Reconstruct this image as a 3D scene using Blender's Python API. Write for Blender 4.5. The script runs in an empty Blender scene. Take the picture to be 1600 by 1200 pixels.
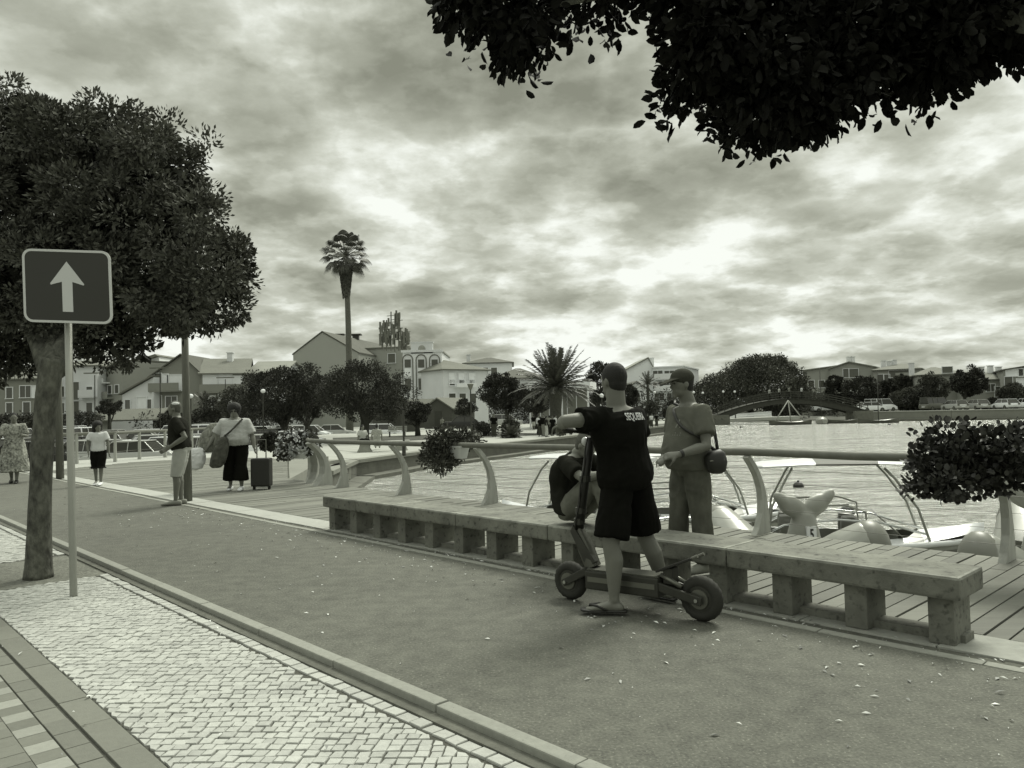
import bpy, bmesh, math, random
import numpy as np
from mathutils import Vector, Matrix, noise
from mathutils.bvhtree import BVHTree
R = math.radians
random.seed(7)
V = Vector
scene = bpy.context.scene
COL = scene.collection

# ---------------------------------------------------------------- camera
EYE = V((0, 0, 1.45)); PITCH = R(1.96); ROLL = R(1.3); F = 1200.0
cam = bpy.data.cameras.new('camera'); cam.lens = 27.0; cam.sensor_width = 36.0
cam.clip_end = 4000; cam.clip_start = 0.05
camo = bpy.data.objects.new('camera', cam); COL.objects.link(camo); scene.camera = camo
_f = V((0, math.cos(PITCH), math.sin(PITCH))); _r = V((1, 0, 0)); _u = _r.cross(_f)
CR = _r * math.cos(ROLL) - _u * math.sin(ROLL); CU = _r * math.sin(ROLL) + _u * math.cos(ROLL)
M = Matrix((CR, CU, -_f)).transposed().to_4x4(); M.translation = EYE
camo.matrix_world = M
def ray(px, py): return (CR * ((px - 800) / F) + CU * (-(py - 600) / F) + _f)
def G(px, py, z=0.0):
    d = ray(px, py); return EYE + d * ((z - EYE.z) / d.z)
def PY(px, py, Y):
    d = ray(px, py); return EYE + d * (Y / d.y)

# ---------------------------------------------------------------- sky, sun, exposure
SUN_EL, SUN_AZ = R(50), R(30)          # azimuth clockwise from +Y
scene.view_settings.view_transform = 'Standard'; scene.view_settings.look = 'None'
scene.view_settings.exposure = 0.0; scene.view_settings.gamma = 1.0
w = bpy.data.worlds.new('World'); scene.world = w; w.use_nodes = True
nt = w.node_tree; N = nt.nodes; L = nt.links
N.clear()
def nd(tree, t, **k):
    n = tree.nodes.new(t)
    for a, b in k.items(): setattr(n, a, b)
    return n
out = nd(nt, 'ShaderNodeOutputWorld'); bg = nd(nt, 'ShaderNodeBackground')
tc = nd(nt, 'ShaderNodeTexCoord'); sx = nd(nt, 'ShaderNodeSeparateXYZ')
geo = nd(nt, 'ShaderNodeNewGeometry'); neg = nd(nt, 'ShaderNodeVectorMath', operation='SCALE'); neg.inputs['Scale'].default_value = -1.0
L.new(geo.outputs['Incoming'], neg.inputs[0]); nrmz = nd(nt, 'ShaderNodeVectorMath', operation='NORMALIZE'); L.new(neg.outputs[0], nrmz.inputs[0]); DIR = nrmz.outputs[0]
L.new(DIR, sx.inputs[0])
def wmath(op, a, b=None, c=None, tree=None):
    t = tree or nt
    n = nd(t, 'ShaderNodeMath', operation=op)
    for i, v in enumerate((a, b, c)):
        if v is None: continue
        if isinstance(v, (int, float)): n.inputs[i].default_value = v
        else: t.links.new(v, n.inputs[i])
    return n.outputs[0]
zz = wmath('MAXIMUM', sx.outputs[2], 0.0)
den = wmath('ADD', zz, 0.24)
cx_ = wmath('DIVIDE', sx.outputs[0], den); cy_ = wmath('DIVIDE', sx.outputs[1], den)
cmb = nd(nt, 'ShaderNodeCombineXYZ'); L.new(cx_, cmb.inputs[0]); L.new(cy_, cmb.inputs[1])
def wnoise(scale, detail, rough, dist, off, lac=2.0):
    mp = nd(nt, 'ShaderNodeMapping'); mp.inputs['Location'].default_value = off
    L.new(cmb.outputs[0], mp.inputs[0])
    n = nd(nt, 'ShaderNodeTexNoise'); n.inputs['Scale'].default_value = scale
    n.inputs['Detail'].default_value = detail; n.inputs['Roughness'].default_value = rough
    n.inputs['Distortion'].default_value = dist; n.inputs['Lacunarity'].default_value = lac
    L.new(mp.outputs[0], n.inputs['Vector']); return n.outputs[0]
n_big = wnoise(0.9, 3, 0.5, 0.2, (3.1, 1.7, 0))
n_mid = wnoise(2.3, 7, 0.55, 0.12, (0.4, 5.2, 1))
n_det = wnoise(6.5, 6, 0.55, 0.1, (7.7, 2.0, 3))
# grey cloud bellies parted by bright thin seams: warped cells
def cells(scale, amt, off):
    mp = nd(nt, 'ShaderNodeMapping'); mp.inputs['Location'].default_value = off; L.new(cmb.outputs[0], mp.inputs[0])
    wn = nd(nt, 'ShaderNodeTexNoise'); wn.inputs['Scale'].default_value = scale * 1.1; wn.inputs['Detail'].default_value = 7; wn.inputs['Roughness'].default_value = 0.62; L.new(mp.outputs[0], wn.inputs['Vector'])
    sb = nd(nt, 'ShaderNodeVectorMath', operation='SUBTRACT'); L.new(wn.outputs['Color'], sb.inputs[0]); sb.inputs[1].default_value = (0.5, 0.5, 0.5)
    sc = nd(nt, 'ShaderNodeVectorMath', operation='SCALE'); L.new(sb.outputs[0], sc.inputs[0]); sc.inputs['Scale'].default_value = amt
    ad = nd(nt, 'ShaderNodeVectorMath', operation='ADD'); L.new(mp.outputs[0], ad.inputs[0]); L.new(sc.outputs[0], ad.inputs[1])
    vo = nd(nt, 'ShaderNodeTexVoronoi', feature='F1'); vo.inputs['Scale'].default_value = scale; vo.inputs['Randomness'].default_value = 1.0
    L.new(ad.outputs[0], vo.inputs['Vector']); return vo.outputs['Distance']
c1 = cells(1.25, 0.80, (1.3, 0.4, 0)); c2 = cells(2.9, 0.42, (5.3, 2.4, 1)); c3 = cells(7.5, 0.18, (2.3, 1.4, 2))
pw = wmath('POWER', wmath('MULTIPLY', c1, 1.15), 2.2); pw2 = wmath('POWER', wmath('MULTIPLY', c2, 1.2), 2.0)
val = wmath('ADD', wmath('MULTIPLY', n_mid, 0.44), wmath('MULTIPLY', n_big, 0.34))
val = wmath('ADD', val, wmath('MULTIPLY', n_det, 0.15))
val = wmath('ADD', val, wmath('MULTIPLY', wmath('POWER', wmath('MULTIPLY', c3, 1.2), 1.7), 0.15))
val = wmath('ADD', val, wmath('MULTIPLY', pw, 0.40))
val = wmath('ADD', val, wmath('MULTIPLY', pw2, 0.40))
def edge(scale, off, lo, hi, amt):      # lumps with a definite edge
    global val
    n_ = wnoise(scale, 9, 0.52, 0.0, off); e = nd(nt, 'ShaderNodeMapRange', interpolation_type='SMOOTHSTEP'); L.new(n_, e.inputs['Value'])
    e.inputs['From Min'].default_value = lo; e.inputs['From Max'].default_value = hi; val = wmath('ADD', val, wmath('MULTIPLY', e.outputs[0], amt))
edge(2.6, (11.0, 3.0, 7), 0.47, 0.56, 0.13); edge(6.0, (4.0, 9.0, 2), 0.49, 0.57, 0.08); edge(3.7, (2.0, 19.0, 4), 0.50, 0.60, 0.09)
val = wmath('SUBTRACT', val, 0.335)
def patch(px, py, width, amt):
    global val
    d = ray(px, py).normalized()
    dp = nd(nt, 'ShaderNodeVectorMath', operation='DOT_PRODUCT')
    L.new(DIR, dp.inputs[0]); dp.inputs[1].default_value = d
    s = wmath('MULTIPLY', wmath('SUBTRACT', dp.outputs['Value'], math.cos(R(width))), 1 / (1 - math.cos(R(width))))
    s = wmath('MAXIMUM', s, 0.0)
    s = wmath('MULTIPLY', s, wmath('ADD', wmath('MULTIPLY', n_mid, 1.6), 0.2))
    val = wmath('ADD', val, wmath('MULTIPLY', s, amt))
patch(760, 120, 11, -0.20); patch(900, 190, 9, -0.14); patch(600, 30, 8, -0.14); patch(1000, 420, 16, -0.10); patch(640, 220, 8, 0.12); patch(1560, 140, 12, 0.10); patch(440, 260, 8, -0.06)
patch(40, 130, 9, 0.12); patch(1500, 190, 12, 0.10); patch(1040, 440, 9, -0.06)
mr = nd(nt, 'ShaderNodeMapRange'); L.new(val, mr.inputs['Value'])
mr.inputs['From Min'].default_value = 0.20; mr.inputs['From Max'].default_value = 0.90
ramp = nd(nt, 'ShaderNodeValToRGB'); L.new(mr.outputs[0], ramp.inputs[0])
cr = ramp.color_ramp
def sk(v): return (v * 0.965, v, v * (0.74 + 0.19 * min(1, v)), 1)
cr.elements[0].position = 0.0; cr.elements[0].color = sk(0.26)
cr.elements[1].position = 1.0; cr.elements[1].color = sk(1.0)
for p, v in ((0.3, 0.40), (0.5, 0.53), (0.66, 0.65), (0.82, 0.82)):
    e = cr.elements.new(p); e.color = sk(v)
sky = nd(nt, 'ShaderNodeTexSky', sky_type='NISHITA', sun_disc=False, sun_elevation=SUN_EL, sun_rotation=SUN_AZ)
bw = nd(nt, 'ShaderNodeRGBToBW'); L.new(sky.outputs[0], bw.inputs[0])
skm = nd(nt, 'ShaderNodeMix', data_type='RGBA'); skm.inputs[0].default_value = 0.97
tint = nd(nt, 'ShaderNodeCombineColor')
for i, k in enumerate((0.965, 1.0, 0.86)): L.new(wmath('MULTIPLY', bw.outputs[0], k), tint.inputs[i])
sc10 = nd(nt, 'ShaderNodeVectorMath', operation='SCALE'); L.new(ramp.outputs[0], sc10.inputs[0]); sc10.inputs['Scale'].default_value = 10.0
L.new(tint.outputs[0], skm.inputs[6]); L.new(sc10.outputs[0], skm.inputs[7])
L.new(skm.outputs[2], bg.inputs[0]); # unseen sky overhead boosted, added to brighten upward-facing surfaces
ov = nd(nt, 'ShaderNodeMapRange', interpolation_type='SMOOTHSTEP'); L.new(zz, ov.inputs['Value'])
ov.inputs['From Min'].default_value = 0.5; ov.inputs['From Max'].default_value = 0.85; ov.inputs['To Min'].default_value = 0.1; ov.inputs['To Max'].default_value = 0.20
bk = nd(nt, 'ShaderNodeMapRange', interpolation_type='SMOOTHSTEP'); L.new(sx.outputs[1], bk.inputs['Value'])   # unseen sky behind the viewer dimmed, added to darken camera-facing sides
bk.inputs['From Min'].default_value = -0.7; bk.inputs['From Max'].default_value = 0.3; bk.inputs['To Min'].default_value = 0.85
L.new(wmath('MULTIPLY', ov.outputs[0], bk.outputs[0]), bg.inputs[1])
L.new(bg.outputs[0], out.inputs[0])
w.cycles.sampling_method = 'MANUAL'; w.cycles.sample_map_resolution = 256

sl = bpy.data.lights.new('sun', 'SUN'); sl.energy = 3.0; sl.angle = R(22); sl.color = (1.0, 1.0, 0.88)
so = bpy.data.objects.new('sun', sl); COL.objects.link(so)
sd = V((math.sin(SUN_AZ) * math.cos(SUN_EL), math.cos(SUN_AZ) * math.cos(SUN_EL), math.sin(SUN_EL)))
so.rotation_euler = sd.to_track_quat('Z', 'Y').to_euler(); so.location = sd * 50

# ---------------------------------------------------------------- materials
def tone(v):
    b = 0.80 + 0.2 * min(1, v * 1.5)
    return (v * 0.975, v, v * b, 1)
_mats = {}
def mat(name, v, rough=0.8, var=0.0, scale=8.0, bump=0.0, bscale=None, isl=0.0, spec=0.5, metal=0.0,
        stretch=(1, 1, 1), spots=None, detail=4, trans=0.0, coord='Object', big=0.0, bigscale=0.9):
    """greyish procedural material: base tone v, value variation var, bump, random tone per island"""
    if name in _mats: return _mats[name]
    m = bpy.data.materials.new(name); m.use_nodes = True; t = m.node_tree; n = t.nodes; l = t.links
    p = n['Principled BSDF']; p.inputs['Roughness'].default_value = rough
    p.inputs['Specular IOR Level'].default_value = spec; p.inputs['Metallic'].default_value = metal
    c = tone(v)
    fac = None
    if var or bump or spots:
        tcd = nd(t, 'ShaderNodeTexCoord'); mp = nd(t, 'ShaderNodeMapping'); mp.inputs['Scale'].default_value = stretch
        l.new(tcd.outputs[coord], mp.inputs[0])
    if var:
        nz = nd(t, 'ShaderNodeTexNoise'); nz.inputs['Scale'].default_value = scale; nz.inputs['Detail'].default_value = detail
        nz.inputs['Roughness'].default_value = 0.6
        l.new(mp.outputs[0], nz.inputs['Vector'])
        nz2 = nd(t, 'ShaderNodeTexNoise'); nz2.inputs['Scale'].default_value = scale * 0.13; nz2.inputs['Detail'].default_value = 3
        l.new(mp.outputs[0], nz2.inputs['Vector'])
        a = wmath('SUBTRACT', nz.outputs[0], 0.5, tree=t); b = wmath('SUBTRACT', nz2.outputs[0], 0.5, tree=t)
        fac = wmath('ADD', wmath('MULTIPLY', a, var * 3.2, tree=t), wmath('MULTIPLY', b, var * 1.6, tree=t), tree=t)
    if big:
        mb_ = nd(t, 'ShaderNodeTexNoise'); mb_.inputs['Scale'].default_value = bigscale; mb_.inputs['Detail'].default_value = 6; mb_.inputs['Roughness'].default_value = 0.65; mb_.inputs['Distortion'].default_value = 0.6
        l.new(mp.outputs[0], mb_.inputs['Vector']); fac = wmath('ADD', fac, wmath('MULTIPLY', wmath('SUBTRACT', mb_.outputs[0], 0.5, tree=t), big * 3, tree=t), tree=t)
    if isl:
        ge = nd(t, 'ShaderNodeNewGeometry')
        r = wmath('MULTIPLY', wmath('SUBTRACT', ge.outputs['Random Per Island'], 0.5, tree=t), isl * 2, tree=t)
        fac = r if fac is None else wmath('ADD', fac, r, tree=t)
    if spots:   # (scale, threshold, gain) sparse flecks
        vz = nd(t, 'ShaderNodeTexNoise'); vz.inputs['Scale'].default_value = spots[0]; vz.inputs['Detail'].default_value = 2
        l.new(mp.outputs[0], vz.inputs['Vector'])
        s = wmath('MULTIPLY', wmath('MAXIMUM', wmath('SUBTRACT', vz.outputs[0], spots[1], tree=t), 0.0, tree=t), spots[2], tree=t)
        fac = s if fac is None else wmath('ADD', fac, s, tree=t)
    if fac is not None:
        k = wmath('MAXIMUM', wmath('ADD', fac, 1.0, tree=t), 0.12, tree=t)
        vm = nd(t, 'ShaderNodeVectorMath', operation='SCALE'); vm.inputs[0].default_value = c[:3]
        l.new(k, vm.inputs['Scale']); l.new(vm.outputs[0], p.inputs['Base Color'])
    else: p.inputs['Base Color'].default_value = c
    if bump:
        bz = nd(t, 'ShaderNodeTexNoise'); bz.inputs['Scale'].default_value = bscale or scale; bz.inputs['Detail'].default_value = 5
        l.new(mp.outputs[0], bz.inputs['Vector'])
        bp = nd(t, 'ShaderNodeBump'); bp.inputs['Strength'].default_value = 1.0; bp.inputs['Distance'].default_value = bump
        l.new(bz.outputs[0], bp.inputs['Height']); l.new(bp.outputs[0], p.inputs['Normal'])
    if trans:
        p.inputs['Transmission Weight'].default_value = trans
    _mats[name] = m; return m

asphalt = mat('asphalt', 0.106, 0.9, 0.55, 60, 0.006, 60, spots=(70, 0.60, 8.0), detail=8, big=0.22, bigscale=0.7)
def _asphalt_patches():
    t = asphalt.node_tree
asphalt_edge = mat('kerb_concrete', 0.27, 0.9, 0.16, 22, 0.002, 120, spots=(60, 0.66, -3))
white_stone = mat('pale_stone', 0.38, 0.85, 0.14, 14, 0.0015, 60)
cobble = mat('cobble_limestone', 0.42, 0.75, 0.14, 30, 0.003, 60, isl=0.11, big=0.12, bigscale=2.0)
joint = mat('joint_sand', 0.07, 1.0, 0.3, 40, 0.003, 80)
soil = mat('soil', 0.16, 1.0, 0.5, 25, 0.02, 30, spots=(45, 0.6, 5))
slabs = mat('grey_slab', 0.165, 0.9, 0.10, 30, 0.0015, 140, isl=0.10)
brick_l = mat('pale_brick', 0.27, 0.9, 0.10, 30, 0.001, 140, isl=0.12)
brick_d = mat('dark_brick', 0.155, 0.9, 0.10, 30, 0.001, 140, isl=0.16)
board = mat('weathered_board', 0.17, 0.8, 0.16, 9, 0.003, 14, isl=0.24, stretch=(1, 1, 1), big=0.2, bigscale=0.5)
bench_m = mat('bench_concrete', 0.18, 0.9, 0.40, 5, 0.004, 50, spots=(22, 0.56, -3.0), detail=9, big=0.30, bigscale=1.6)
bench_edge = mat('worn_concrete_edge', 0.27, 0.9, 0.7, 5, 0.004, 50, detail=8)
plaza_m = mat('plaza_paving', 0.36, 0.9, 0.14, 1.2, 0.004, 12)
quay_m = mat('quay_stone', 0.13, 0.9, 0.3, 2.5, 0.02, 6)
quay_light = mat('quay_render', 0.22, 0.9, 0.15, 1.5, 0.01, 6)
parking_m = mat('parking_asphalt', 0.16, 0.9, 0.12, 0.6, 0.003, 20)
earth_m = mat('earth', 0.14, 1.0, 0.2, 0.3)
grass_m = mat('grass', 0.07, 1.0, 0.4, 3, 0.05, 12)
bark = mat('bark', 0.10, 0.95, 0.9, 20, 0.03, 26, stretch=(1, 1, 0.5), detail=8)
bark_d = mat('dark_bark', 0.05, 0.95, 0.3, 10, 0.01, 20)
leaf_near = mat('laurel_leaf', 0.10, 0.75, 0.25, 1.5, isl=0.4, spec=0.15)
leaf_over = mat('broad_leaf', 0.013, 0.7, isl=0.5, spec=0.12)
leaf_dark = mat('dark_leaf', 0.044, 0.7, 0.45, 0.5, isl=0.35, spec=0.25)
leaf_mid = mat('mid_leaf', 0.07, 0.7, 0.45, 0.4, isl=0.35, spec=0.25)
leaf_far = mat('far_leaf', 0.10, 0.75, 0.45, 0.15, isl=0.3, spec=0.2)
palm_m = mat('palm_leaf', 0.085, 0.5, isl=0.4)
palm_dead = mat('dead_palm_leaf', 0.10, 0.9, isl=0.5)
geran = mat('geranium_leaf', 0.028, 0.6, isl=0.7)
petal = mat('white_petal', 0.75, 0.7, isl=0.15)
pot_m = mat('white_pot', 0.55, 0.6)
wood_post = mat('rail_timber', 0.36, 0.8, 0.2, 6, 0.003, 30, stretch=(3, 3, 0.4))
rail_m = mat('rail_pole', 0.15, 0.75, 0.2, 8, 0.002, 30)
steel = mat('galvanised_steel', 0.30, 0.5, 0.08, 4, metal=0.3)
wire_m = mat('wire', 0.07, 0.5, metal=0.4)
white_p = mat('white_paint', 0.80, 0.5, 0.04, 5)
whitegel = mat('gelcoat', 0.74, 0.3, 0.05, 3)
hull_d = mat('hull_band', 0.10, 0.35)
hull_g = mat('hull_grey', 0.30, 0.35, 0.08, 3)
black_p = mat('black_plastic', 0.018, 0.5)
rubber = mat('rubber', 0.03, 0.85, 0.2, 60)
darkmetal = mat('dark_metal', 0.045, 0.45, 0.2, 12, metal=0.3)
greymetal = mat('grey_metal', 0.17, 0.4, metal=0.6)
chrome = mat('chrome', 0.6, 0.2, metal=1.0)
pale_glass = mat('shop_glass', 0.22, 0.15)
glass_d = mat('dark_glass', 0.035, 0.12, spec=0.7)
glass_win = mat('window_glass', 0.09, 0.2, spec=0.6)
sign_face = mat('sign_face', 0.032, 0.45, 0.04, 3); sign_white = mat('sign_white', 0.60, 0.5)
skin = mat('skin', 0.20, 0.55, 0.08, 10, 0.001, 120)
skin_d = mat('darker_skin', 0.155, 0.55, 0.08, 10)  # darker skin tone, used for most figures
hair_m = mat('dark_hair', 0.012, 0.75, 0.3, 90, 0.004, 160)
hair_g = mat('grey_hair', 0.09, 0.8, 0.3, 60, 0.004, 90)
# ---------------------------------------------------------------- helpers
def link(o, parent=None):
    COL.objects.link(o)
    if parent is not None: o.parent = parent
    return o
def wloc(o):
    p = V((0, 0, 0))
    while o is not None: p += o.location; o = o.parent
    return p
def tag(o, label=None, cat=None, group=None, kind=None):
    if label: o['label'] = label
    if cat: o['category'] = cat
    if group: o['group'] = group
    if kind: o['kind'] = kind
    return o
def thing(name, label, cat, loc=(0, 0, 0), group=None):
    o = bpy.data.objects.new(name, None); link(o); o.location = loc
    o.empty_display_size = 0.1
    return tag(o, label, cat, group)
class MB:
    def __init__(s): s.v = []; s.f = []
    def add(s, vs, fs):
        b = len(s.v); s.v += [tuple(p) for p in vs]; s.f += [tuple(i + b for i in f) for f in fs]; return s
    def obox(s, c, ax, ay, az):
        c = V(c); ax, ay, az = V(ax), V(ay), V(az)
        if ax.cross(ay).dot(az) < 0: ax = -ax
        vs = [c + ax * i + ay * j + az * k for k in (-1, 1) for j in (-1, 1) for i in (-1, 1)]
        return s.add(vs, [(0, 2, 3, 1), (4, 5, 7, 6), (0, 1, 5, 4), (2, 6, 7, 3), (0, 4, 6, 2), (1, 3, 7, 5)])
    def box(s, x0, x1, y0, y1, z0, z1):
        return s.obox(((x0 + x1) / 2, (y0 + y1) / 2, (z0 + z1) / 2), ((x1 - x0) / 2, 0, 0), (0, (y1 - y0) / 2, 0), (0, 0, (z1 - z0) / 2))
    def loft(s, st, n=12, cap=True, p=2.0):
        """stations (centre, ax, ay): superellipse rings"""
        vs = []; fs = []
        for c, ax, ay in st:
            c, ax, ay = V(c), V(ax), V(ay)
            for i in range(n):
                a = 2 * math.pi * i / n; ca, sa = math.cos(a), math.sin(a)
                if p != 2.0:
                    ca = math.copysign(abs(ca) ** (2 / p), ca); sa = math.copysign(abs(sa) ** (2 / p), sa)
                vs.append(c + ax * ca + ay * sa)
        m = len(st)
        for k in range(m - 1):
            for i in range(n):
                j = (i + 1) % n
                fs.append((k * n + i, k * n + j, (k + 1) * n + j, (k + 1) * n + i))
        if cap: fs.append(tuple(range(n - 1, -1, -1))); fs.append(tuple((m - 1) * n + i for i in range(n)))
        return s.add(vs, fs)
    def tube(s, pts, rad, n=8, cap=True):
        pts = [V(p) for p in pts]
        if isinstance(rad, (int, float)): rad = [rad] * len(pts)
        st = []; prev = None
        for i, p in enumerate(pts):
            d = (pts[min(i + 1, len(pts) - 1)] - pts[max(i - 1, 0)])
            if d.length < 1e-9: d = V((0, 0, 1))
            d.normalize()
            if prev is None:
                a = V((0, 0, 1)) if abs(d.z) < 0.9 else V((1, 0, 0))
                ax = d.cross(a).normalized()
            else:
                ax = (prev - d * prev.dot(d)).normalized()
            ay = d.cross(ax).normalized(); prev = ax
            st.append((p, ax * rad[i], ay * rad[i]))
        return s.loft(st, n, cap)
    def ell(s, c, rx, ry, rz, rot=None, n=14, m=9):
        c = V(c); rot = rot or Matrix.Identity(3); st = []
        vs = [c + rot @ V((0, 0, -rz))]; fs = []
        for k in range(1, m):
            a = -math.pi / 2 + math.pi * k / m
            for i in range(n):
                b = 2 * math.pi * i / n
                vs.append(c + rot @ V((rx * math.cos(a) * math.cos(b), ry * math.cos(a) * math.sin(b), rz * math.sin(a))))
        vs.append(c + rot @ V((0, 0, rz)))
        for i in range(n):
            j = (i + 1) % n
            fs.append((0, 1 + j, 1 + i)); t = 1 + (m - 2) * n
            fs.append((t + i, t + j, len(vs) - 1))
            for k in range(m - 2):
                fs.append((1 + k * n + i, 1 + k * n + j, 1 + (k + 1) * n + j, 1 + (k + 1) * n + i))
        return s.add(vs, fs)
    def prism(s, poly, z0, z1):
        """poly: xy list (ccw)"""
        a = sum(poly[i][0] * poly[(i + 1) % len(poly)][1] - poly[(i + 1) % len(poly)][0] * poly[i][1] for i in range(len(poly)))
        if a < 0: poly = poly[::-1]
        n = len(poly)
        vs = [(x, y, z0) for x, y in poly] + [(x, y, z1) for x, y in poly]
        fs = [tuple(range(n - 1, -1, -1)), tuple(range(n, 2 * n))] + [(i, (i + 1) % n, n + (i + 1) % n, n + i) for i in range(n)]
        return s.add(vs, fs)
    def extr(s, pts, d):
        """planar polygon of 3D points extruded by vector d"""
        d = V(d); n = len(pts); pts = [V(p) for p in pts]
        return s.add(pts + [p + d for p in pts], [tuple(range(n - 1, -1, -1)), tuple(range(n, 2 * n))] + [(i, (i + 1) % n, n + (i + 1) % n, n + i) for i in range(n)])
    def build(s, name, m, parent=None, smooth=False, bevel=0.0, auto=None, fix=True):
        me = bpy.data.meshes.new(name)
        off = wloc(parent) if parent is not None else V((0, 0, 0))
        vs = [(x - off.x, y - off.y, z - off.z) for x, y, z in s.v]
        me.from_pydata(vs, [], s.f); me.materials.append(m)
        if fix:
            bm = bmesh.new(); bm.from_mesh(me); bmesh.ops.recalc_face_normals(bm, faces=bm.faces)
            if bevel: bmesh.ops.bevel(bm, geom=list(bm.edges), offset=bevel, segments=2, affect='EDGES', profile=0.6)
            bm.to_mesh(me); bm.free()
        if smooth:
            me.polygons.foreach_set('use_smooth', [True] * len(me.polygons))
            if auto: me.set_sharp_from_angle(angle=R(auto))
        o = bpy.data.objects.new(name, me); link(o, parent)
        return o
def solo(o, label, cat, group=None):
    """give a single-mesh thing an origin at its own base"""
    me = o.data; n = len(me.vertices); co = np.empty(n * 3); me.vertices.foreach_get('co', co); co = co.reshape(-1, 3)
    c = (co.min(0) + co.max(0)) / 2; c[2] = co[:, 2].min()
    co -= c; me.vertices.foreach_set('co', co.ravel()); me.update(); o.location = V(c) + o.location
    return tag(o, label, cat, group)
def organic(mb, name, m, parent, vox=0.012, sm=4, fold=0.0, ffreq=9.0, fstretch=0.35, flat_z=None):
    """fuse overlapping volumes into one continuous smooth surface"""
    me = bpy.data.meshes.new('tmp'); me.from_pydata(mb.v, [], mb.f)
    bm = bmesh.new(); bm.from_mesh(me); bmesh.ops.recalc_face_normals(bm, faces=bm.faces); bm.to_mesh(me); bm.free()
    o = bpy.data.objects.new('tmp', me); COL.objects.link(o)
    r = o.modifiers.new('r', 'REMESH'); r.mode = 'VOXEL'; r.voxel_size = vox
    if sm: s_ = o.modifiers.new('s', 'SMOOTH'); s_.factor = 0.5; s_.iterations = sm
    dg = bpy.context.evaluated_depsgraph_get()
    out = bpy.data.meshes.new_from_object(o.evaluated_get(dg)); bpy.data.objects.remove(o); bpy.data.meshes.remove(me)
    n = len(out.vertices); co = np.empty(n * 3, np.float32); out.vertices.foreach_get('co', co); co = co.reshape(-1, 3)
    if fold:
        no = np.empty(n * 3, np.float32); out.vertices.foreach_get('normal', no); no = no.reshape(-1, 3)
        k = np.array([noise.noise(V((p[0] * ffreq, p[1] * ffreq, p[2] * ffreq * fstretch + 3.0 * noise.noise(V((p[0] * 4, p[1] * 4, p[2] * 4)))))) for p in co.astype(float)])
        k = 1 - np.abs(k) * 2.2
        co = co + no * (k * fold)[:, None].astype(np.float32)
    off = wloc(parent) if parent is not None else V((0, 0, 0))
    co = co - np.array(off, np.float32)
    out.vertices.foreach_set('co', co.ravel()); out.update(); out.name = name
    out.materials.clear(); out.materials.append(m)
    out.polygons.foreach_set('use_smooth', [True] * len(out.polygons))
    ob = bpy.data.objects.new(name, out); link(ob, parent)
    return ob
def text_mesh(body, size, ext=0.0, bold=0.0, sx=1.0):
    cu = bpy.data.curves.new('t', 'FONT'); cu.body = body; cu.size = size; cu.align_x = 'CENTER'; cu.align_y = 'CENTER'
    cu.extrude = ext; cu.offset = bold; cu.resolution_u = 3
    o = bpy.data.objects.new('t', cu); COL.objects.link(o)
    dg = bpy.context.evaluated_depsgraph_get(); me = bpy.data.meshes.new_from_object(o.evaluated_get(dg))
    bpy.data.objects.remove(o)
    for v in me.vertices: v.co.x *= sx
    return me
def mesh_np(name, verts, faces4, m, parent=None, smooth=False):
    """verts (N,3) world, faces (M,4) quads"""
    off = wloc(parent) if parent is not None else V((0, 0, 0))
    verts = verts - np.array(off)
    me = bpy.data.meshes.new(name); me.vertices.add(len(verts)); me.vertices.foreach_set('co', verts.astype(np.float32).ravel())
    k = faces4.shape[1]
    faces4 = np.ascontiguousarray(faces4); me.loops.add(faces4.size); me.loops.foreach_set('vertex_index', faces4.astype(np.int32).ravel())
    me.polygons.add(len(faces4)); me.polygons.foreach_set('loop_start', np.arange(0, faces4.size, k, dtype=np.int32))
    pass
    if smooth: me.polygons.foreach_set('use_smooth', np.ones(len(faces4), bool))
    me.update(); me.validate(); me.materials.append(m)
    o = bpy.data.objects.new(name, me); link(o, parent); return o
RS = np.random.RandomState(11)
def unit(a): return a / (np.linalg.norm(a, axis=1, keepdims=True) + 1e-9)
def leaf_mesh(name, P, D, size, m, parent=None, aspect=0.45, rnd=0.5, near=False, fold=0.25):
    """leaves at points P pointing roughly along D. near=True: six-sided folded leaves"""
    n = len(P); D = unit(D + RS.normal(0, rnd, (n, 3))); A = unit(np.cross(D, RS.normal(0, 1, (n, 3))))
    B = np.cross(D, A)
    s = (size * RS.uniform(0.65, 1.25, n))[:, None]
    wv = A * s * aspect * 0.5
    if not near:
        v = np.stack([P, P + D * s * 0.5 + wv, P + D * s, P + D * s * 0.5 - wv], 1).reshape(-1, 3)
        v[1::4] += (B * s * fold * 0.3); v[3::4] += (B * s * fold * 0.3)
        f = np.arange(n * 4).reshape(-1, 4)
    else:
        up = B * s * 0.07
        pts = [P, P + D * s * 0.22 + wv * 0.72 + up, P + D * s * 0.52 + wv + up, P + D * s * .82 + wv * .68 + up, P + D * s - up, P + D * s * .82 - wv * .68 + up, P + D * s * 0.52 - wv + up, P + D * s * 0.22 - wv * 0.72 + up, P + D * s * .5]
        v = np.stack(pts, 1).reshape(-1, 3); b = np.arange(n)[:, None] * 9
        f = np.concatenate([b + np.array(q) for q in ([[0, 1, 2, 8]], [[8, 2, 3, 4]], [[4, 5, 6, 8]], [[8, 6, 7, 0]])], 0)
    return mesh_np(name, v, f, m, parent)
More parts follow.
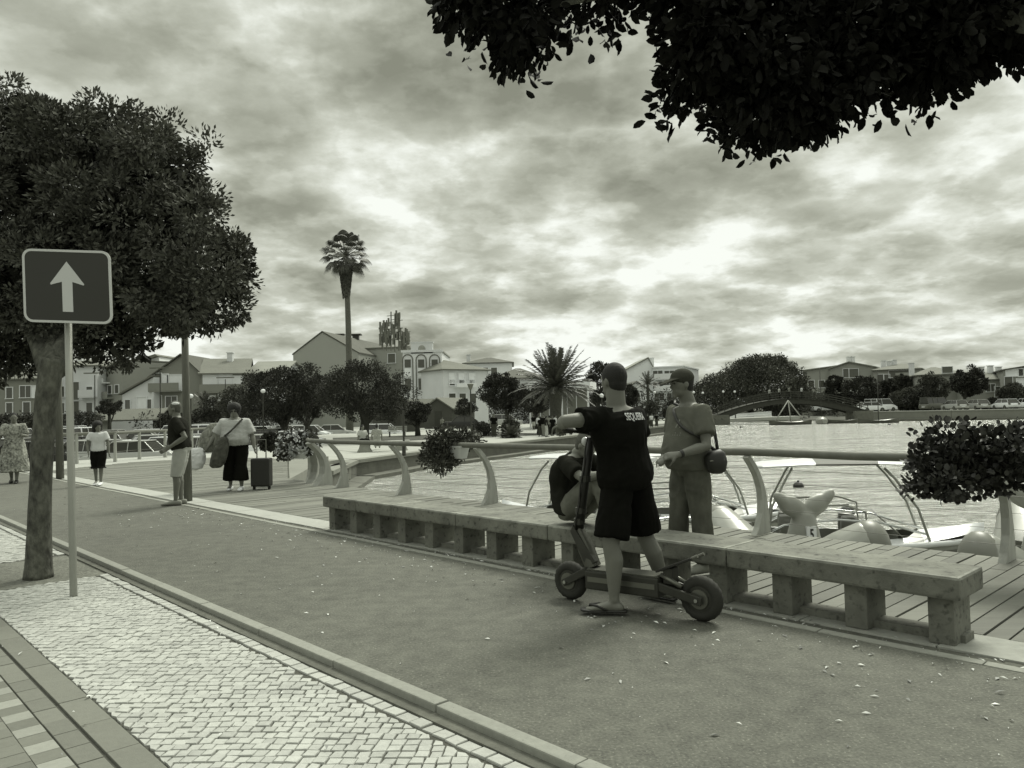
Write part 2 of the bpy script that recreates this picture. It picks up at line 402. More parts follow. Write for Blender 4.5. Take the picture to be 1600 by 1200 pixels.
def crown(blobs, nclump, per, crad, shell=0.55, seed=1, flat_bottom=None):
    """leaf points: clumps spread through the outer part of several blobs"""
    rs = np.random.RandomState(seed); B = np.array(blobs, float)
    vol = (B[:, 3] * B[:, 4] * B[:, 5]) ** (2 / 3); pr = vol / vol.sum()
    C = []; O = []
    while len(C) < nclump:
        k = rs.choice(len(B), p=pr); d = rs.normal(size=3); d /= np.linalg.norm(d)
        r = shell + (1 - shell) * rs.rand() ** 0.6
        p = B[k, :3] + d * B[k, 3:6] * r
        inside = False
        for j in range(len(B)):
            if j != k and np.sum(((p - B[j, :3]) / B[j, 3:6]) ** 2) < shell * 0.8: inside = True; break
        if inside: continue
        if flat_bottom is not None and p[2] < flat_bottom: continue
        C.append(p); O.append(d)
    C = np.array(C); O = np.array(O)
    n = nclump * per
    ci = np.repeat(np.arange(nclump), per)
    d = unit(rs.normal(size=(n, 3)) + O[ci] * 0.5)
    rad = crad * rs.uniform(0.6, 1.25, nclump)[ci] * rs.rand(n) ** 0.45
    P = C[ci] + d * rad[:, None] * np.array([1, 1, 0.8])
    Dv = d * 0.9 + O[ci] * 0.5 + np.array([0, 0, 0.15])
    return P, Dv
def tree(name, label, base, trunk, blobs, nclump, per, crad, leaf, lm, tr=0.15, seed=1, group=None, aspect=0.5, near=False, tm=None, shell=0.5, flat=None, limbs=5, label_c='tree'):
    base = V(base); root = thing(name, label, label_c, base, group)
    rs = random.Random(seed)
    mb = MB(); top = V(trunk[-1]); pts = [base] + [V(p) for p in trunk]
    if near:   # finely sampled trunk so the bark can be rough
        dense = []; dr = []
        n = len(pts)
        for i in range(n - 1):
            for k in range(10):
                t = k / 10; q = pts[i].lerp(pts[i + 1], t); dense.append(q)
                r0 = tr * (1.25 if i == 0 else 1) * (1 - 0.42 * (i + t) / (n - 1)) * (1.12 - 0.12 * min(1, (i + t) * 3))
                dr.append(r0 * (1 + 0.04 * noise.noise(q * 6)))
        dense.append(pts[-1]); dr.append(tr * 0.6)
        mb.tube(dense, dr, 20)
    else:
        mb.tube(pts, [tr * (1.25 - 0.6 * i / (len(pts) - 1)) for i in range(len(pts))], 9)
    for i in range(limbs):
        b = blobs[i % len(blobs)]
        a = V((b[0], b[1], b[2])) + V((rs.uniform(-.5, .5) * b[3], rs.uniform(-.5, .5) * b[4], rs.uniform(0, .4) * b[5]))
        st = pts[-1 if len(pts) < 3 else -2 + (i % 2)]
        mid = st.lerp(a, 0.5) + V((0, 0, -0.06 * (a - st).length)) + V((rs.uniform(-.1, .1), rs.uniform(-.1, .1), 0))
        mb.tube([st, st.lerp(mid, .5) + V((0, 0, .02)), mid, a], [tr * 0.62, tr * 0.48, tr * 0.34, tr * 0.1], 8)
        for k in range(2):
            q = a + V((rs.uniform(-1, 1) * b[3] * .5, rs.uniform(-1, 1) * b[4] * .5, rs.uniform(-.1, .6) * b[5]))
            mb.tube([mid, mid.lerp(q, .6), q], [tr * 0.3, tr * 0.18, tr * 0.05], 6)
    mb.build('trunk', tm or bark, root, smooth=True)
    P, D = crown(blobs, nclump, int(per * 2.2), crad, shell, seed, flat)
    leaf_mesh('crown', P, D, leaf * .68, lm, root, aspect, 0.6, near)
    return root
def blob_px(px, py, Y, rpx, rpy, depth=None):
    """ellipsoid at a picture position and real distance"""
    c = PY(px, py, Y); k = Y / F; rx = rpx * k
    return (c.x, c.y, c.z, rx, depth or rx, rpy * k)
# ---------------------------------------------------------------- the setting
U0 = V((2.57, 4.53, 0)); EU = V((-0.686, 0.727, 0)).normalized(); EV = V((0.727, 0.686, 0)).normalized()
def W(u, v, z=0.0): return U0 + EU * u + EV * v + V((0, 0, z))
def uvpoly(pts): return [tuple(W(u, v)[:2]) for u, v in pts]
def struct(name, mb, m, **k):
    o = mb.build(name, m, **k); o['kind'] = 'structure'; return o
def strip(name, v0, v1, z0, z1, m, u0=-9, u1=70):
    return struct(name, MB().prism(uvpoly([(u0, v0), (u1, v0), (u1, v1), (u0, v1)]), z0, z1), m)
# bed under everything, reaching the horizon
struct('ground', MB().box(-2500, 2500, -300, 2800, -2.6, -2.5), earth_m)
# water
def water_mat():
    m = bpy.data.materials.new('water'); m.use_nodes = True; t = m.node_tree; n = t.nodes; l = t.links
    p = n['Principled BSDF']; p.inputs['Base Color'].default_value = (0.33, 0.34, 0.30, 1); p.inputs['Roughness'].default_value = 0.12
    p.inputs['IOR'].default_value = 1.6; p.inputs['Specular IOR Level'].default_value = 1.0
    tcd = nd(t, 'ShaderNodeTexCoord')
    def nz(scale, st, det, rot=0.0, dist=0.0):
        mp = nd(t, 'ShaderNodeMapping'); mp.inputs['Scale'].default_value = st; mp.inputs['Rotation'].default_value = (0, 0, rot)
        l.new(tcd.outputs['Object'], mp.inputs[0])
        q = nd(t, 'ShaderNodeTexNoise'); q.inputs['Scale'].default_value = scale; q.inputs['Detail'].default_value = det
        q.inputs['Distortion'].default_value = dist; q.inputs['Roughness'].default_value = 0.6
        l.new(mp.outputs[0], q.inputs['Vector']); return q.outputs[0]
    a = nz(1.25, (0.8, 2.2, 1), 5, R(8), 0.7); b = nz(4.5, (1, 1.7, 1), 3, R(-20), 0.4)
    h = wmath('ADD', wmath('MULTIPLY', a, 0.27, tree=t), wmath('MULTIPLY', b, 0.09, tree=t), tree=t)
    c = nz(0.30, (0.6, 1.6, 1), 4, R(5), 0.5); h = wmath('ADD', h, wmath('MULTIPLY', c, 1.5, tree=t), tree=t)
    bp = nd(t, 'ShaderNodeBump'); bp.inputs['Strength'].default_value = 1.0; bp.inputs['Distance'].default_value = 1.0
    l.new(h, bp.inputs['Height']); l.new(bp.outputs[0], p.inputs['Normal'])
    return m
struct('water', MB().add([(-60, 2, -1.2), (500, 2, -1.2), (500, 160, -1.2), (-60, 160, -1.2)], [(0, 1, 2, 3)]), water_mat())
# land beyond: car park level, plaza level, far bank
quay = [(21.2, 7.9), (25.6, 11.6), (28.7, 17.6), (31.6, 26.2), (44, 58.9), (62.2, 95)]
qxy = uvpoly(quay)
struct('car_park', MB().prism([qxy[0]] + [(q[0] - .5, q[1] + .5) for q in qxy[1:]] + [(34, 124), (46, 119), (53, 106), (60, 112), (60, 2600), (-2400, 2600), (-2400, 10)] + uvpoly([(60, 1.2), (29.8, 1.2), (23, 7.9)]), -2.45, -1.0), parking_m)
struct('plaza_pavement', MB().prism(qxy + [(30, 150), (-34, 150), (-24, 75), (-19, 48)] + uvpoly([(29.4, 9.5), (22.5, 7.25)]), -1.6, -0.45), plaza_m)
# quay coping + face around the plaza, dark waterline ledge
mb = MB(); mf = MB(); ml = MB()
for (x0, y0), (x1, y1) in zip(qxy[:-1], qxy[1:]):
    d = V((x1 - x0, y1 - y0, 0)); Lh = d.length / 2; d.normalize(); nrm = V((d.y, -d.x, 0)); c = V(((x0 + x1) / 2, (y0 + y1) / 2, 0))
    mb.obox(c + nrm * 0.02 + V((0, 0, -0.47)), d * (Lh + .05), nrm * 0.28, V((0, 0, .07)))
    mf.obox(c + nrm * 0.12 + V((0, 0, -1.12)), d * (Lh + .05), nrm * 0.1, V((0, 0, .56)))
    ml.obox(c + nrm * 0.5 + V((0, 0, -1.25)), d * (Lh + .05), nrm * 0.45, V((0, 0, .20)))
struct('quay_coping', mb, quay_light); struct('quay_wall', mf, quay_m); struct('quay_ledge', ml, quay_m)
# sloping grass strip inside the plaza
def patch_poly(name, pts, z, m, h=0.03): return struct(name, MB().prism([tuple(G(px, py, z)[:2]) for px, py in pts], z - h - .02, z), m)
patch_poly('lawn', [(520, 694), (640, 688), (760, 683), (880, 678), (800, 676), (640, 680), (520, 684)], -0.432, grass_m)
patch_poly('lawn', [(900, 676), (1010, 668), (1060, 662), (990, 664), (900, 670)], -0.432, grass_m)
bank = [(53, 104.5), (58, 101.8), (80, 96), (200, 80), (2400, 60), (2400, 2600), (60.2, 2600), (60.2, 104.4)]
struct('far_bank', MB().prism(bank, -2.4, 0.02), parking_m)
mf = MB(); ml = MB(); mc = MB()
for (x0, y0), (x1, y1) in [((48.5, 106.3), (58, 101.8)), ((58, 101.8), (80, 96)), ((80, 96), (200, 80))]:
    d = V((x1 - x0, y1 - y0, 0)); Lh = d.length / 2; d.normalize(); nrm = V((d.y, -d.x, 0)); c = V(((x0 + x1) / 2, (y0 + y1) / 2, 0))
    mf.obox(c + nrm * 0.12 + V((0, 0, -0.5)), d * Lh, nrm * 0.12, V((0, 0, .56))); mc.obox(c + nrm * 0.1 + V((0, 0, .12)), d * Lh, nrm * 0.25, V((0, 0, .06)))
    ml.obox(c + nrm * 0.75 + V((0, 0, -1.1)), d * Lh, nrm * 0.5, V((0, 0, .16)))
struct('far_quay_wall', mf, quay_light); struct('far_quay_coping', mc, white_stone); struct('far_quay_ledge', ml, quay_m)

# path and its edges
strip('path', -2.556, -0.22, -1.0, 0.0, asphalt)
def run(name, v0, v1, z0, z1, m, seg, u0, u1, gap=0.006, bevel=0.0, jit=0.003):
    mb = MB(); u = u0
    while u < u1:
        e = u + seg * random.uniform(0.93, 1.05)
        z = z1 + random.uniform(-jit, jit)
        mb.obox(W((u + e) / 2, (v0 + v1) / 2, (z0 + z) / 2), EU * ((e - u - gap) / 2), EV * ((v1 - v0) / 2), V((0, 0, (z - z0) / 2))); u = e
    return struct(name, mb, m, bevel=bevel)
run('kerb', -2.638, -2.555, -0.4, 0.004, asphalt_edge, 0.98, -6, 50, 0.008, 0.008)
strip('gutter', -0.14, -0.02, -0.8, -0.012, mat('gutter_dirt', 0.10, 1.0, 0.35, 18, 0.006, 40, spots=(50, 0.6, 6)))
run('path_edging', -0.22, -0.14, -0.5, 0.008, asphalt_edge, 1.0, -6, 50, 0.006, 0.005)
run('stone_strip', -0.02, 0.385, -0.5, 0.0, white_stone, 0.9, 7.3, 50, 0.008, 0.004)
run('stone_strip', -0.02, 0.385, -0.5, 0.0, mat('worn_stone', 0.34, 0.9, 0.2, 12, 0.002, 60), 0.9, -6, 7.3, 0.008, 0.004)
# boardwalk
DECK = [(-7, .39), (-7, 3.15), (12.9, 3.15), (15, 3.45), (22.4, 7.2), (26.2, 6.4), (26, 3.35), (24, .39)]
def vrange(u):
    xs = []
    for (a, b), (c, d) in zip(DECK, DECK[1:] + DECK[:1]):
        if (a - u) * (c - u) < 0: xs.append(b + (d - b) * (u - a) / (c - a))
    return (min(xs), max(xs)) if len(xs) >= 2 else None
mb = MB(); u = -6.9; bw_ = 0.122; pit = 0.135
while u < 26.1:
    r = vrange(u + bw_ / 2)
    if r:
        v = r[0] - (random.uniform(0, 2.0) if r[1] - r[0] > 1 else 0); first = True
        while v < r[1]:
            e = min(v + 2.7, r[1]); s0 = max(v, r[0])
            if e - s0 > 0.05:
                z = random.uniform(-0.004, 0.003)
                mb.obox(W(u + bw_ / 2, (s0 + e) / 2, -0.02 + z), EU * (bw_ / 2 + random.uniform(-.002, .002)), EV * ((e - s0) / 2 - 0.004), V((0, 0, .02)))
            v += 2.7
    u += pit
# grain runs along EV
board.node_tree.nodes['Mapping'].inputs['Rotation'].default_value = (0, 0, math.atan2(EV.y, EV.x) * -1)
board.node_tree.nodes['Mapping'].inputs['Scale'].default_value = (0.35, 6, 2)
struct('boardwalk', mb, board)
mb = MB(); mb.prism(uvpoly([(-7, 3.02), (12.9, 3.02), (15, 3.3), (22.3, 7.0), (22.3, 7.2), (15, 3.45), (12.9, 3.15), (-7, 3.15)]), -0.30, -0.045)
mb.prism(uvpoly([(-7, .39), (-7, 3.0), (12.9, 3.0), (15, 3.3), (22.3, 7.0), (26, 6.3), (25.8, 3.35), (23.9, .39)]), -0.12, -0.09)
for k in range(14):
    c = W(-5 + k * 1.6, 2.9, -1.2); mb.obox(c, EU * .09, EV * .09, V((0, 0, 1.1)))
struct('boardwalk_frame', mb, bark_d)
struct('promenade', MB().prism(uvpoly([(24, .4), (26.05, 3.35), (26.25, 6.42), (22.5, 7.25), (24.5, 9.4), (29.4, 9.5), (29.8, 1.2), (29.8, .4)]), -1.4, -0.014), white_stone)
st_ = MB()
for k in range(3): st_.prism(uvpoly([(21.5 + k * .45, 7.2 + k * .05), (22.6, 7.22), (24.9, 9.9), (24.0 + k * .3, 10.6 - k * .3)]), -1.0, -.40 + k * .13)
struct('steps', st_, quay_light)
struct('promenade', MB().prism(uvpoly([(15.1, 3.5), (22.4, 7.25), (21.3, 7.9), (17, 4.9), (15.4, 3.75)]), -1.4, -0.03), quay_light)
struct('roadside', MB().prism(uvpoly([(29.8, -0.1), (70, -0.1), (70, .4), (60, 1.2), (29.8, 1.2)]), -1.4, -0.02), white_stone)

# left side: base, grey slabs, groove, chequered bricks
strip('pavement_base', -14, -2.69, -0.9, -0.0505, joint)
run('slab_band', -3.93, -3.79, -0.3, -0.038, slabs, 0.42, -1.5, 40, 0.003, 0.003, 0.001)
run('slab_band', -4.055, -3.95, -0.3, -0.039, slabs, 0.21, -1.5, 20, 0.004, 0.003, 0.0015)
ml = MB(); mdk = MB(); v = -4.062
for c in range(14):
    u = -0.5 + (0.06 if c % 2 else 0); k = 0
    while u < 12:
        q = ml if (c in (0, 3, 6) and (k + c) % 2 == 0) else mdk
        q.obox(W(u + .062, v - .062, -0.09), EU * .0612, EV * .0612, V((0, 0, .05 + random.uniform(-.001, .001)))); u += .125; k += 1
    v -= .125
struct('brick_paving', ml, brick_l, bevel=0.002); struct('brick_paving', mdk, brick_d, bevel=0.002)
strip('carriageway', -14, -5.83, -0.3, -0.042, slabs)
strip('kerb_gutter', -2.712, -2.638, -0.3, -0.034, mat('worn_gutter', 0.115, 0.95, 0.35, 14, 0.004, 60))
# soil pit, then two fields of limestone cobbles
struct('soil', MB().prism(uvpoly([(6.62, -3.79), (6.62, -2.70), (8.15, -2.70), (8.15, -3.79)]), -0.3, -0.048), soil)
def cobbles(name, u0, u1, z=-0.04, pitch=0.062):
    mb = MB(); rs = random.Random(5)
    def stone(c4, top):
        cx = sum((V(p) for p in c4), V((0, 0, 0))) / 4
        vs = []; tz = top + rs.uniform(-.004, .003); tl = (rs.uniform(-.03, .03), rs.uniform(-.03, .03))
        for k_, sc_ in ((0, 1.0), (1, 0.985), (2, 0.93)):
            for p in c4:
                q = cx + (V(p) - cx) * sc_
                zz_ = (-0.07, tz - .004, tz)[k_]
                if k_: zz_ += (q.x - cx.x) * tl[0] + (q.y - cx.y) * tl[1]
                vs.append((q.x, q.y, zz_))
        fs = [(8, 9, 10, 11)] + [(i + a, (i + 1) % 4 + a, (i + 1) % 4 + a + 4, i + a + 4) for a in (0, 4) for i in range(4)]
        mb.add(vs, fs)
    # border course
    u = u0
    while u < u1:
        ln = rs.uniform(.08, .12); g = .004
        stone([W(u + g, -2.79 + rs.uniform(-.004, .004)), W(u + ln - g, -2.79 + rs.uniform(-.004, .004)), W(u + ln - g, -2.716), W(u + g, -2.716)], z); u += ln
    # field
    ang = R(-3); A = V((math.cos(ang), math.sin(ang), 0)); B = V((-math.sin(ang), math.cos(ang), 0))
    cs = [W(a, b) for a in (u0, u1) for b in (-3.8, -2.8)]
    a0, a1 = min(c.dot(A) for c in cs) - .5, max(c.dot(A) for c in cs) + .5; b0, b1 = min(c.dot(B) for c in cs) - .5, max(c.dot(B) for c in cs) + .5
    def pt(i, j):
        q = A * (a0 + i) + B * (b0 + j)
        s = noise.noise(q * 0.9) * 0.07 + noise.noise(q * 0.35) * .12
        return q + A * s + B * noise.noise(q * 0.8 + V((9, 9, 0))) * 0.06
    nj = int((b1 - b0) / pitch)
    for j in range(nj):
        i = a0 * 0 - rs.random() * pitch; off = rs.uniform(0, pitch)
        x = off
        while x < a1 - a0:
            ln = pitch * rs.uniform(0.85, 1.15); g = .0030
            c = pt(x + ln / 2, (j + .5) * pitch); rel = c - U0; uu = rel.dot(EU); vv = rel.dot(EV)
            if u0 < uu < u1 and -3.80 < vv < -2.80 and c.y > 2.4:
                jt = lambda: rs.uniform(-.004, .004)
                q = [pt(x + g + jt() , j * pitch + g + jt()), pt(x + ln - g + jt(), j * pitch + g + jt()), pt(x + ln - g + jt() , (j + 1) * pitch - g + jt()), pt(x + g + jt(), (j + 1) * pitch - g + jt())]
                for i_, p_ in enumerate(q):
                    rv = (p_ - U0).dot(EV); tv = min(max(rv, -3.783 + rs.uniform(0, .008)), -2.806 - rs.uniform(0, .006)); q[i_] = p_ + EV * (tv - rv)
                stone(q, z)
            x += ln
    return struct(name, mb, cobble, fix=True)
cobbles('cobbled_pavement', -2.2, 6.60)
cobbles('cobbled_pavement', 8.2, 14, pitch=0.075)

# wind-blown leaf litter (uncountable)
rs = np.random.RandomState(3); P = []
for k in range(1100):
    a = rs.rand()
    if a < .42: u, v, z = rs.uniform(-3, 11), -0.23 - abs(rs.normal(0, .45)), .004
    elif a < .66: u, v, z = rs.uniform(-3, 16), rs.uniform(-2.5, -.3), .004
    elif a < .93: u, v, z = rs.uniform(-1, 9), rs.uniform(-.14, .02), -.006
    elif a < .98: u, v, z = rs.uniform(-1, 6), rs.uniform(-3.95, -2.7), -.034
    else: u, v, z = rs.uniform(0, 5), rs.uniform(-4.6, -3.7), -.032
    P.append(W(u, max(v, -2.5) if z == .004 else v, z))
P = np.array(P); n = len(P); th = rs.uniform(0, 6.28, n); D = np.stack([np.cos(th), np.sin(th), rs.uniform(0, .25, n)], 1)
A = np.stack([-np.sin(th), np.cos(th), rs.uniform(-.3, .3, n)], 1); s = (rs.uniform(0, 1, n) ** 2 * .045 + .012)[:, None]
vv = np.stack([P, P + D * s * .5 + A * s * .17 + [0, 0, .003], P + D * s, P + D * s * .5 - A * s * .17 + [0, 0, .005]], 1).reshape(-1, 3)
o = mesh_np('fallen_leaves', vv, np.arange(n * 4).reshape(-1, 4), mat('dry_leaf', 0.50, 0.8, isl=0.75))
tag(o, 'small dry leaves and petals scattered over the asphalt path', 'leaves', kind='stuff')

# ---------------------------------------------------------------- the long concrete bench
bench = thing('concrete_bench', 'long weathered concrete bench on square pillars between the path and the boardwalk', 'bench', W(0, 0, 0))
js = [-0.03, 1.5, 3.3, 4.6, 5.75, 6.5, 7.27]
for a, b in zip(js[:-1], js[1:]):
    m_ = MB(); m_.obox(W((a + b) / 2, .195, .35), EU * ((b - a) / 2 - .003), EV * .225, V((0, 0, .07)))
    o = m_.build('seat', bench_m, bench, bevel=0.018, smooth=False); o.data.materials.append(bench_edge)
    for p in o.data.polygons:
        if 0.2 < p.normal.z < 0.97: p.material_index = 1
for k in range(15):
    u = 0.03 + k * 0.503
    m_ = MB(); m_.obox(W(u + .07, .18, .138), EU * .072, EV * .15, V((0, 0, .138)))
    m_.build('pillar', bench_m, bench, bevel=0.006)
m_ = MB(); m_.obox(W(3.6, .21, .012), EU * 3.6, EV * .08, V((0, 0, .035))); m_.build('plinth', bench_m, bench, bevel=0.004)
# ---------------------------------------------------------------- buildings
wall_w = mat('white_render', 0.82, 0.85, 0.05, 0.8); wall_p = mat('pale_render', 0.70, 0.85, 0.07, 0.6)
wall_g = mat('grey_render', 0.32, 0.85, 0.10, 0.5); wall_b = mat('brown_render', 0.25, 0.85, 0.08, 0.6)
wall_s = mat('sheet_wall', 0.34, 0.7, 0.03, 0.3); roof_t = mat('roof_tile', 0.16, 0.9, 0.22, 6, 0.03, 9); roof_d = mat('dark_roof', 0.10, 0.9, 0.2, 5, 0.02, 9)
roof_l = mat('pale_roof', 0.26, 0.9, 0.2, 6); shutter = mat('shutter', 0.85, 0.6, 0.05, 2); shutter_d = mat('dark_shutter', 0.13, 0.7, 0.05, 2)
def window(root, c, ex, n, w, h, pane, frame=None):
    """frame with sill standing proud of the wall, pane inside it"""
    up = V((0, 0, 1)); f = MB(); t = 0.09
    for s in (-1, 1): f.obox(c + ex * s * (w / 2 + t / 2) + n * .04, ex * t / 2, n * .06, up * (h / 2 + t))
    for s in (-1, 1): f.obox(c + up * s * (h / 2 + t / 2) + n * .045, ex * (w / 2 + (t * 1.6 if s < 0 else 0)), n * (.06 if s > 0 else .12), up * t / 2)
    if w > 1.0 and pane is glass_win: f.obox(c + n * .03, ex * .03, n * .03, up * h / 2)
    fo = f.build('window', frame or white_p, root)
    p = MB(); p.obox(c + n * .012, ex * w / 2, n * .012, up * h / 2); p.build('pane', pane, fo)
def building(name, label, px0, px1, y_eave, Y0, Y1, zb, depth, roof, wm, rm, wins=(), balc=(), chim=(), dvec=None, cat='building', group=None, over=0.35, yref=None):
    a = PY(px0, yref or y_eave, Y0); b = PY(px1, yref or y_eave, Y1); ze = PY((px0 + px1) / 2, y_eave, (Y0 + Y1) / 2).z
    a = V((a.x, a.y, 0)); b = V((b.x, b.y, 0)); ex = (b - a); Wd = ex.length; ex.normalize()
    ey = V((-ex.y, ex.x, 0)); D = V(dvec).normalized() * depth if dvec else ey * depth; n = -ey; up = V((0, 0, 1))
    root = thing(name, label, cat, (a + b) / 2 + up * zb, group)
    mb = MB(); mb.extr([a + up * zb, b + up * zb, b + up * ze, a + up * ze], D)
    kind = roof[0]
    zr = PY(px0 * .5 + px1 * .5, roof[1], (Y0 + Y1) / 2).z if kind != 'flat' else ze
    o = over; r = MB(); Dn = D.normalized()
    if kind == 'hip':
        A, B, C_, E = a - ex * o - Dn * o, b + ex * o - Dn * o, b + D + ex * o + Dn * o, a + D - ex * o + Dn * o
        ins = min(Wd * .45, depth * .5); m1 = a + D / 2 + ex * ins; m2 = b + D / 2 - ex * ins
        if (m2 - m1).dot(ex) < 0.2: m1 = m2 = (a + b) / 2 + D / 2
        vs = [p + up * (ze + .002) for p in (A, B, C_, E)] + [p + up * (ze + .16) for p in (A, B, C_, E)] + [m1 + up * zr, m2 + up * zr]
        r.add(vs, [(3, 2, 1, 0), (0, 1, 5, 4), (1, 2, 6, 5), (2, 3, 7, 6), (3, 0, 4, 7), (4, 5, 9, 8), (5, 6, 9), (6, 7, 8, 9), (7, 4, 8)])
    elif kind == 'gable_x':
        m1 = a + D / 2 - ex * .0; m2 = b + D / 2
        mb.extr([a + up * ze, a + D + up * ze, m1 + up * (zr - .05)], ex * Wd)
        for s0, s1 in ((a - Dn * o, m1), (a + D + Dn * o, m1)):
            p0 = s0 - ex * o + up * (ze - (zr - ze) * o / (depth / 2)); p1 = s1 - ex * o + up * zr; r.extr([p0 + up * .02, p1 + up * .02, p1 + up * .2, p0 + up * .2], ex * (Wd + 2 * o))
    elif kind == 'gable_y':
        fr = roof[2] if len(roof) > 2 else .5; pk = a + ex * Wd * fr
        mb.extr([a + up * ze, b + up * ze, pk + up * (zr - .05)], D)
        for s0 in (a, b):
            e = (s0 - pk).normalized() * o; p0 = s0 + e + up * (ze - (zr - ze) * o / ((s0 - pk).length)) - Dn * o; p1 = pk + up * zr - Dn * o
            r.extr([p0 + up * .02, p1 + up * .02, p1 + up * .2, p0 + up * .2], D + Dn * 2 * o)
    elif kind == 'shed':   # rises to the right or left
        lo, hi = (a, b) if roof[2] > 0 else (b, a)
        mb.extr([lo + up * ze, hi + up * ze, hi + up * (zr - .05)], D)
        e = (hi - lo).normalized() * o; p0 = lo - e + up * (ze - .05) - Dn * o; p1 = hi + up * zr - Dn * o
        r.extr([p0 + up * .02, p1 + up * .02, p1 + up * .2, p0 + up * .2], D + Dn * 2 * o)
    else:
        r.obox((a + b) / 2 + D / 2 + up * (ze + .1), ex * (Wd / 2 + .15), Dn * (depth / 2 + .15), up * .1)
    mb.build('wall', wm, root); ro = r.build('roof', rm, root)
    for cp, cy, ch in chim:
        q = PY(cp, cy, (Y0 + Y1) / 2 + depth * .4); c_ = MB(); c_.obox(q + up * (-ch / 2), V((.35, 0, 0)), V((0, .3, 0)), up * ch / 2); c_.obox(q + up * .06, V((.43, 0, 0)), V((0, .38, 0)), up * .06)
        c_.build('chimney', wall_p, ro)
    Ym = (Y0 + Y1) / 2
    for it in wins:    # (px, py_centre, w, h, kind)
        px, py, ww, hh = it[:4]; k_ = it[4] if len(it) > 4 else 'g'
        f = (px - px0) / (px1 - px0); Yp = Y0 + (Y1 - Y0) * f; q = PY(px, py, Yp); q = V((q.x, q.y, q.z))
        q = a + ex * ((V((q.x, q.y, 0)) - a).dot(ex)) + up * q.z
        window(root, q, ex, n, ww, hh, {'g': glass_win, 's': shutter, 'd': shutter_d}[k_], white_p if k_ != 'd' else wall_p)
    for p0, p1, py, hh in balc:
        q0 = PY(p0, py, Ym); q1 = PY(p1, py, Ym); s0 = (V((q0.x, q0.y, 0)) - a).dot(ex); s1 = (V((q1.x, q1.y, 0)) - a).dot(ex); c = a + ex * (s0 + s1) / 2
        m_ = MB(); m_.obox(c + n * .5 + up * (q0.z - .08), ex * (s1 - s0) / 2, n * .5, up * .08); m_.obox(c + n * .96 + up * (q0.z + hh / 2), ex * (s1 - s0) / 2, n * .05, up * hh / 2)
        m_.build('balcony', wm if hh > .7 else wall_w, root)
    return root, (a, b, ex, n, D, ze, zr)
bd = building
bd('apartment_house', 'brown apartment house with small white framed windows at the far left', -60, 62, 594, 100, 100, -1, 10, ('hip', 572), wall_b, roof_t,
   [(15, 614, .8, 1.4), (15, 638, .8, 1.4), (-20, 614, 1, 1.4), (-20, 638, 1, 1.4), (40, 612, 1.4, 1.5), (42, 638, .9, 1.6), (55, 612, .8, 1.5, 's')])
bd('town_house', 'pale rendered house with dark tall shutters, right of the sign pole', 84, 152, 573, 104, 104, -1, 11, ('hip', 556), wall_p, roof_t,
   [(118, 611, 1.0, 2.4, 'd'), (118, 641, 1.0, 2.4, 'd'), (140, 613, .8, 1.5), (140, 638, .8, 1.5), (96, 612, .8, 1.4), (96, 638, .8, 1.4)], [(128, 152, 620, .9)], [(126, 556, 2)])
bd('town_house', 'grey fronted house with paired upper windows beside the white slide-shaped wall', 148, 190, 586, 108, 104, -1, 12, ('shed', 566, 1), wall_g, roof_t,
   [(172, 609, 1.0, 1.1), (183, 608, 1.0, 1.1), (158, 640, 1, 1.4)], [(148, 176, 598, .5), (148, 190, 622, .8)])
# big white curved party wall
r_ = thing('white_house', 'white house end wall sloping down like a slide beside the brown gabled house', 'building', PY(215, 660, 112))
pts = [(178, 668), (178, 622), (187, 611), (197, 600), (212, 592), (226, 586), (237, 582), (250, 572), (248, 558), (240, 554), (228, 557), (205, 567), (182, 577)]
mb = MB(); mb.extr([PY(x, y, 110) for x, y in [(178, 668)] + [(180, 577), (205, 566), (232, 556), (248, 556), (252, 590), (252, 668)]], (0, 9, 0)); mb.build('wall', wall_w, r_)
mb = MB(); mb.extr([PY(x, y, 109.2) for x, y in [(165, 590), (180, 577), (205, 565), (242, 553), (246, 556), (206, 569), (181, 582), (167, 593)]], (0, 10, 0)); mb.build('roof', roof_t, r_)
window(r_, PY(214, 582, 110), V((1, 0, 0)), V((0, -1, 0)), 1.7, .8, glass_win)
bd('low_house', 'low house with a long sloping roof leaning on the brown gabled house', 191, 240, 616, 99, 97, -1, 8, ('shed', 590, 1), wall_p, roof_t, [(200, 634, .9, 1.5), (222, 634, 1.6, 2.2, 's'), (234, 634, .7, 1.6)])
bd('gabled_house', 'brown gabled house with a dark roof crest and white roller shutters', 236, 318, 588, 98, 98, -1, 14, ('gable_y', 555, .58), wall_b, roof_d,
   [(247, 597, .9, 2.2, 'd'), (273, 598, 1.9, 2.0, 's'), (259, 597, .7, 2.0, 's'), (247, 632, .9, 2.2, 'd'), (268, 628, 1.4, 1.4)], [(237, 284, 611, .95)])
bd('gabled_house', 'wing of the brown house with a long pale balcony and three white roller shutters', 314, 386, 584, 97.5, 99, -1, 13, ('gable_x', 557), wall_b, roof_t,
   [(329, 598, 1.7, 2.1, 's'), (352, 597, 1.6, 1.9, 's'), (372, 596, 1.2, 1.4, 's'), (352, 625, 1.6, 1.5, 's'), (328, 627, 1.2, 1.4, 's')], [(314, 386, 613, .95)], [(360, 552, 1.2)])
bd('tiled_house', 'house with a pale ribbed tile roof and white verge, partly behind the dark trees', 384, 440, 586, 102, 102, -1, 12, ('gable_x', 562), wall_p, roof_l, [(400, 598, 1, 1.2), (415, 598, 1, 1.2)])
wr, g = bd('warehouse', 'big plain grey gabled hall behind the thin tall palm', 458, 560, 553, 112, 112, -1, 30, ('gable_y', 519, .45), wall_s, roof_d, [], [], [], dvec=(4.7, 25, 0), over=.1)
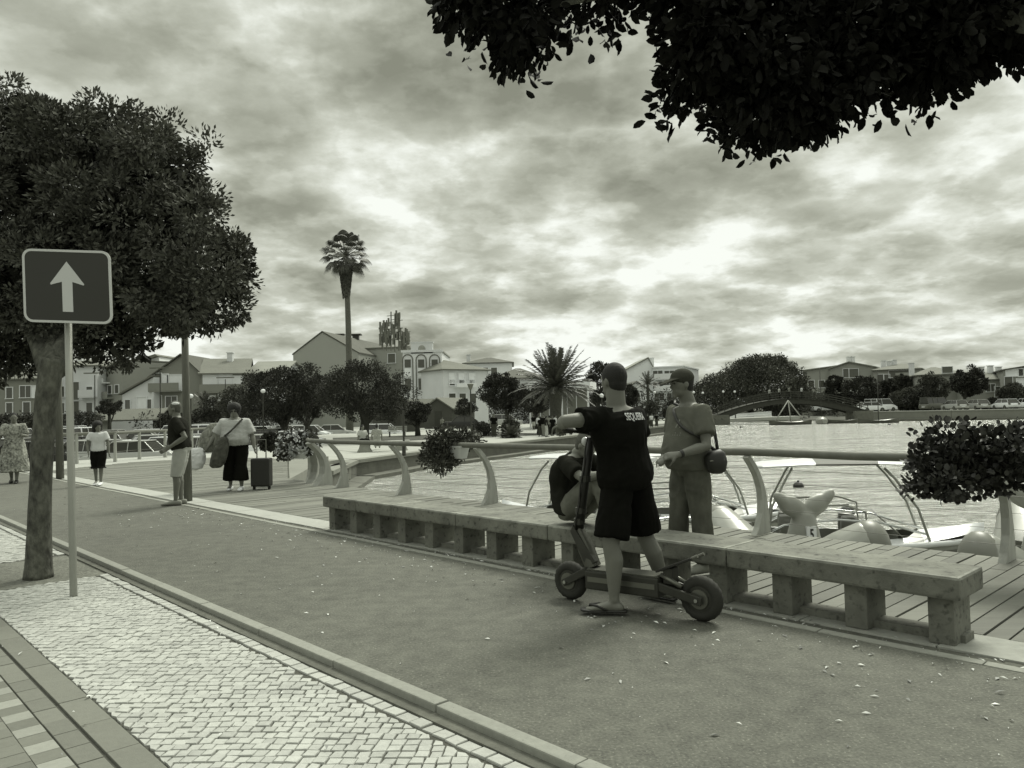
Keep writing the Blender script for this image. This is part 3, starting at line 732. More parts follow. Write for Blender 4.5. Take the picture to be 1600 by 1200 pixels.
for px in (530, 556): mb = MB(); q = PY(px, 523, 125); mb.obox(q, V((.9, 0, 0)), V((0, .6, 0)), V((0, 0, .12))); mb.obox(q - V((0, 0, .7)), V((.5, 0, 0)), V((0, .4, 0)), V((0, 0, .6))); mb.build('roof_vent', darkmetal, wr)
bd('warehouse', 'lower grey annexe wall between the gabled hall and the arched facade', 545, 634, 545, 120, 118, -1, 20, ('flat',), wall_s, roof_t, [(612, 560, 1.2, 1.4, 'd')])
# art deco house with three arched bays
ar, g = bd('arched_house', 'narrow cream facade with three tall arched window bays and a small pediment', 629, 690, 550, 105, 105, -1, 13, ('flat',), wall_w, wall_g, [])
a, b, ex, n, D, ze, zr = g; up = V((0, 0, 1))
for px in (637, 658, 679):
    q = PY(px, 560, 105); c = V((q.x, a.y, 0)); top = PY(px, 562, 105).z; bot = PY(px, 642, 105).z; hw = .62
    f = MB(); arc = [(-hw, top)] + [(-hw * math.cos(t * math.pi / 8), top + hw * math.sin(t * math.pi / 8)) for t in range(1, 8)] + [(hw, top)]
    outl = [(-hw - .14, bot)] + [(x * 1.22, top + (z - top) * 1.22) for x, z in arc] + [(hw + .14, bot)]; inl = [(-hw, bot)] + arc + [(hw, bot)]
    for i in range(len(outl) - 1):
        p = [c + ex * outl[i][0] + up * outl[i][1], c + ex * outl[i + 1][0] + up * outl[i + 1][1], c + ex * inl[i + 1][0] + up * inl[i + 1][1], c + ex * inl[i][0] + up * inl[i][1]]
        f.extr([x + n * .005 for x in p], n * .10)
    fo = f.build('window', shutter_d, ar)
    p = MB(); p.extr([c + ex * x + up * z + n * .004 for x, z in inl], n * .03); p.build('panel', wall_p, fo)
    for zc in (568, 582, 600, 632):
        zq = PY(px, zc, 105).z; p = MB(); p.obox(c + up * zq + n * .06, ex * .42, n * .02, up * (.55 if zc != 600 else .75)); p.obox(c + up * zq + n * .085, ex * .03, n * .01, up * .55); p.build('pane', glass_win if zc != 582 else shutter, fo)
f = MB(); q = PY(659, 542, 105); f.obox(V((q.x, a.y + .3, q.z - .15)), ex * 1.5, n * .3, up * .75); f.obox(V((q.x, a.y + .3, q.z + .65)), ex * 1.62, n * .36, up * .07)
f.obox(V((g[0].x + (g[1].x - g[0].x) / 2, a.y - .08, ze + .12)), ex * ((b - a).length / 2 + .2), n * .12, up * .16); f.build('pediment', wall_p, ar)
f = MB(); f.ell(V((q.x, a.y - .05, q.z - .3)), .5, .12, .55); f.build('medallion', wall_g, ar, smooth=True)
bd('cream_house', 'cream two-storey house with a slim balcony under three shuttered windows', 692, 762, 579, 100, 104, -1, 12, ('hip', 558), wall_p, roof_t,
   [(706, 591, .9, 1.3, 's'), (721, 591, .9, 1.3, 's'), (737, 591, .9, 1.3, 's'), (706, 598, .8, .7), (721, 598, .8, .7), (737, 598, .8, .7), (706, 622, 1, 1.2), (722, 622, 1, 1.2), (738, 622, 1, 1.2)], [(700, 743, 604, .35)])
bd('tiled_house', 'house with a dark wide eave rising behind the cream house', 725, 800, 568, 130, 130, -1, 12, ('hip', 555), wall_p, roof_d, [(772, 580, 1, 1.2), (758, 580, 1, 1.2)], [], [(732, 555, 1.5)])
bd('low_house', 'grey roofed building hidden behind the feather palm', 770, 850, 592, 112, 112, -.4, 12, ('hip', 572), wall_p, roof_d)
bd('white_house', 'tall white house with a blank gable wall behind the two standing men', 978, 1022, 578, 128, 128, -.4, 13, ('gable_y', 560, .8), wall_w, roof_l)
bd('balcony_house', 'pale flats with a roof terrace and balcony rows left of the cap', 1020, 1068, 574, 127, 125, -.4, 14, ('flat',), wall_p, wall_p,
   [(1028, 585, 1.6, 1.2), (1046, 585, 1.6, 1.2), (1028, 602, 1.6, 1.2), (1046, 602, 1.6, 1.2), (1030, 620, 1.6, 1.2), (1050, 620, 1.6, 1.2)], [(1022, 1066, 592, .8), (1022, 1066, 610, .8)], [(1018, 560, 2)])
bd('low_house', 'low dark roofed house in front of the white gable wall', 974, 1016, 612, 118, 118, -.4, 9, ('gable_y', 597, .5), wall_p, roof_d, [(995, 622, 1, 1.2)])
bd('waterfront_house', 'flat faded grey house right of the big rounded tree mass', 1254, 1322, 578, 150, 146, 0, 14, ('shed', 572, 1), wall_g, roof_l, [(1268, 600, 1, 1.4), (1284, 600, 1, 1.4), (1300, 600, 1, 1.4), (1262, 622, 1.2, 2, 's'), (1276, 622, 1.2, 2)])
bd('waterfront_house', 'grey gabled house with a rooftop box above the right bank trees', 1296, 1366, 575, 146, 142, 0, 16, ('gable_y', 566, .45), wall_g, roof_l, [(1334, 583, 1.6, 1.6, 'd'), (1322, 583, 1, 1.6, 'd'), (1350, 600, 1, 1.4), (1330, 604, 1, 1.4)], [], [(1326, 558, 2.5), (1332, 558, 2.5)])
bd('waterfront_house', 'long grey house with three chimneys and a dark upper balcony', 1364, 1438, 578, 140, 136, 0, 14, ('hip', 566), wall_g, roof_t, [(1376, 592, .9, 1.6), (1386, 592, .9, 1.6), (1406, 584, 3.5, 1.2, 'd'), (1424, 590, 1, 1.4), (1408, 606, 1, 1.4)], [(1400, 1426, 590, .8)], [(1380, 564, 2), (1389, 565, 2), (1397, 563, 2)])
bd('waterfront_house', 'pale low roofed house behind the bushes left of the round dark tree', 1436, 1508, 586, 128, 126, 0, 12, ('hip', 571), wall_g, roof_t, [(1446, 600, 1, 1.2), (1480, 578, 1.5, 1, 'd'), (1462, 602, 1, 1.2)], [], [(1424, 568, 2)])
bd('waterfront_house', 'low tiled terrace with two tall chimneys right of the round dark tree', 1500, 1572, 594, 124, 122, 0, 10, ('gable_x', 583), wall_g, roof_t, [(1548, 606, 1.2, 1.2), (1560, 612, 1, 1.6), (1525, 606, 1, 1.2)], [], [(1533, 574, 2.4), (1547, 572, 3), (1560, 574, 2)])
bd('modern_block', 'dark slatted modern block cut by the right edge', 1567, 1680, 577, 118, 114, 0, 14, ('shed', 563, 1), wall_g, roof_d, [(1585, 582, 2.2, 1.1, 's'), (1605, 582, 2.2, 1.1), (1576, 600, 1, 2.2, 'd'), (1596, 602, 1.2, 2, 's')])
# telecom masts on the roof
t_ = thing('antenna_mast', 'cluster of phone antennas rising above the arched cream facade', 'antenna', PY(617, 552, 112))
rs = random.Random(4)
for (px, yt, yb, w_) in ((598, 505, 546, 3), (604, 500, 548, 1.4), (611, 487, 548, 2), (617, 490, 550, 2), (623, 489, 548, 2), (629, 518, 550, 1.4), (635, 514, 548, 1.6)):
    mb = MB(); p0 = PY(px, yb, 112); p1 = PY(px, yt, 112); mb.tube([p0, p1], .10, 6)
    for k in range(9):
        q = p0.lerp(p1, rs.uniform(.25, .95)); mb.obox(q + V((rs.uniform(-.45, .45), rs.uniform(-.3, .3), 0)), V((.14, 0, 0)), V((0, .08, 0)), V((0, 0, rs.uniform(.35, .9))))
    for k in range(4):
        q = p0.lerp(p1, rs.uniform(.1, .9)); mb.tube([q - V((.6, 0, 0)), q + V((.6, 0, .1))], .05, 5)
    mb.build('antenna', greymetal, t_)
# timber market huts
def hut(label, px, y_e, Y, w_, d_, h_, rz, m1=None, zb=-.45):
    b = PY(px, y_e, Y); root = thing('wooden_hut', label, 'hut', (b.x, b.y, zb)); root_l = b
    ex = V((math.cos(rz), math.sin(rz), 0)); ey = V((-ex.y, ex.x, 0)); c = V((b.x, b.y, zb)); up = V((0, 0, 1)); m_ = MB()
    m_.obox(c + up * h_ / 2, ex * w_ / 2, ey * d_ / 2, up * h_ / 2)
    m_.extr([c - ex * w_ / 2 - ey * d_ / 2 + up * h_, c + ex * w_ / 2 - ey * d_ / 2 + up * h_, c - ey * d_ / 2 + up * (h_ + w_ * .3)], ey * d_)
    m_.build('wall', m1 or mat('hut_board', .065, .8, .2, 3, stretch=(1, 1, 6)), root); r_ = MB()
    for s in (-1, 1):
        p0 = c + ex * s * (w_ / 2 + .3) - ey * (d_ / 2 + .25) + up * (h_ - .15); p1 = c - ey * (d_ / 2 + .25) + up * (h_ + w_ * .3 + .03)
        r_.extr([p0, p1, p1 + up * .14, p0 + up * .14], ey * (d_ + .5))
    r_.build('roof', roof_t, root); dr = MB(); dr.obox(c - ey * (d_ / 2 + .02) + up * 1.0, ex * .45, ey * .03, up * 1.0); dr.build('door', bark_d, root); return root
hut('dark wooden hut with its gable facing the black parked car', 703, 640, 90, 3.6, 5.5, 2.3, R(-25))
hut('wide dark wooden hut half hidden under the big round tree', 617, 650, 78, 4.6, 3.5, 2.3, R(12))
hut('small dark wooden hut between the topiary tree and the gabled hut', 655, 650, 96, 4.0, 3.5, 2.2, R(70))
# small brick kiosk with a picket screen, by the car park
r_ = thing('kiosk', 'low tiled kiosk with a white picket screen behind the parked cars', 'kiosk', PY(205, 690, 88))
q = PY(205, 655, 88); mb = MB(); mb.box(q.x - 3.4, q.x + 3.6, q.y - 1.5, q.y + 2.5, -1, q.z); mb.extr([(q.x - 3.4, q.y - 1.5, q.z), (q.x - 3.4, q.y + 2.5, q.z), (q.x - 3.4, q.y + .5, q.z + 1.0)], (7, 0, 0)); mb.build('wall', wall_g, r_)
mb = MB(); 
for y0, y1 in ((q.y - 2, q.y + .5), (q.y + 3, q.y + .5)): mb.extr([(q.x - 3.8, y0, q.z - .2), (q.x - 3.8, y1, q.z + 1.05), (q.x - 3.8, y1, q.z + 1.2), (q.x - 3.8, y0, q.z - .05)], (7.8, 0, 0))
mb.build('roof', roof_t, r_)
mb = MB()
for k in range(46): mb.box(q.x - 1.2 + k * .1, q.x - 1.13 + k * .1, q.y - 2.0, q.y - 1.95, -1, q.z - .15)
mb.box(q.x - 1.2, q.x + 3.4, q.y - 1.95, q.y - 1.9, -.6, -.5); mb.box(q.x - 1.2, q.x + 3.4, q.y - 1.95, q.y - 1.9, q.z - .5, q.z - .4)
mb.build('picket_screen', white_p, r_)
# white cafe pavilion by the feather palm
r_ = thing('pavilion', 'flat white roofed glass pavilion behind the feather palm', 'pavilion', PY(875, 650, 80)); a = PY(826, 607, 80); b = PY(922, 606, 76)
mb = MB(); mb.extr([V((a.x, a.y, a.z)), V((b.x, b.y, b.z)), V((b.x, b.y, b.z + .75)), V((a.x, a.y, a.z + .7))], (1.5, 8, 0)); mb.build('roof', wall_w, r_)
for t in (.02, .55, .97):
    p = a.lerp(b, t); mb = MB(); mb.box(p.x - .09, p.x + .09, p.y + .15, p.y + .35, -.45, p.z); mb.build('column', white_p, r_)
mb = MB(); mb.extr([V((a.x + .3, a.y + 1.5, -.4)), V((b.x - .2, b.y + 1.5, -.4)), V((b.x - .2, b.y + 1.5, b.z)), V((a.x + .3, a.y + 1.5, a.z))], (.1, .12, 0)); mb.build('glass_wall', pale_glass, r_)
mb = MB()
for t in (.2, .35, .5, .65, .8): p = a.lerp(b, t); mb.box(p.x - .04, p.x + .04, p.y + 1.40, p.y + 1.48, -.4, p.z)
mb.build('mullion', white_p, r_)
# ---------------------------------------------------------------- cars
car_cols = {'white': mat('white_car_paint', .85, .25), 'silver': mat('silver_car_paint', .50, .3, metal=.3), 'grey': mat('grey_car_paint', .14, .3, metal=.3), 'black': mat('black_car_paint', .018, .25)}
lamp_m = mat('head_lamp', .6, .1); tail_m = mat('tail_lamp', .12, .3)
def make_car(kind):
    L_, H, hood, cab = {'hatchback': (3.9, 1.46, .92, (-1.85, -1.45, .55, 1.15)), 'saloon': (4.5, 1.44, .92, (-1.35, -.85, .55, 1.15)), 'van': (4.7, 1.9, 1.05, (-2.28, -2.2, 1.15, 1.7))}[kind]
    root = thing('parked_car', '', 'car'); h = L_ / 2; w_ = .86; xr0, xr1, xf1, xf0 = cab
    pts = [(-h + .05, .28), (-h - .02, .55), (-h + .03, .80), (-h + .22, hood + .02), (xf0 - .1, hood), (h - .45, hood - .14), (h - .08, .66), (h, .45), (h - .04, .26)]
    m_ = MB(); m_.extr([V((x, -w_, z)) for x, z in pts], (0, 2 * w_, 0)); body = m_.build('body', car_cols['silver'], root, bevel=.07, smooth=True, auto=50)
    g = MB(); b0 = [(xr0, -.78, hood - .02), (xf0, -.78, hood - .02), (xf0, .78, hood - .02), (xr0, .78, hood - .02)]; t0 = [(xr1, -.62, H - .04), (xf1, -.62, H - .04), (xf1, .62, H - .04), (xr1, .62, H - .04)]
    g.add(b0 + t0, [(3, 2, 1, 0), (4, 5, 6, 7), (0, 1, 5, 4), (1, 2, 6, 5), (2, 3, 7, 6), (3, 0, 4, 7)]); g.build('windows', glass_d, root)
    r_ = MB(); r_.box(xr1 - .05, xf1 + .05, -.66, .66, H - .05, H + .005)
    for s in (-1, 1):
        for (x0, x1) in ((xr0, xr1), (xf0, xf1)): r_.tube([(x0, s * .80, hood), (x1, s * .645, H - .03)], .024, 5)
        xm = (xr0 + xf0) / 2 - .05; r_.tube([(xm, s * .80, hood), (xm, s * .645, H - .03)], .024, 5)
        if kind == 'van': r_.tube([(-1.2, s * .80, hood), (-1.2, s * .645, H - .03)], .05, 5)
    r_.build('roof', car_cols['silver'], root, bevel=.015)
    for x in (-h + .78, h - .8):
        for s in (-1, 1):
            t_ = MB(); st = [((x, s * (w_ - .19), .31), (.31, 0, 0), (0, 0, .31)), ((x, s * (w_ + .012), .31), (.31, 0, 0), (0, 0, .31))]; t_.loft(st, 18); wh = t_.build('wheel', rubber, root)
            q = MB(); q.loft([((x, s * (w_ + .0), .31), (.19, 0, 0), (0, 0, .19)), ((x, s * (w_ + .03), .31), (.17, 0, 0), (0, 0, .17))], 14); q.build('rim', greymetal, wh)
    for s in (-1, 1):
        q = MB(); q.box(h - .22, h + .01, s * .62 - .18, s * .62 + .18, .60, .72); q.build('headlight', lamp_m, root)
        q = MB(); q.box(-h - .03, -h + .12, s * .66 - .14, s * .66 + .14, .66, .86); q.build('tail_light', tail_m, root)
        q = MB(); q.obox((xf0 - .12, s * .93, hood + .06), (.06, 0, 0), (0, .09, 0), (0, 0, .06)); q.build('mirror', black_p, root)
    q = MB(); q.box(-h - .05, -h, -.26, .26, .50, .61); q.build('number_plate', white_p, root)
    q = MB(); q.box(h - .03, h + .03, -.45, .45, .36, .50); q.build('grille', black_p, root)
    return root
protos = {k: make_car(k) for k in ('hatchback', 'saloon', 'van')}; _pu = {k: False for k in protos}
def place_car(kind, colour, loc, rz, label, group):
    src = protos[kind]
    if not _pu[kind]: c = src; _pu[kind] = True; kids = list(src.children)
    else:
        c = src.copy(); link(c); kids = []
        for ch in src.children:
            d = ch.copy(); link(d, c); kids.append(d)
            for g_ in ch.children: e = g_.copy(); link(e, d)
    for d in kids:
        if d.name.split('.')[0] in ('body', 'roof'): d.material_slots[0].link = 'OBJECT'; d.material_slots[0].material = car_cols[colour]
    c.location = loc; c.rotation_euler = (0, 0, rz); c['label'] = label; c['group'] = group; c['category'] = 'car'
rows = [('nearest', [(-70, 38, 5, 'hatchback', 'grey'), (68, 37.5, 8, 'hatchback', 'black'), (135, 38, 172, 'hatchback', 'silver'), (205, 36, 183, 'saloon', 'silver'), (262, 41, 170, 'hatchback', 'white'), (318, 39, 150, 'hatchback', 'silver'), (366, 41, 20, 'saloon', 'white'), (418, 42, 20, 'hatchback', 'silver')]),
        ('second', [(-20, 46, 95, 'saloon', 'white'), (40, 46, 95, 'hatchback', 'grey'), (120, 46, 80, 'hatchback', 'black'), (255, 47, 35, 'hatchback', 'silver'), (296, 47, 215, 'saloon', 'silver'), (345, 46, 30, 'saloon', 'white'), (392, 48, 205, 'saloon', 'black'), (452, 50, 190, 'saloon', 'white')]),
        ('third', [(20, 58, 90, 'van', 'white'), (75, 58, 90, 'hatchback', 'silver'), (128, 57, 88, 'van', 'white'), (176, 57, 170, 'saloon', 'white'), (225, 58, 15, 'saloon', 'silver'), (285, 58, 195, 'van', 'white'), (315, 60, 10, 'saloon', 'silver'), (340, 57, 10, 'van', 'white'), (372, 60, 185, 'saloon', 'white'), (400, 58, 190, 'hatchback', 'grey'), (455, 62, 12, 'hatchback', 'silver')]),
        ('farthest', [(50, 74, 0, 'saloon', 'white'), (110, 74, 0, 'van', 'white'), (175, 74, 180, 'saloon', 'silver'), (240, 72, 0, 'hatchback', 'white'), (290, 72, 180, 'van', 'silver'), (345, 74, 0, 'van', 'white'), (410, 74, 0, 'hatchback', 'white'), (445, 76, 180, 'saloon', 'silver'), (485, 74, 0, 'hatchback', 'white'), (520, 76, 10, 'saloon', 'silver'), (600, 72, 0, 'hatchback', 'white')])]
ords = ['first', 'second', 'third', 'fourth', 'fifth', 'sixth', 'seventh', 'eighth', 'ninth', 'tenth', 'eleventh']
for rn, cs in rows:
    for i, (px, Y, a, k, c) in enumerate(cs):
        p = PY(px, 680, Y); place_car(k, c, (p.x, p.y, -1.0), R(a), f'{c} {k}, {ords[i]} from the left in the {rn} row of the car park', 'cars in the sunken car park')
p = PY(728, 660, 74); place_car('saloon', 'black', (p.x, p.y, -.45), R(4), 'black saloon parked alone on the square by the wooden hut', 'cars on the square')
p = PY(790, 655, 88); place_car('hatchback', 'silver', (p.x, p.y, -.45), R(0), 'pale hatchback behind the black saloon on the square', 'cars on the square')
for i, (px, Y, a, k, c, lb) in enumerate([(1492, 108, 92, 'hatchback', 'silver', 'silver hatchback seen from behind on the far bank, under the round dark tree'), (1527, 109, 86, 'hatchback', 'silver', 'low silver hatchback second from the right edge group on the far bank'),
        (1571, 107, 90, 'hatchback', 'white', 'white hatchback facing away between bushes on the far bank'), (1605, 106, 90, 'saloon', 'white', 'white car cut by the right edge on the far bank'), (1462, 112, 20, 'van', 'grey', 'dark van beside the bushes on the far bank'),
        (1376, 116, 15, 'van', 'white', 'white van under the leaning trees behind the moored boats'), (1362, 113, 5, 'hatchback', 'white', 'small white car below the leaning trees on the far bank'), (1290, 128, 0, 'saloon', 'white', 'white car behind the right half of the footbridge'), (1318, 127, 0, 'hatchback', 'silver', 'silver car behind the right foot of the footbridge')]):
    p = PY(px, 640, Y); place_car(k, c, (p.x, p.y, .02 if px > 1340 else .02), R(a), lb, 'cars on the far bank')
# ---------------------------------------------------------------- trees and planting
def far_tree(label, px, y0, y1, wpx, Y, zb, lm, seed, name='broadleaf_tree', n=90, per=34, leaf=.30, trunk_px=None, group=None, trn=.2, blobs=None, shell=.5, cat='tree', bare=False):
    """crown between picture heights y0 (top) and y1 (bottom), wpx wide, at real distance Y"""
    k = Y / F; rnd = random.Random(seed)
    c = PY(px, (y0 + y1) / 2, Y); rz = (y1 - y0) * k / 2; rx = wpx * k / 2
    if blobs is None:
        blobs = [(c.x, c.y, c.z, rx * .72, rx * .65, rz * .82)]
        for i in range(5):
            a = i * 1.257 + seed; blobs.append((c.x + math.cos(a) * rx * .55, c.y + math.sin(a) * rx * .45, c.z + rnd.uniform(-.3, .35) * rz, rx * rnd.uniform(.36, .48), rx * .42, rz * rnd.uniform(.5, .68)))
    b = PY(trunk_px or px, 640, Y); base = V((b.x, b.y, zb))
    return tree(name, label, base, [base.lerp(V((c.x, c.y, c.z - rz * .6)), .55), V((c.x, c.y, c.z - rz * .4))], blobs, n, per, max(.3, rx * .2), leaf, lm, trn, seed, group, .6, tm=bark_d, shell=shell, label_c=cat)
far_tree('big dark round clipped tree right of the palm, with people seated under it', 572, 556, 664, 150, 52, -.45, leaf_dark, 3, n=190, per=60, leaf=.20, trunk_px=566, trn=.32)
far_tree('wide dark tree mass left of the big round tree', 438, 568, 664, 130, 60, -1.0, leaf_dark, 5, n=170, per=60, leaf=.24, trunk_px=452, trn=.3)
far_tree('dark clipped tree left of the wide tree mass, above the parked cars', 480, 580, 662, 90, 66, -1.0, leaf_dark, 6, n=110, per=50, leaf=.26)
far_tree('low dark bush clump behind the woman with the suitcase', 385, 606, 660, 90, 70, -1.0, leaf_mid, 8, n=90, per=40, leaf=.26, cat='shrub', name='shrub')
far_tree('leafy shrub with a spiky palm behind the left standing man', 330, 622, 664, 56, 74, -1.0, leaf_mid, 9, n=60, per=36, leaf=.26, cat='shrub', name='shrub')
far_tree('clipped umbrella shaped tree between the grey house and the kiosk', 171, 625, 648, 40, 84, -1.0, leaf_dark, 10, n=45, per=40, leaf=.22)
far_tree('row of low garden shrubs below the pale house', 125, 640, 668, 70, 82, -1.0, leaf_dark, 12, n=60, per=34, leaf=.24, cat='shrub', name='shrub')
far_tree('small shrub below the brown apartment house', 62, 648, 672, 40, 84, -1.0, leaf_mid, 13, n=40, per=30, leaf=.24, cat='shrub', name='shrub')
far_tree('dark shrub behind the lamp pole and the left standing man', 300, 646, 668, 40, 72, -1.0, leaf_dark, 14, n=40, per=34, leaf=.22, cat='shrub', name='shrub')
far_tree('small bonsai-like tree on a twisted trunk beside the wooden hut', 652, 627, 668, 42, 62, -.45, leaf_dark, 15, n=60, per=40, leaf=.18, trn=.2)
far_tree('tall dark tree left of the feather palm', 788, 574, 652, 76, 70, -.45, leaf_dark, 16, n=150, per=48, leaf=.24, trunk_px=796, trn=.16)
far_tree('dark tree behind the feather palm trunk', 836, 600, 650, 60, 76, -.45, leaf_dark, 17, n=80, per=40, leaf=.26)
far_tree('small dense tree between the cream house and the tall dark tree', 728, 622, 652, 36, 84, -.45, leaf_dark, 18, n=50, per=36, leaf=.22)
far_tree('tree standing behind the head of the man on the scooter', 935, 560, 640, 60, 92, -.45, leaf_dark, 19, n=90, per=40, leaf=.34)
far_tree('dark shrubbery behind the white pavilion', 905, 610, 650, 60, 96, -.45, leaf_dark, 20, n=70, per=36, leaf=.34, cat='shrub', name='shrub')
far_tree('small dark tree between the two standing men', 984, 595, 640, 24, 90, -.45, leaf_dark, 21, n=50, per=36, leaf=.28)
far_tree('shrub planted by the path with the crowd', 757, 660, 684, 40, 58, -.45, leaf_dark, 22, n=40, per=36, leaf=.16, cat='shrub', name='shrub')
far_tree('spiky low bush at the quay edge left of the crowd', 797, 655, 684, 28, 54, -.45, leaf_mid, 23, n=36, per=40, leaf=.22, cat='shrub', name='shrub')
far_tree('bush on the square between the two men', 1014, 625, 655, 34, 84, -.45, leaf_mid, 24, n=44, per=36, leaf=.24, cat='shrub', name='shrub')
far_tree('leafy bush behind the cap of the standing man', 1050, 622, 656, 30, 88, -.45, leaf_dark, 25, n=44, per=36, leaf=.24, cat='shrub', name='shrub')
# the great rounded mass behind the footbridge
Yb = 132
far_tree('huge rounded tree mass behind the footbridge', 1172, 560, 650, 165, Yb, -.6, leaf_far, 31, n=420, per=60, leaf=.5, trn=.5,
         blobs=[blob_px(1200, 598, Yb, 50, 36, 6), blob_px(1150, 612, Yb, 46, 28, 6), blob_px(1112, 626, Yb, 30, 20, 5), blob_px(1225, 612, Yb, 28, 34, 5), blob_px(1180, 585, Yb, 34, 22, 5), blob_px(1240, 626, Yb, 20, 18, 4)], shell=.6)
for i, (px, y0, y1, wp, Y, lm, lb) in enumerate([
        (1303, 578, 642, 30, 124, leaf_dark, 'upright oval tree on the far bank left of the leaning group'), (1345, 584, 640, 62, 122, leaf_dark, 'broad leaning tree above the moored boats on the far bank'),
        (1386, 590, 640, 34, 124, leaf_dark, 'smaller leaning tree right of the broad one on the far bank'), (1418, 606, 643, 54, 120, leaf_far, 'loose bushy thicket in the middle of the far bank'),
        (1456, 580, 634, 54, 122, leaf_far, 'pale feathery tree above the dark van'), (1512, 568, 622, 52, 114, leaf_dark, 'round dark tree on a clear slanting trunk, the darkest on the right bank'),
        (1440, 612, 645, 50, 117, leaf_dark, 'dark bush beside the van on the far bank'), (1552, 622, 642, 34, 112, leaf_dark, 'low dark bush between two parked cars on the far bank'),
        (1580, 598, 636, 40, 116, leaf_far, 'airy shrub in front of the modern block'), (1596, 606, 640, 34, 118, leaf_mid, 'shrub cut by the right edge on the far bank'), (1408, 585, 612, 30, 134, leaf_far, 'faint tree top in front of the long grey house')]):
    far_tree(lb, px, y0, y1, wp, Y, 0, lm, 40 + i, n=110, per=40, leaf=.42, trn=.22, trunk_px=(1500 if i == 5 else None), cat='tree' if i not in (3, 6, 7, 8, 9) else 'shrub', name='broadleaf_tree' if i not in (3, 6, 7, 8, 9) else 'shrub')
def shrub_line(label, pxs, y0, y1, Y, zb, seed):
    blobs = [blob_px(px, (y0 + y1) / 2 + random.Random(px).uniform(-3, 3), Y, 22, (y1 - y0) / 2, 2.0) for px in pxs]
    far_tree(label, sum(pxs) / len(pxs), y0, y1, max(pxs) - min(pxs), Y, zb, leaf_dark, seed, n=len(pxs) * 22, per=30, leaf=.4, blobs=blobs, cat='hedge', name='hedge', trn=.05)
shrub_line('dark hedge in front of the waterfront houses on the right bank', list(range(1260, 1420, 26)), 622, 642, 136, 0, 71)
shrub_line('long dark hedge at the back of the square', list(range(690, 1090, 30)), 630, 652, 108, -.45, 72)
shrub_line('low hedge below the houses behind the car park', list(range(240, 420, 26)), 650, 668, 88, -1, 73)
shrub_line('hedge left of the brown apartment house', list(range(-60, 80, 26)), 655, 668, 90, -1, 74)
# feather palm
def fronds(root, top, n, length, m, seed, droop=1.0, emin=-.3, emax=1.45, width=.5, nl=26, name='frond', every=1):
    rs = np.random.RandomState(seed); Vs = []; Fs = []; nb = 0; rib = MB()
    for i in range(n):
        az = i * 2.39996 + rs.uniform(-.2, .2); el = emin + (emax - emin) * ((i + .5) / n); ln = length * rs.uniform(.85, 1.08)
        d = np.array([math.cos(az) * math.cos(el), math.sin(az) * math.cos(el), math.sin(el)])
        pts = []; p = np.array(top, float); dd = d.copy()
        for k in range(13):
            pts.append(p.copy()); p = p + dd * ln / 12; dd = dd + np.array([0, 0, -1]) * droop * .055 * (0.4 + k / 9.0) * (1.2 - max(0, math.sin(el)) * .75); dd /= np.linalg.norm(dd)
        pts = np.array(pts); rib.tube([V(q) for q in pts[::3]], [.035, .03, .022, .015, .006], 4)
        for k in range(nl):
            t = .12 + .88 * k / nl; x = t * 12; j = min(int(x), 11); q = pts[j] + (pts[j + 1] - pts[j]) * (x - j); tg = unit((pts[j + 1] - pts[j])[None])[0]
            sd_ = np.cross(tg, [0, 0, 1.]); sd_ /= np.linalg.norm(sd_) + 1e-6; lw = width * math.sin(math.pi * (.12 + .8 * t)) ** .6
            for s in (-1, 1):
                dv = sd_ * s * .75 + tg * .75 + np.array([0, 0, rs.uniform(-.35, .12)]); dv /= np.linalg.norm(dv); nn = np.cross(dv, tg); nn /= np.linalg.norm(nn) + 1e-6; wd = np.cross(dv, nn) * .028
                e = q + dv * lw; Vs += [q - wd, q + wd, e + np.array([0, 0, -lw * .15]), q + dv * lw * .5 - wd]; Fs.append([nb, nb + 1, nb + 2, nb + 3]); nb += 4
    o = mesh_np('fronds', np.array(Vs), np.array(Fs), m, root); rib.build('frond_ribs', m, root); return o
Yp = 62; b = PY(868, 650, Yp); base = V((b.x, b.y, -.45)); top = PY(868, 606, Yp)
r_ = thing('feather_palm', 'stout feather palm with a wide fountain of fronds beside the pavilion', 'palm tree', base); mb = MB()
mb.tube([base, base.lerp(top, .5), top - V((0, 0, .6)), top - V((0, 0, .1))], [.5, .46, .55, .62], 14); mb.build('trunk', mat('palm_trunk', .085, .95, .35, 6, .05, 10), r_, smooth=True)
fronds(r_, top, 76, 3.7, palm_m, 5, 1.0, -.25, 1.45, .46, 34)
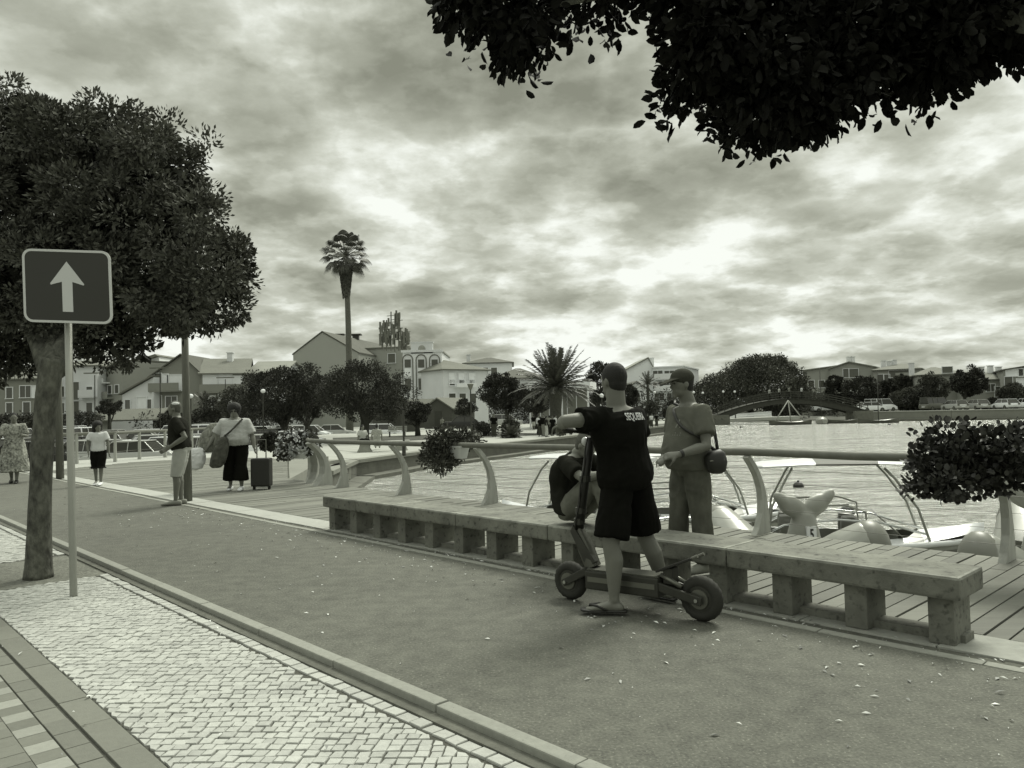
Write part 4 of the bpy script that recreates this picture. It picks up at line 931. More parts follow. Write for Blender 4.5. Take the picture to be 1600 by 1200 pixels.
# tall fan palm
Yp = 80; b = PY(546, 650, Yp); base = V((b.x, b.y, -.9)); top = PY(540, 400, Yp)
r_ = thing('fan_palm', 'very tall thin fan palm with a skirt of dead leaves, rising above the roofs', 'palm tree', base); mb = MB()
pts = [base.lerp(top, t) + V((.12 * math.sin(t * 3), 0, 0)) for t in (0, .2, .4, .6, .8, .93, 1)]; mb.tube(pts, [.42, .36, .33, .30, .27, .26, .2], 12); mb.build('trunk', mat('palm_stem', .12, .95, .3, 8, .02, 14), r_, smooth=True)
rs = np.random.RandomState(2); Vs = []; Fs = []; nb = 0
def fan(root, name, m, items):
    Vs = []; Fs = []; nb = 0; st = MB()
    for (o_, d, ln, sp) in items:
        d = np.array(d) / np.linalg.norm(d); hub = np.array(o_) + d * ln; st.tube([V(o_), V(hub)], [.04, .02], 4)
        side = np.cross(d, [0, 0, 1.]); side /= np.linalg.norm(side) + 1e-6; up_ = np.cross(side, d)
        for k in range(17):
            a = (k - 8) / 8 * 1.25; dv = d * math.cos(a) + side * math.sin(a) + up_ * .12; dv /= np.linalg.norm(dv); L_ = sp * (1 - .2 * abs(a) / 1.25); wd = np.cross(dv, up_); wd = wd / (np.linalg.norm(wd) + 1e-6) * .075
            m1 = hub + dv * L_ * .6; e = hub + dv * L_ + np.array([0, 0, -L_ * .45]); Vs += [hub, m1 + wd, e, m1 - wd]; Fs.append([nb, nb + 1, nb + 2, nb + 3]); nb += 4
    mesh_np(name, np.array(Vs), np.array(Fs), m, root); st.build(name + '_stalks', m, root)
it = []
for i in range(52):
    az = i * 2.39996; el = -.8 + 2.2 * (i / 51); it.append((tuple(top), (math.cos(az) * math.cos(el), math.sin(az) * math.cos(el), math.sin(el)), 1.75 * rs.uniform(.75, 1.15), 1.25))
fan(r_, 'fan_leaves', palm_m, it)
it = []
for i in range(90):
    az = i * 2.39996; t = (i / 90); zq = top.z - .3 - t * 3.6; it.append(((top.x + .2 * math.cos(az), top.y + .2 * math.sin(az), zq), (math.cos(az) * (.55 - .42 * t), math.sin(az) * (.55 - .42 * t), -1), .25, .85 - .45 * t))
fan(r_, 'dead_leaf_skirt', palm_dead, it)
# small spiky palms
for px, y, Y, ln, lb in ((320, 630, 76, 1.3, 'small spiky palm below the white balcony house wing'), (1012, 600, 90, 1.6, 'small spiky palm between the two standing men'), (800, 682, 53, .9, 'agave-like rosette at the quay edge')):
    t_ = PY(px, y, Y); zb = -1 if px < 400 else -.45; r_ = thing('small_palm', lb, 'palm tree', (t_.x, t_.y, zb)); mb = MB(); mb.tube([(t_.x, t_.y, zb), t_], [.2, .16], 8); mb.build('trunk', bark_d, r_); fronds(r_, t_, 26, ln, palm_m, px, 1.0, -.2, 1.4, .3, 12)

# ---------------------------------------------------------------- near tree on the left
b = G(60, 903, -.048)
def P7(px, py, dY=0): return PY(px, py, 7.35 + dY + max(0, 560 - py) / 170)
tr_pts = [P7(62, 800), P7(66, 700), P7(73, 620), P7(82, 560)]
root = thing('laurel_tree', 'big dense laurel tree growing from a soil pit behind the arrow sign', 'tree', b); mb = MB(); pts = [b] + tr_pts; dense = []; dr = []
for i in range(4):
    for k in range(12): t = k / 12; q = pts[i].lerp(pts[i + 1], t); dense.append(q); a = (i + t) / 4; dr.append((.098 + .035 * math.exp(-a * 9) - .006 * a + (.02 * max(0, a - .6) * 2)) * (1 + .05 * noise.noise(q * 5)))
mb.tube(dense + [pts[-1]], dr + [.10], 28)
for (pl, rr) in (([P7(80, 590), P7(95, 545, .1), P7(125, 480, .3), P7(150, 420, .5)], [.078, .074, .058, .02]), ([P7(78, 600), P7(60, 540, .1), P7(30, 470, .3), P7(-20, 400, .4)], [.078, .074, .058, .02]),
                 ([P7(84, 580), P7(85, 500, .3), P7(80, 400, .7), P7(75, 300, 1)], [.11, .09, .07, .04]), ([P7(110, 510, .3), P7(170, 490, .7), P7(230, 470, .9)], [.07, .05, .015]), ([P7(40, 500, .3), P7(0, 500, .5), P7(-40, 490, .6)], [.07, .05, .02])):
    mb.tube(pl, rr, 12)
mb.build('trunk', bark, root, smooth=True)
def B7(px, py, rpx, rpy, dY=0, dep=None): Y = 8.5 + dY * .6; c = PY(px, py, Y); k = Y / F; return (c.x, c.y, c.z, rpx * k, min(dep or rpx * k * .9, .80), rpy * k)
blobs = [B7(60, 345, 130, 140, .4), B7(20, 240, 90, 85, .3), B7(-60, 330, 150, 170, .2), B7(150, 310, 95, 100, .3), B7(230, 320, 75, 95, .1), B7(255, 262, 48, 50, .2), B7(300, 325, 36, 48, 0), B7(315, 425, 62, 66, 0), B7(270, 470, 65, 48, 0), B7(210, 420, 90, 85, .3), B7(140, 450, 110, 80, -.5), B7(60, 490, 110, 70, .5), B7(0, 540, 70, 60, .3), B7(180, 520, 52, 32, 0), B7(-60, 480, 110, 110, -.2), B7(60, 430, 120, 90, -.9), B7(200, 248, 60, 45, .5), B7(105, 228, 70, 50, .2), B7(352, 430, 30, 38, 0), B7(50, 195, 40, 32, .2)]
rq = random.Random(12)
for (ex_, ey_) in ((20, 140), (70, 175), (120, 178), (165, 205), (215, 205), (255, 210), (290, 225), (318, 262), (338, 295), (352, 365), (372, 400), (384, 440), (365, 480), (330, 495), (290, 505), (245, 500), (200, 540), (160, 550), (120, 540), (40, 560), (0, 580), (-20, 560), (195, 200), (0, 130), (325, 240)):
    blobs.append(B7(ex_ + rq.uniform(-4, 4), ey_ + rq.uniform(-4, 4), rq.uniform(14, 26), rq.uniform(13, 24), rq.uniform(-.5, .5)))
for k in range(46):
    ex_, ey_ = rq.uniform(-30, 340), rq.uniform(180, 520)
    if ex_ > 260 and not 250 < ey_ < 480: continue
    blobs.append(B7(ex_, ey_, rq.uniform(22, 40), rq.uniform(20, 34), -1.35 + rq.uniform(-.15, .15), .22))
P, D = crown(blobs, 1000, 105, .165, .72, 3)
leaf_mesh('crown', P, D, .062, leaf_near, root, .45, .55, near=False)
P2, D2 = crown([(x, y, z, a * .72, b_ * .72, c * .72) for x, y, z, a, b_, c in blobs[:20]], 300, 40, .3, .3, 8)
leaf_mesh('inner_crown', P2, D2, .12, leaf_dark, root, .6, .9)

# ---------------------------------------------------------------- overhanging tree, trunk outside the frame to the right
root = thing('overhanging_tree', 'broad leaved branches hanging in from above at the top right', 'tree', (5.2, 1.2, 0)); mb = MB(); Yo = 3.6
def PO(px, py, Y=Yo): return PY(px, py, Y)
hub = V((4.6, 1.8, 3.2)); mb.tube([(5.2, 1.2, -.2), (5.1, 1.3, 1.2), (4.8, 1.6, 2.4), hub], [.24, .20, .17, .14], 16)
for pl, rr in (([hub, PO(1700, 40, 3.2), PO(1500, 20, 3.6), PO(1300, 60), PO(1200, 120)], [.11, .08, .05, .035, .012]), ([hub, PO(1650, -60, 3.1), PO(1350, -80, 3.5), PO(1050, -30, 3.6), PO(860, 10, 3.6)], [.10, .07, .05, .03, .01]), ([PO(1300, 60), PO(1270, 130), PO(1260, 200)], [.03, .02, .006]), ([PO(1500, 20), PO(1440, 80), PO(1400, 130)], [.04, .02, .008])): mb.tube(pl, rr, 8)
mb.build('trunk', bark, root, smooth=True)
def BO(px, py, rpx, rpy, Y=Yo, dep=.35): c = PY(px + 4, py - 20, Y); rpx *= .94; rpy *= .92; k = Y / F; return (c.x, c.y, c.z, rpx * k, dep, rpy * k)
blobs = [BO(785, 0, 66, 75), BO(820, 60, 38, 40), BO(720, 0, 34, 34), BO(920, -25, 90, 42), BO(985, -38, 40, 36), BO(1110, 0, 90, 70), BO(1120, 85, 62, 62), BO(1080, 110, 42, 42), BO(1190, 90, 100, 90), BO(1240, 160, 82, 66), BO(1250, 190, 42, 46), BO(1180, 170, 52, 45), BO(1310, 120, 90, 82), BO(1360, 60, 110, 90), BO(1450, 50, 110, 95), BO(1440, 110, 60, 52), BO(1540, 30, 100, 90), BO(1620, 20, 90, 80), BO(1330, -40, 300, 70), BO(1500, 110, 40, 35), BO(920, -130, 180, 70), BO(1200, -140, 230, 80), BO(1500, -130, 210, 90), BO(1730, -20, 120, 100, 3.3), BO(1860, -50, 130, 110, 3.2), BO(1990, -60, 130, 120, 3.0)]
P, D = crown(blobs, 1000, 24, .11, .15, 21); D = D * .6 + np.array([0, 0, -.55])
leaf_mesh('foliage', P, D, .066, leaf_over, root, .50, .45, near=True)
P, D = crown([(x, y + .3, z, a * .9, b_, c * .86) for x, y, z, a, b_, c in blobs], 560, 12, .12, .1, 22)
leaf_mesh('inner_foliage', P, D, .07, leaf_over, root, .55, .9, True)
# ---------------------------------------------------------------- railing along the boardwalk
UP = V((0, 0, 1))
rail = thing('railing', 'curved timber posts carrying a round pole rail and thin wires along the boardwalk edge', 'railing', W(5, 3.0, 0))
def post_profile(k=1.0):
    outer = [(.235, 0), (.225, .15), (.20, .32), (.155, .5), (.08, .66), (-.03, .80), (-.16, .92)]
    inner = [(-.11, 0), (-.02, .10), (.055, .25), (.07, .40), (.045, .54), (-.02, .67), (-.11, .78), (-.22, .89)]
    return outer + inner[::-1]
def rail_post(c, dv, du, parent, sc=1.0, th=.035):
    m_ = MB(); m_.extr([c + dv * (s * sc) + UP * z - du * th for s, z in post_profile()], du * th * 2); return m_.build('post', wood_post, parent, bevel=.006)
PU = [-2.1, .5, 2.9, 5.2, 7.5, 9.8, 11.9]
for u in PU: rail_post(W(u, 2.93, -.02), EV, EU, rail)
curve = [(12.75, 2.98, 0.15), (13.35, 3.15, .45), (13.95, 3.45, .8), (14.5, 3.85, 1.1)]
pole = [W(u, 2.76, .925) for u in (-4, -2.1, .5)] + [W(u, 2.76, .925 + .01 * math.sin(u * 3)) for u in (1.7, 2.9, 4, 5.2, 7.5, 9.8, 11.9)]
for (u, v, a) in curve:
    dv = (EV * math.cos(a) + EU * math.sin(a)).normalized(); du = (EU * math.cos(a) - EV * math.sin(a)).normalized()
    rail_post(W(u, v, -.02), dv, du, rail, 1.25, .09); pole.append(W(u, v, .925) - dv * .2)
m_ = MB(); m_.tube(pole, .042, 12); m_.build('rail', rail_m, rail, smooth=True)
def wire_s(z):
    o_ = post_profile()[:7]
    for (s0, z0), (s1, z1) in zip(o_[:-1], o_[1:]):
        if z0 <= z <= z1: return s0 + (s1 - s0) * (z - z0) / (z1 - z0) - .03
    return .17
for z in (.14, .29, .44, .60, .76):
    m_ = MB(); s = wire_s(z); pts = []
    us = [-4] + PU
    for a, b in zip(us[:-1], us[1:]):
        for t in (0, .25, .5, .75): pts.append(W(a + (b - a) * t, 2.93 + s, z - .02 - .012 * math.sin(math.pi * t)))
    pts.append(W(PU[-1], 2.93 + s, z - .02)); m_.tube(pts, .0023, 5); m_.build('wire', wire_m, rail)
# flower boxes on the rail
def planter(label, cpos, du, wdt, potm, leafm, blobs, nc, per, leaf, seed, flowers=None, hang=None, asp=.8):
    c = V(cpos); root = thing('flower_box', label, 'planter', c); dv = V((du.y, -du.x, 0)); m_ = MB(); st = []
    for z, k in ((0, .78), (.02, .8), (.17, 1), (.175, 1.06), (.2, 1.06)): st.append((c + UP * z, du * wdt / 2 * k, dv * .11 * k))
    m_.loft(st, 24, p=5); m_.build('box', potm, root, smooth=True, auto=40)
    P, D = crown(blobs, nc, per, leaf * 1.6, .25, seed); leaf_mesh('foliage', P, D, leaf, leafm, root, asp, .8, True)
    if flowers:
        P, D = crown([(x, y, z, a * 1.02, b * 1.02, cc * 1.02) for x, y, z, a, b, cc in blobs], flowers[0], 5, flowers[1] * .6, .85, seed + 1); leaf_mesh('blossom', P, D, flowers[1], flowers[2], root, .9, .5, True)
    return root
c = W(.42, 2.72, .93); def_b = []
for px, py, rx, ry in ((1470, 722, 52, 44), (1445, 745, 30, 30), (1500, 750, 62, 24), (1540, 706, 66, 44), (1600, 706, 60, 42), (1550, 735, 80, 32), (1490, 690, 50, 26), (1620, 730, 50, 34), (1478, 765, 34, 12), (1660, 715, 50, 44)):
    q = PY(px, py, 6.55 if px < 1500 else 6.35 if px < 1580 else 6.15); k = 6.5 / F; def_b.append((q.x, q.y, q.z, rx * k, .22, ry * k))
planter('dark geraniums spilling over the railing at the right edge', PY(1560, 735, 6.3), EU, 1.0, mat('dark_pot', .05, .7), geran, def_b, 420, 13, .052, 61, (10, .03, mat('dark_petal', .05, .7)))
def pb(px, py, Y, rx, ry, dep=.25): q = PY(px, py, Y); k = Y / F; return (q.x, q.y, q.z, rx * k, dep, ry * k)
q = PY(715, 716, 12.3)
planter('white flower box with trailing ferns hooked on the railing left of the seated person', q, EU, .42, pot_m, leaf_mid, [pb(695, 700, 12.4, 30, 24), pb(680, 712, 12.4, 18, 18), pb(722, 686, 12.5, 24, 13), pb(690, 680, 12.4, 16, 11), pb(692, 725, 12.3, 14, 12)], 190, 16, .075, 62, None, None, .35)
q = PY(466, 716, 16.3)
planter('flower box overflowing with white petunias at the far end of the railing', q, EU, .6, pot_m, leaf_mid, [pb(465, 692, 16.3, 30, 20), pb(450, 703, 16.3, 16, 13), pb(484, 690, 16.3, 12, 14), pb(438, 710, 16.3, 6, 6), pb(478, 700, 16.3, 14, 12)], 120, 14, .07, 63, (210, .05, petal))
q = PY(425, 702, 21)
planter('round dark bush box at the corner of the promenade', q, EU, .5, bark_d, leaf_dark, [pb(425, 690, 21, 15, 12), pb(415, 692, 21, 9, 8)], 70, 24, .07, 64)
# left cross railing and the two tall timber masts
lr = thing('railing', 'simple grey rail on short posts between the boardwalk and the sunken car park', 'railing', W(27.6, 4.2, 0)); tops = []
for (px, py, hpx) in ((60, 727, 46), (120, 724, 46), (180, 721, 44), (218, 717, 41), (258, 714, 40), (300, 709, 38), (345, 705, 36), (385, 702, 35)):
    b = G(px, py, 0); t_ = b + UP * .98; tops.append(t_); m_ = MB(); m_.loft([(b - UP * .02, EU * .13, EV * .06), (b + UP * .2, EU * .09, EV * .05), (t_, EU * .06, EV * .05)], 8); m_.build('post', wood_post, lr)
m_ = MB(); m_.tube(tops, .055, 8); m_.build('rail', rail_m, lr)
for z in (.35, .65): m_ = MB(); m_.tube([p - UP * z for p in tops], .008, 5); m_.build('wire', wire_m, lr)
def mast(px, py, top_py, r, label):
    b = G(px, py, 0); Y = b.y; t_ = PY(px - (py - top_py) * .020, top_py, Y); m_ = MB(); m_.tube([b - UP * .05, b.lerp(t_, .5), t_], [r * 1.15, r, r * .85], 12); solo(m_.build('timber_mast', mat('mast_timber', .12, .85, .3, 8, stretch=(3, 3, .4)), None, smooth=True), label, 'post')
mast(294, 783, 440, .062, 'thick timber mast behind the standing man in light shorts')
mast(94, 748, 500, .08, 'timber mast between the big tree trunk and the sign pole')
# arrow sign
b = G(115, 931, -.04); Ys = b.y; root = thing('road_sign', 'dark square sign with a pale upward arrow on a tall round pole', 'road sign', b)
t_ = PY(104, 396, Ys); pole_top = PY(105, 420, Ys + .02); m_ = MB(); m_.tube([b - UP * .05, b + UP * .02, pole_top], [.032, .030, .030], 16); m_.build('pole', steel, root, smooth=True)
c = PY(105.5, 447.5, Ys - .045); pxm = Ys / F; ex = (PY(172, 449, Ys - .03) - PY(38, 445, Ys - .06)).normalized(); up = (PY(104, 390, Ys) - PY(108, 506, Ys)).normalized(); nn = ex.cross(up)
if nn.y > 0: nn = -nn
def rrect(wd, hg, r, n=6):
    pts = []
    for cx0, cy0, a0 in ((wd - r, hg - r, 0), (-wd + r, hg - r, 90), (-wd + r, -hg + r, 180), (wd - r, -hg + r, 270)):
        for k in range(n + 1): a = R(a0 + 90 * k / n); pts.append((cx0 + r * math.cos(a), cy0 + r * math.sin(a)))
    return pts
wd, hg = 67.5 * pxm, 57.5 * pxm
m_ = MB(); m_.extr([c + ex * x + up * y - nn * .008 for x, y in rrect(wd, hg, .075)], nn * .008); m_.build('rim', steel, root)
m_ = MB(); o_ = rrect(wd, hg, .075); i_ = rrect(wd - .02, hg - .02, .058)
for k in range(len(o_)):
    j = (k + 1) % len(o_); m_.extr([c + ex * a[0] + up * a[1] + nn * .001 for a in (o_[k], o_[j], i_[j], i_[k])], nn * .004)
m_.build('border', sign_white, root)
m_ = MB(); m_.extr([c + ex * x + up * y + nn * .0005 for x, y in rrect(wd - .0205, hg - .0205, .057)], nn * .002); m_.build('face', sign_face, root)
ar_ = [(0, 39), (26, 4), (25, 2), (8, 7), (8, -40), (-8, -40), (-8, 7), (-25, 2), (-26, 4)]
m_ = MB(); m_.extr([c + ex * x * pxm + up * y * pxm + nn * .0035 for x, y in ar_], nn * .001); m_.build('arrow', sign_white, root)
for dy in (-.12, .14): m_ = MB(); m_.obox(c + up * dy - nn * .014, ex * .05, nn * .006, up * .02); m_.build('bracket', steel, root)
# street lamps
def lamp(px, py_top, Y, zb, label, kind='globe', rad=.17):
    t_ = PY(px, py_top, Y); root = thing('street_lamp', label, 'street lamp', (t_.x, t_.y, zb)); m_ = MB(); b = V((t_.x, t_.y, zb)); m_.tube([b, b + UP * .5, b + UP * .52, t_ - UP * rad], [.09, .08, .05, .04], 8); m_.build('pole', darkmetal, root)
    m_ = MB()
    if kind == 'globe': m_.ell(t_, rad, rad, rad * .9); m_.build('globe', white_p, root, smooth=True)
    elif kind == 'cone': m_.loft([(t_ - UP * .25, (.07, 0, 0), (0, .07, 0)), (t_ + UP * .12, (.22, 0, 0), (0, .22, 0)), (t_ + UP * .17, (.05, 0, 0), (0, .05, 0))], 10); m_.build('lamp_head', greymetal, root)
    elif kind == 'arm': m_.box(t_.x - .9, t_.x + .9, t_.y - .12, t_.y + .12, t_.z - .05, t_.z + .05); m_.build('lamp_head', greymetal, root)
for a in ((298, 619, 52, -1, 'white globe lamp right of the timber mast'), (411, 611, 56, -1, 'white globe lamp in front of the wide dark tree mass'), (1023, 613, 95, -.45, 'globe lamp on the square between the two standing men'),
          (1084, 613, 104, -.45, 'globe lamp right behind the cap'), (1098, 614, 108, -.45, 'globe lamp left of the footbridge'), (1130, 612, 112, -.45, 'globe lamp near the left foot of the footbridge'), (1148, 612, 112, -.45, 'globe lamp over the left part of the footbridge'), (940, 618, 60, -.45, 'globe lamp behind the shoulder of the man on the scooter')): lamp(*a)
lamp(735, 603, 50, -.45, 'dark cone headed lamp in front of the black car', 'cone'); lamp(148, 583, 66, -1, 'tall thin lamp post in front of the pale town house', 'arm'); lamp(250, 575, 70, -1, 'tall thin lamp post by the white slide-shaped wall', 'arm'); lamp(630, 640, 34, -.45, 'thin dark pole standing on the square below the round tree', 'pole', .02); lamp(352, 590, 80, -1, 'thin mast in front of the brown house balcony', 'arm')
# benches on the square
q = G(600, 704, -.45); st_b = thing('stone_bench', 'pale stone bench with splayed ends under the round tree', 'bench', q)
ex_ = V((1, .12, 0)).normalized(); ey_ = V((-ex_.y, ex_.x, 0)); a = G(560, 707, -.45); b = G(640, 703, -.45); d = (b - a); m_ = MB(); m_.obox((a + b) / 2 + UP * .46, d / 2, ey_ * .28, UP * .05); m_.build('seat', white_stone, st_b, bevel=.02)
for t in (.12, .82): p = a.lerp(b, t); m_ = MB(); m_.loft([(p, d.normalized() * .42, ey_ * .28), (p + UP * .2, d.normalized() * .3, ey_ * .24), (p + UP * .42, d.normalized() * .24, ey_ * .2)], 12, p=4); m_.build('support', mat('bench_stone', .25, .9, .2, 6), st_b)
q = G(620, 683, -.45); wb = thing('slatted_bench', 'slatted wooden bench on the square right of the round tree', 'bench', q)
for k in range(4): m_ = MB(); m_.obox(q + V((0, .1 + .1 * k, .45)), (.75, 0, 0), (0, .04, 0), (0, 0, .02)); m_.build('slat', wood_post, wb)
for k in range(3): m_ = MB(); m_.obox(q + V((0, .52, .55 + .13 * k)), (.75, 0, 0), (0, .02, 0), (0, 0, .05)); m_.build('slat', wood_post, wb)
for s in (-.6, .6): m_ = MB(); m_.box(q.x + s - .03, q.x + s + .03, q.y + .08, q.y + .5, -.45, q.z + .43); m_.build('leg', darkmetal, wb)

# ---------------------------------------------------------------- footbridge
br = thing('footbridge', 'dark arched wooden footbridge across the canal mouth', 'bridge', (38, 106, -1.2))
xs = np.linspace(0, 1, 41); A = PY(1118, 650, 107); Bq = PY(1350, 643, 102)
def bz(t): return 0.1 + 1.95 * math.sin(math.pi * min(1, t * 1.0)) ** .9 if t < .5 else .25 + 1.8 * math.sin(math.pi * t) ** .95
def bp_(t, z=0, dy=0): p = A.lerp(Bq, t); return V((p.x, p.y + dy, bz(t) + z))
for dy, nm in ((-1.1, 'girder'), (1.1, 'girder')):
    m_ = MB()
    for i in range(40):
        t0, t1 = xs[i], xs[i + 1]; d0 = .55 + .35 * abs(2 * t0 - 1) ** 2; d1 = .55 + .35 * abs(2 * t1 - 1) ** 2
        m_.extr([bp_(t0, -d0, dy), bp_(t1, -d1, dy), bp_(t1, .05, dy), bp_(t0, .05, dy)], (0, .16, 0))
    m_.build(nm, bark_d, br)
m_ = MB()
for i in range(40): m_.extr([bp_(xs[i], .06, -1.2), bp_(xs[i + 1], .06, -1.2), bp_(xs[i + 1], .12, -1.2), bp_(xs[i], .12, -1.2)], (0, 2.5, 0))
m_.build('deck', bark_d, br)
for dy in (-1.15, 1.25):
    for z in (.45, .75, 1.05): m_ = MB(); m_.tube([bp_(t, z, dy) for t in xs[::2]], .045, 5); m_.build('handrail', bark_d, br)
    m_ = MB()
    for t in xs[::2]: m_.tube([bp_(t, .1, dy), bp_(t, 1.08, dy)], .05, 5)
    o = m_.build('baluster', bark_d, br); o['kind'] = 'stuff'
for t in (.02, .97): m_ = MB(); p = bp_(t); m_.box(p.x - 1.2, p.x + 1.2, p.y - 1.4, p.y + 1.6, -1.6, p.z - .1); m_.build('abutment', quay_m, br)
# pale picket fence behind the bridge
fc = thing('picket_fence', 'low white picket fence on the bank seen under the footbridge', 'fence', (36, 117, -1)); a = PY(1138, 651, 119); b = PY(1205, 646, 118); m_ = MB()
for k in range(46): p = a.lerp(b, k / 45); m_.box(p.x - .05, p.x + .05, p.y, p.y + .04, -.9, p.z + .35)
o = m_.build('pickets', white_p, fc); m_ = MB(); m_.tube([a - UP * .1, b - UP * .1], .05, 4); m_.build('bar', white_p, fc)
struct('stone_shore', MB().extr([PY(1120, 655, 112), PY(1250, 650, 112), PY(1250, 654.5, 112), PY(1120, 660, 112)], (0, 3, 0)), white_stone)

# ---------------------------------------------------------------- boats
def tube_p(name, pts, r, m, parent, n=7): m_ = MB(); m_.tube(pts, r, n); return m_.build(name, m, parent, smooth=True)
def pedal_boat(label, pos, rz, canopy=True, sc=1.0, can_dark=True):
    root = thing('pedal_boat', label, 'boat', (0, 0, 0)); Lh = 1.85
    def sec(x, k=1.0): t = (x + Lh) / (2 * Lh); return .74 * (1 - max(0, (t - .45) / .55) ** 2.2) * (.9 + .1 * min(1, t * 5)) * k
    X = np.linspace(-Lh, Lh, 17); m_ = MB(); vs = []; fs = []; ring = 8
    for x in X:
        w_ = max(sec(x), .02); sh = .06 * max(0, x / Lh) ** 2
        for (a, z) in ((-1, .42 + sh), (-1.03, .34 + sh), (-.86, .05), (-.4, -.15), (.4, -.15), (.86, .05), (1.03, .34 + sh), (1, .42 + sh)): vs.append((x, a * w_, z))
    for i in range(len(X) - 1):
        for j in range(ring - 1): fs.append((i * ring + j, i * ring + j + 1, (i + 1) * ring + j + 1, (i + 1) * ring + j))
    fs.append(tuple(range(ring))); fs.append(tuple((len(X) - 1) * ring + j for j in range(ring))); m_.add(vs, fs); m_.build('hull', hull_g, root, smooth=True, auto=40)
    m_ = MB()
    for s in (-1, 1): m_.tube([(x, s * sec(x) * 1.0, .30 + .06 * max(0, x / Lh) ** 2) for x in X[:-1]], .035, 6)
    m_.build('hull_stripe', hull_d, root, smooth=True)
    m_ = MB()   # pale rubbing strake and deck rim around the cockpit
    for s in (-1, 1):
        rim = [(x, s * sec(x) * 1.02, .44 + .06 * max(0, x / Lh) ** 2) for x in X[:-1]] + [(Lh, 0, .5)]; m_.tube(rim, .045, 6)
    m_.build('gunwale', whitegel, root, smooth=True)
    m_ = MB(); vs = []; fs = []
    for x in X:      # fore deck and aft deck with a cockpit hollow
        w_ = max(sec(x) * .99, .01); inn = w_ * .70 if -1.45 < x < .75 else 0.0; z = .43 + .10 * max(0, (x - .5)) + .06 * max(0, x / Lh) ** 2
        zi = z + .08; dp = .10 if inn else zi
        vs += [(x, -w_, z), (x, -inn, zi if inn else z + .12), (x, -inn * .95, dp if inn else z + .12), (x, inn * .95, dp if inn else z + .12), (x, inn, zi if inn else z + .12), (x, w_, z)]
    for i in range(len(X) - 1):
        for j in range(5): fs.append((i * 6 + j, i * 6 + j + 1, (i + 1) * 6 + j + 1, (i + 1) * 6 + j))
    m_.add(vs, fs); dk_ = m_.build('deck', whitegel, root, smooth=True, auto=35); dk_.data.materials.append(hull_d); dk_.data.materials.append(hull_g)
    for p in dk_.data.polygons:
        zc = p.center; w0 = sec(zc.x) * .72
        if -1.6 < zc.x < .9 and abs(zc.y) < w0 * .6: p.material_index = 1
        elif -1.6 < zc.x < .9 and abs(zc.y) < w0: p.material_index = 2
    for x in (-1.0, -.05):
        for y in (-.25, .25):
            m_ = MB(); m_.loft([((x, y, .20), (.20, 0, .0), (0, .21, 0)), ((x, y, .50), (.19, 0, 0), (0, .22, 0)), ((x - .04, y, .74), (.15, 0, 0), (0, .21, 0)), ((x - .07, y, .82), (.10, 0, 0), (0, .16, 0))], 14, p=3.5); s_ = m_.build('seat', hull_d, root, smooth=True, auto=50)
            m_ = MB(); m_.obox((x + .22, y, .28), (.22, 0, 0), (0, .2, 0), (0, 0, .04)); m_.build('cushion', hull_d, s_, bevel=.02)
    m_ = MB(); m_.add([(.62, -.5, .55), (.62, .5, .55), (.28, .44, .86), (.28, -.44, .86), (.64, -.5, .55), (.64, .5, .55), (.30, .44, .87), (.30, -.44, .87)], [(0, 1, 2, 3), (7, 6, 5, 4), (0, 4, 5, 1), (2, 6, 7, 3), (1, 5, 6, 2), (3, 7, 4, 0)]); m_.build('windscreen', mat('tinted_screen', .12, .15), root)
    for s in (-1, 1): tube_p('screen_rail', [(-1.5, s * .60, .50), (-1.1, s * .62, .72), (-.3, s * .60, .82), (.3, s * .52, .78), (1.0, s * .35, .58)], .018, chrome, root)
    if canopy:
        for s in (-1, 1):
            tube_p('canopy_post', [(-1.35, s * .62, .45), (-1.28, s * .60, 1.0), (-1.05, s * .55, 1.45), (-.95, s * .5, 1.62)], .02, steel, root)
            tube_p('canopy_post', [(1.0, s * .48, .5), (.85, s * .52, 1.0), (.55, s * .54, 1.45), (.4, s * .5, 1.62)], .02, steel, root)
            tube_p('canopy_brace', [(-1.2, s * .6, 1.0), (-.2, s * .62, 1.05), (.1, s * .62, .95), (.12, s * .62, .5)], .016, steel, root)
        m_ = MB(); st = []
        for x, w_, z in ((-1.55, .35, 1.63), (-1.4, .60, 1.64), (-.6, .68, 1.69), (.3, .68, 1.70), (.8, .6, 1.68), (.95, .3, 1.66)): st.append(((x, 0, z), (0, w_, 0), (0, 0, .035)))
        m_.loft(st, 16, p=3); cn = m_.build('canopy', whitegel, root, smooth=True, auto=40)
        if can_dark: m_ = MB(); m_.loft([((-.6, 0, 1.69), (0, .69, 0), (0, 0, .045)), ((.3, 0, 1.70), (0, .69, 0), (0, 0, .045))], 16, p=3); m_.build('canopy_band', hull_d, cn)
    root.location = pos; root.rotation_euler = (0, 0, rz); root.scale = (sc, sc, sc); return root
def wl(px, Y): p = PY(px, 800, Y); return (p.x, p.y, -1.2)
pedal_boat('pedal boat with a striped canopy moored broadside behind the boardwalk bench', wl(1335, 12.6), R(-18), True, 1.0)
pedal_boat('pedal boat with a canopy moored beyond the whale tail with number five', wl(1085, 15.8), R(-10), True, 1.0, False)
pedal_boat('pedal boat with its bow poking out left of the seated person', wl(905, 15.6), R(148), True, 1.0, False)
pedal_boat('pedal boat lying behind the legs of the man in the cap', wl(1050, 12.2), R(-170), False, 1.0)
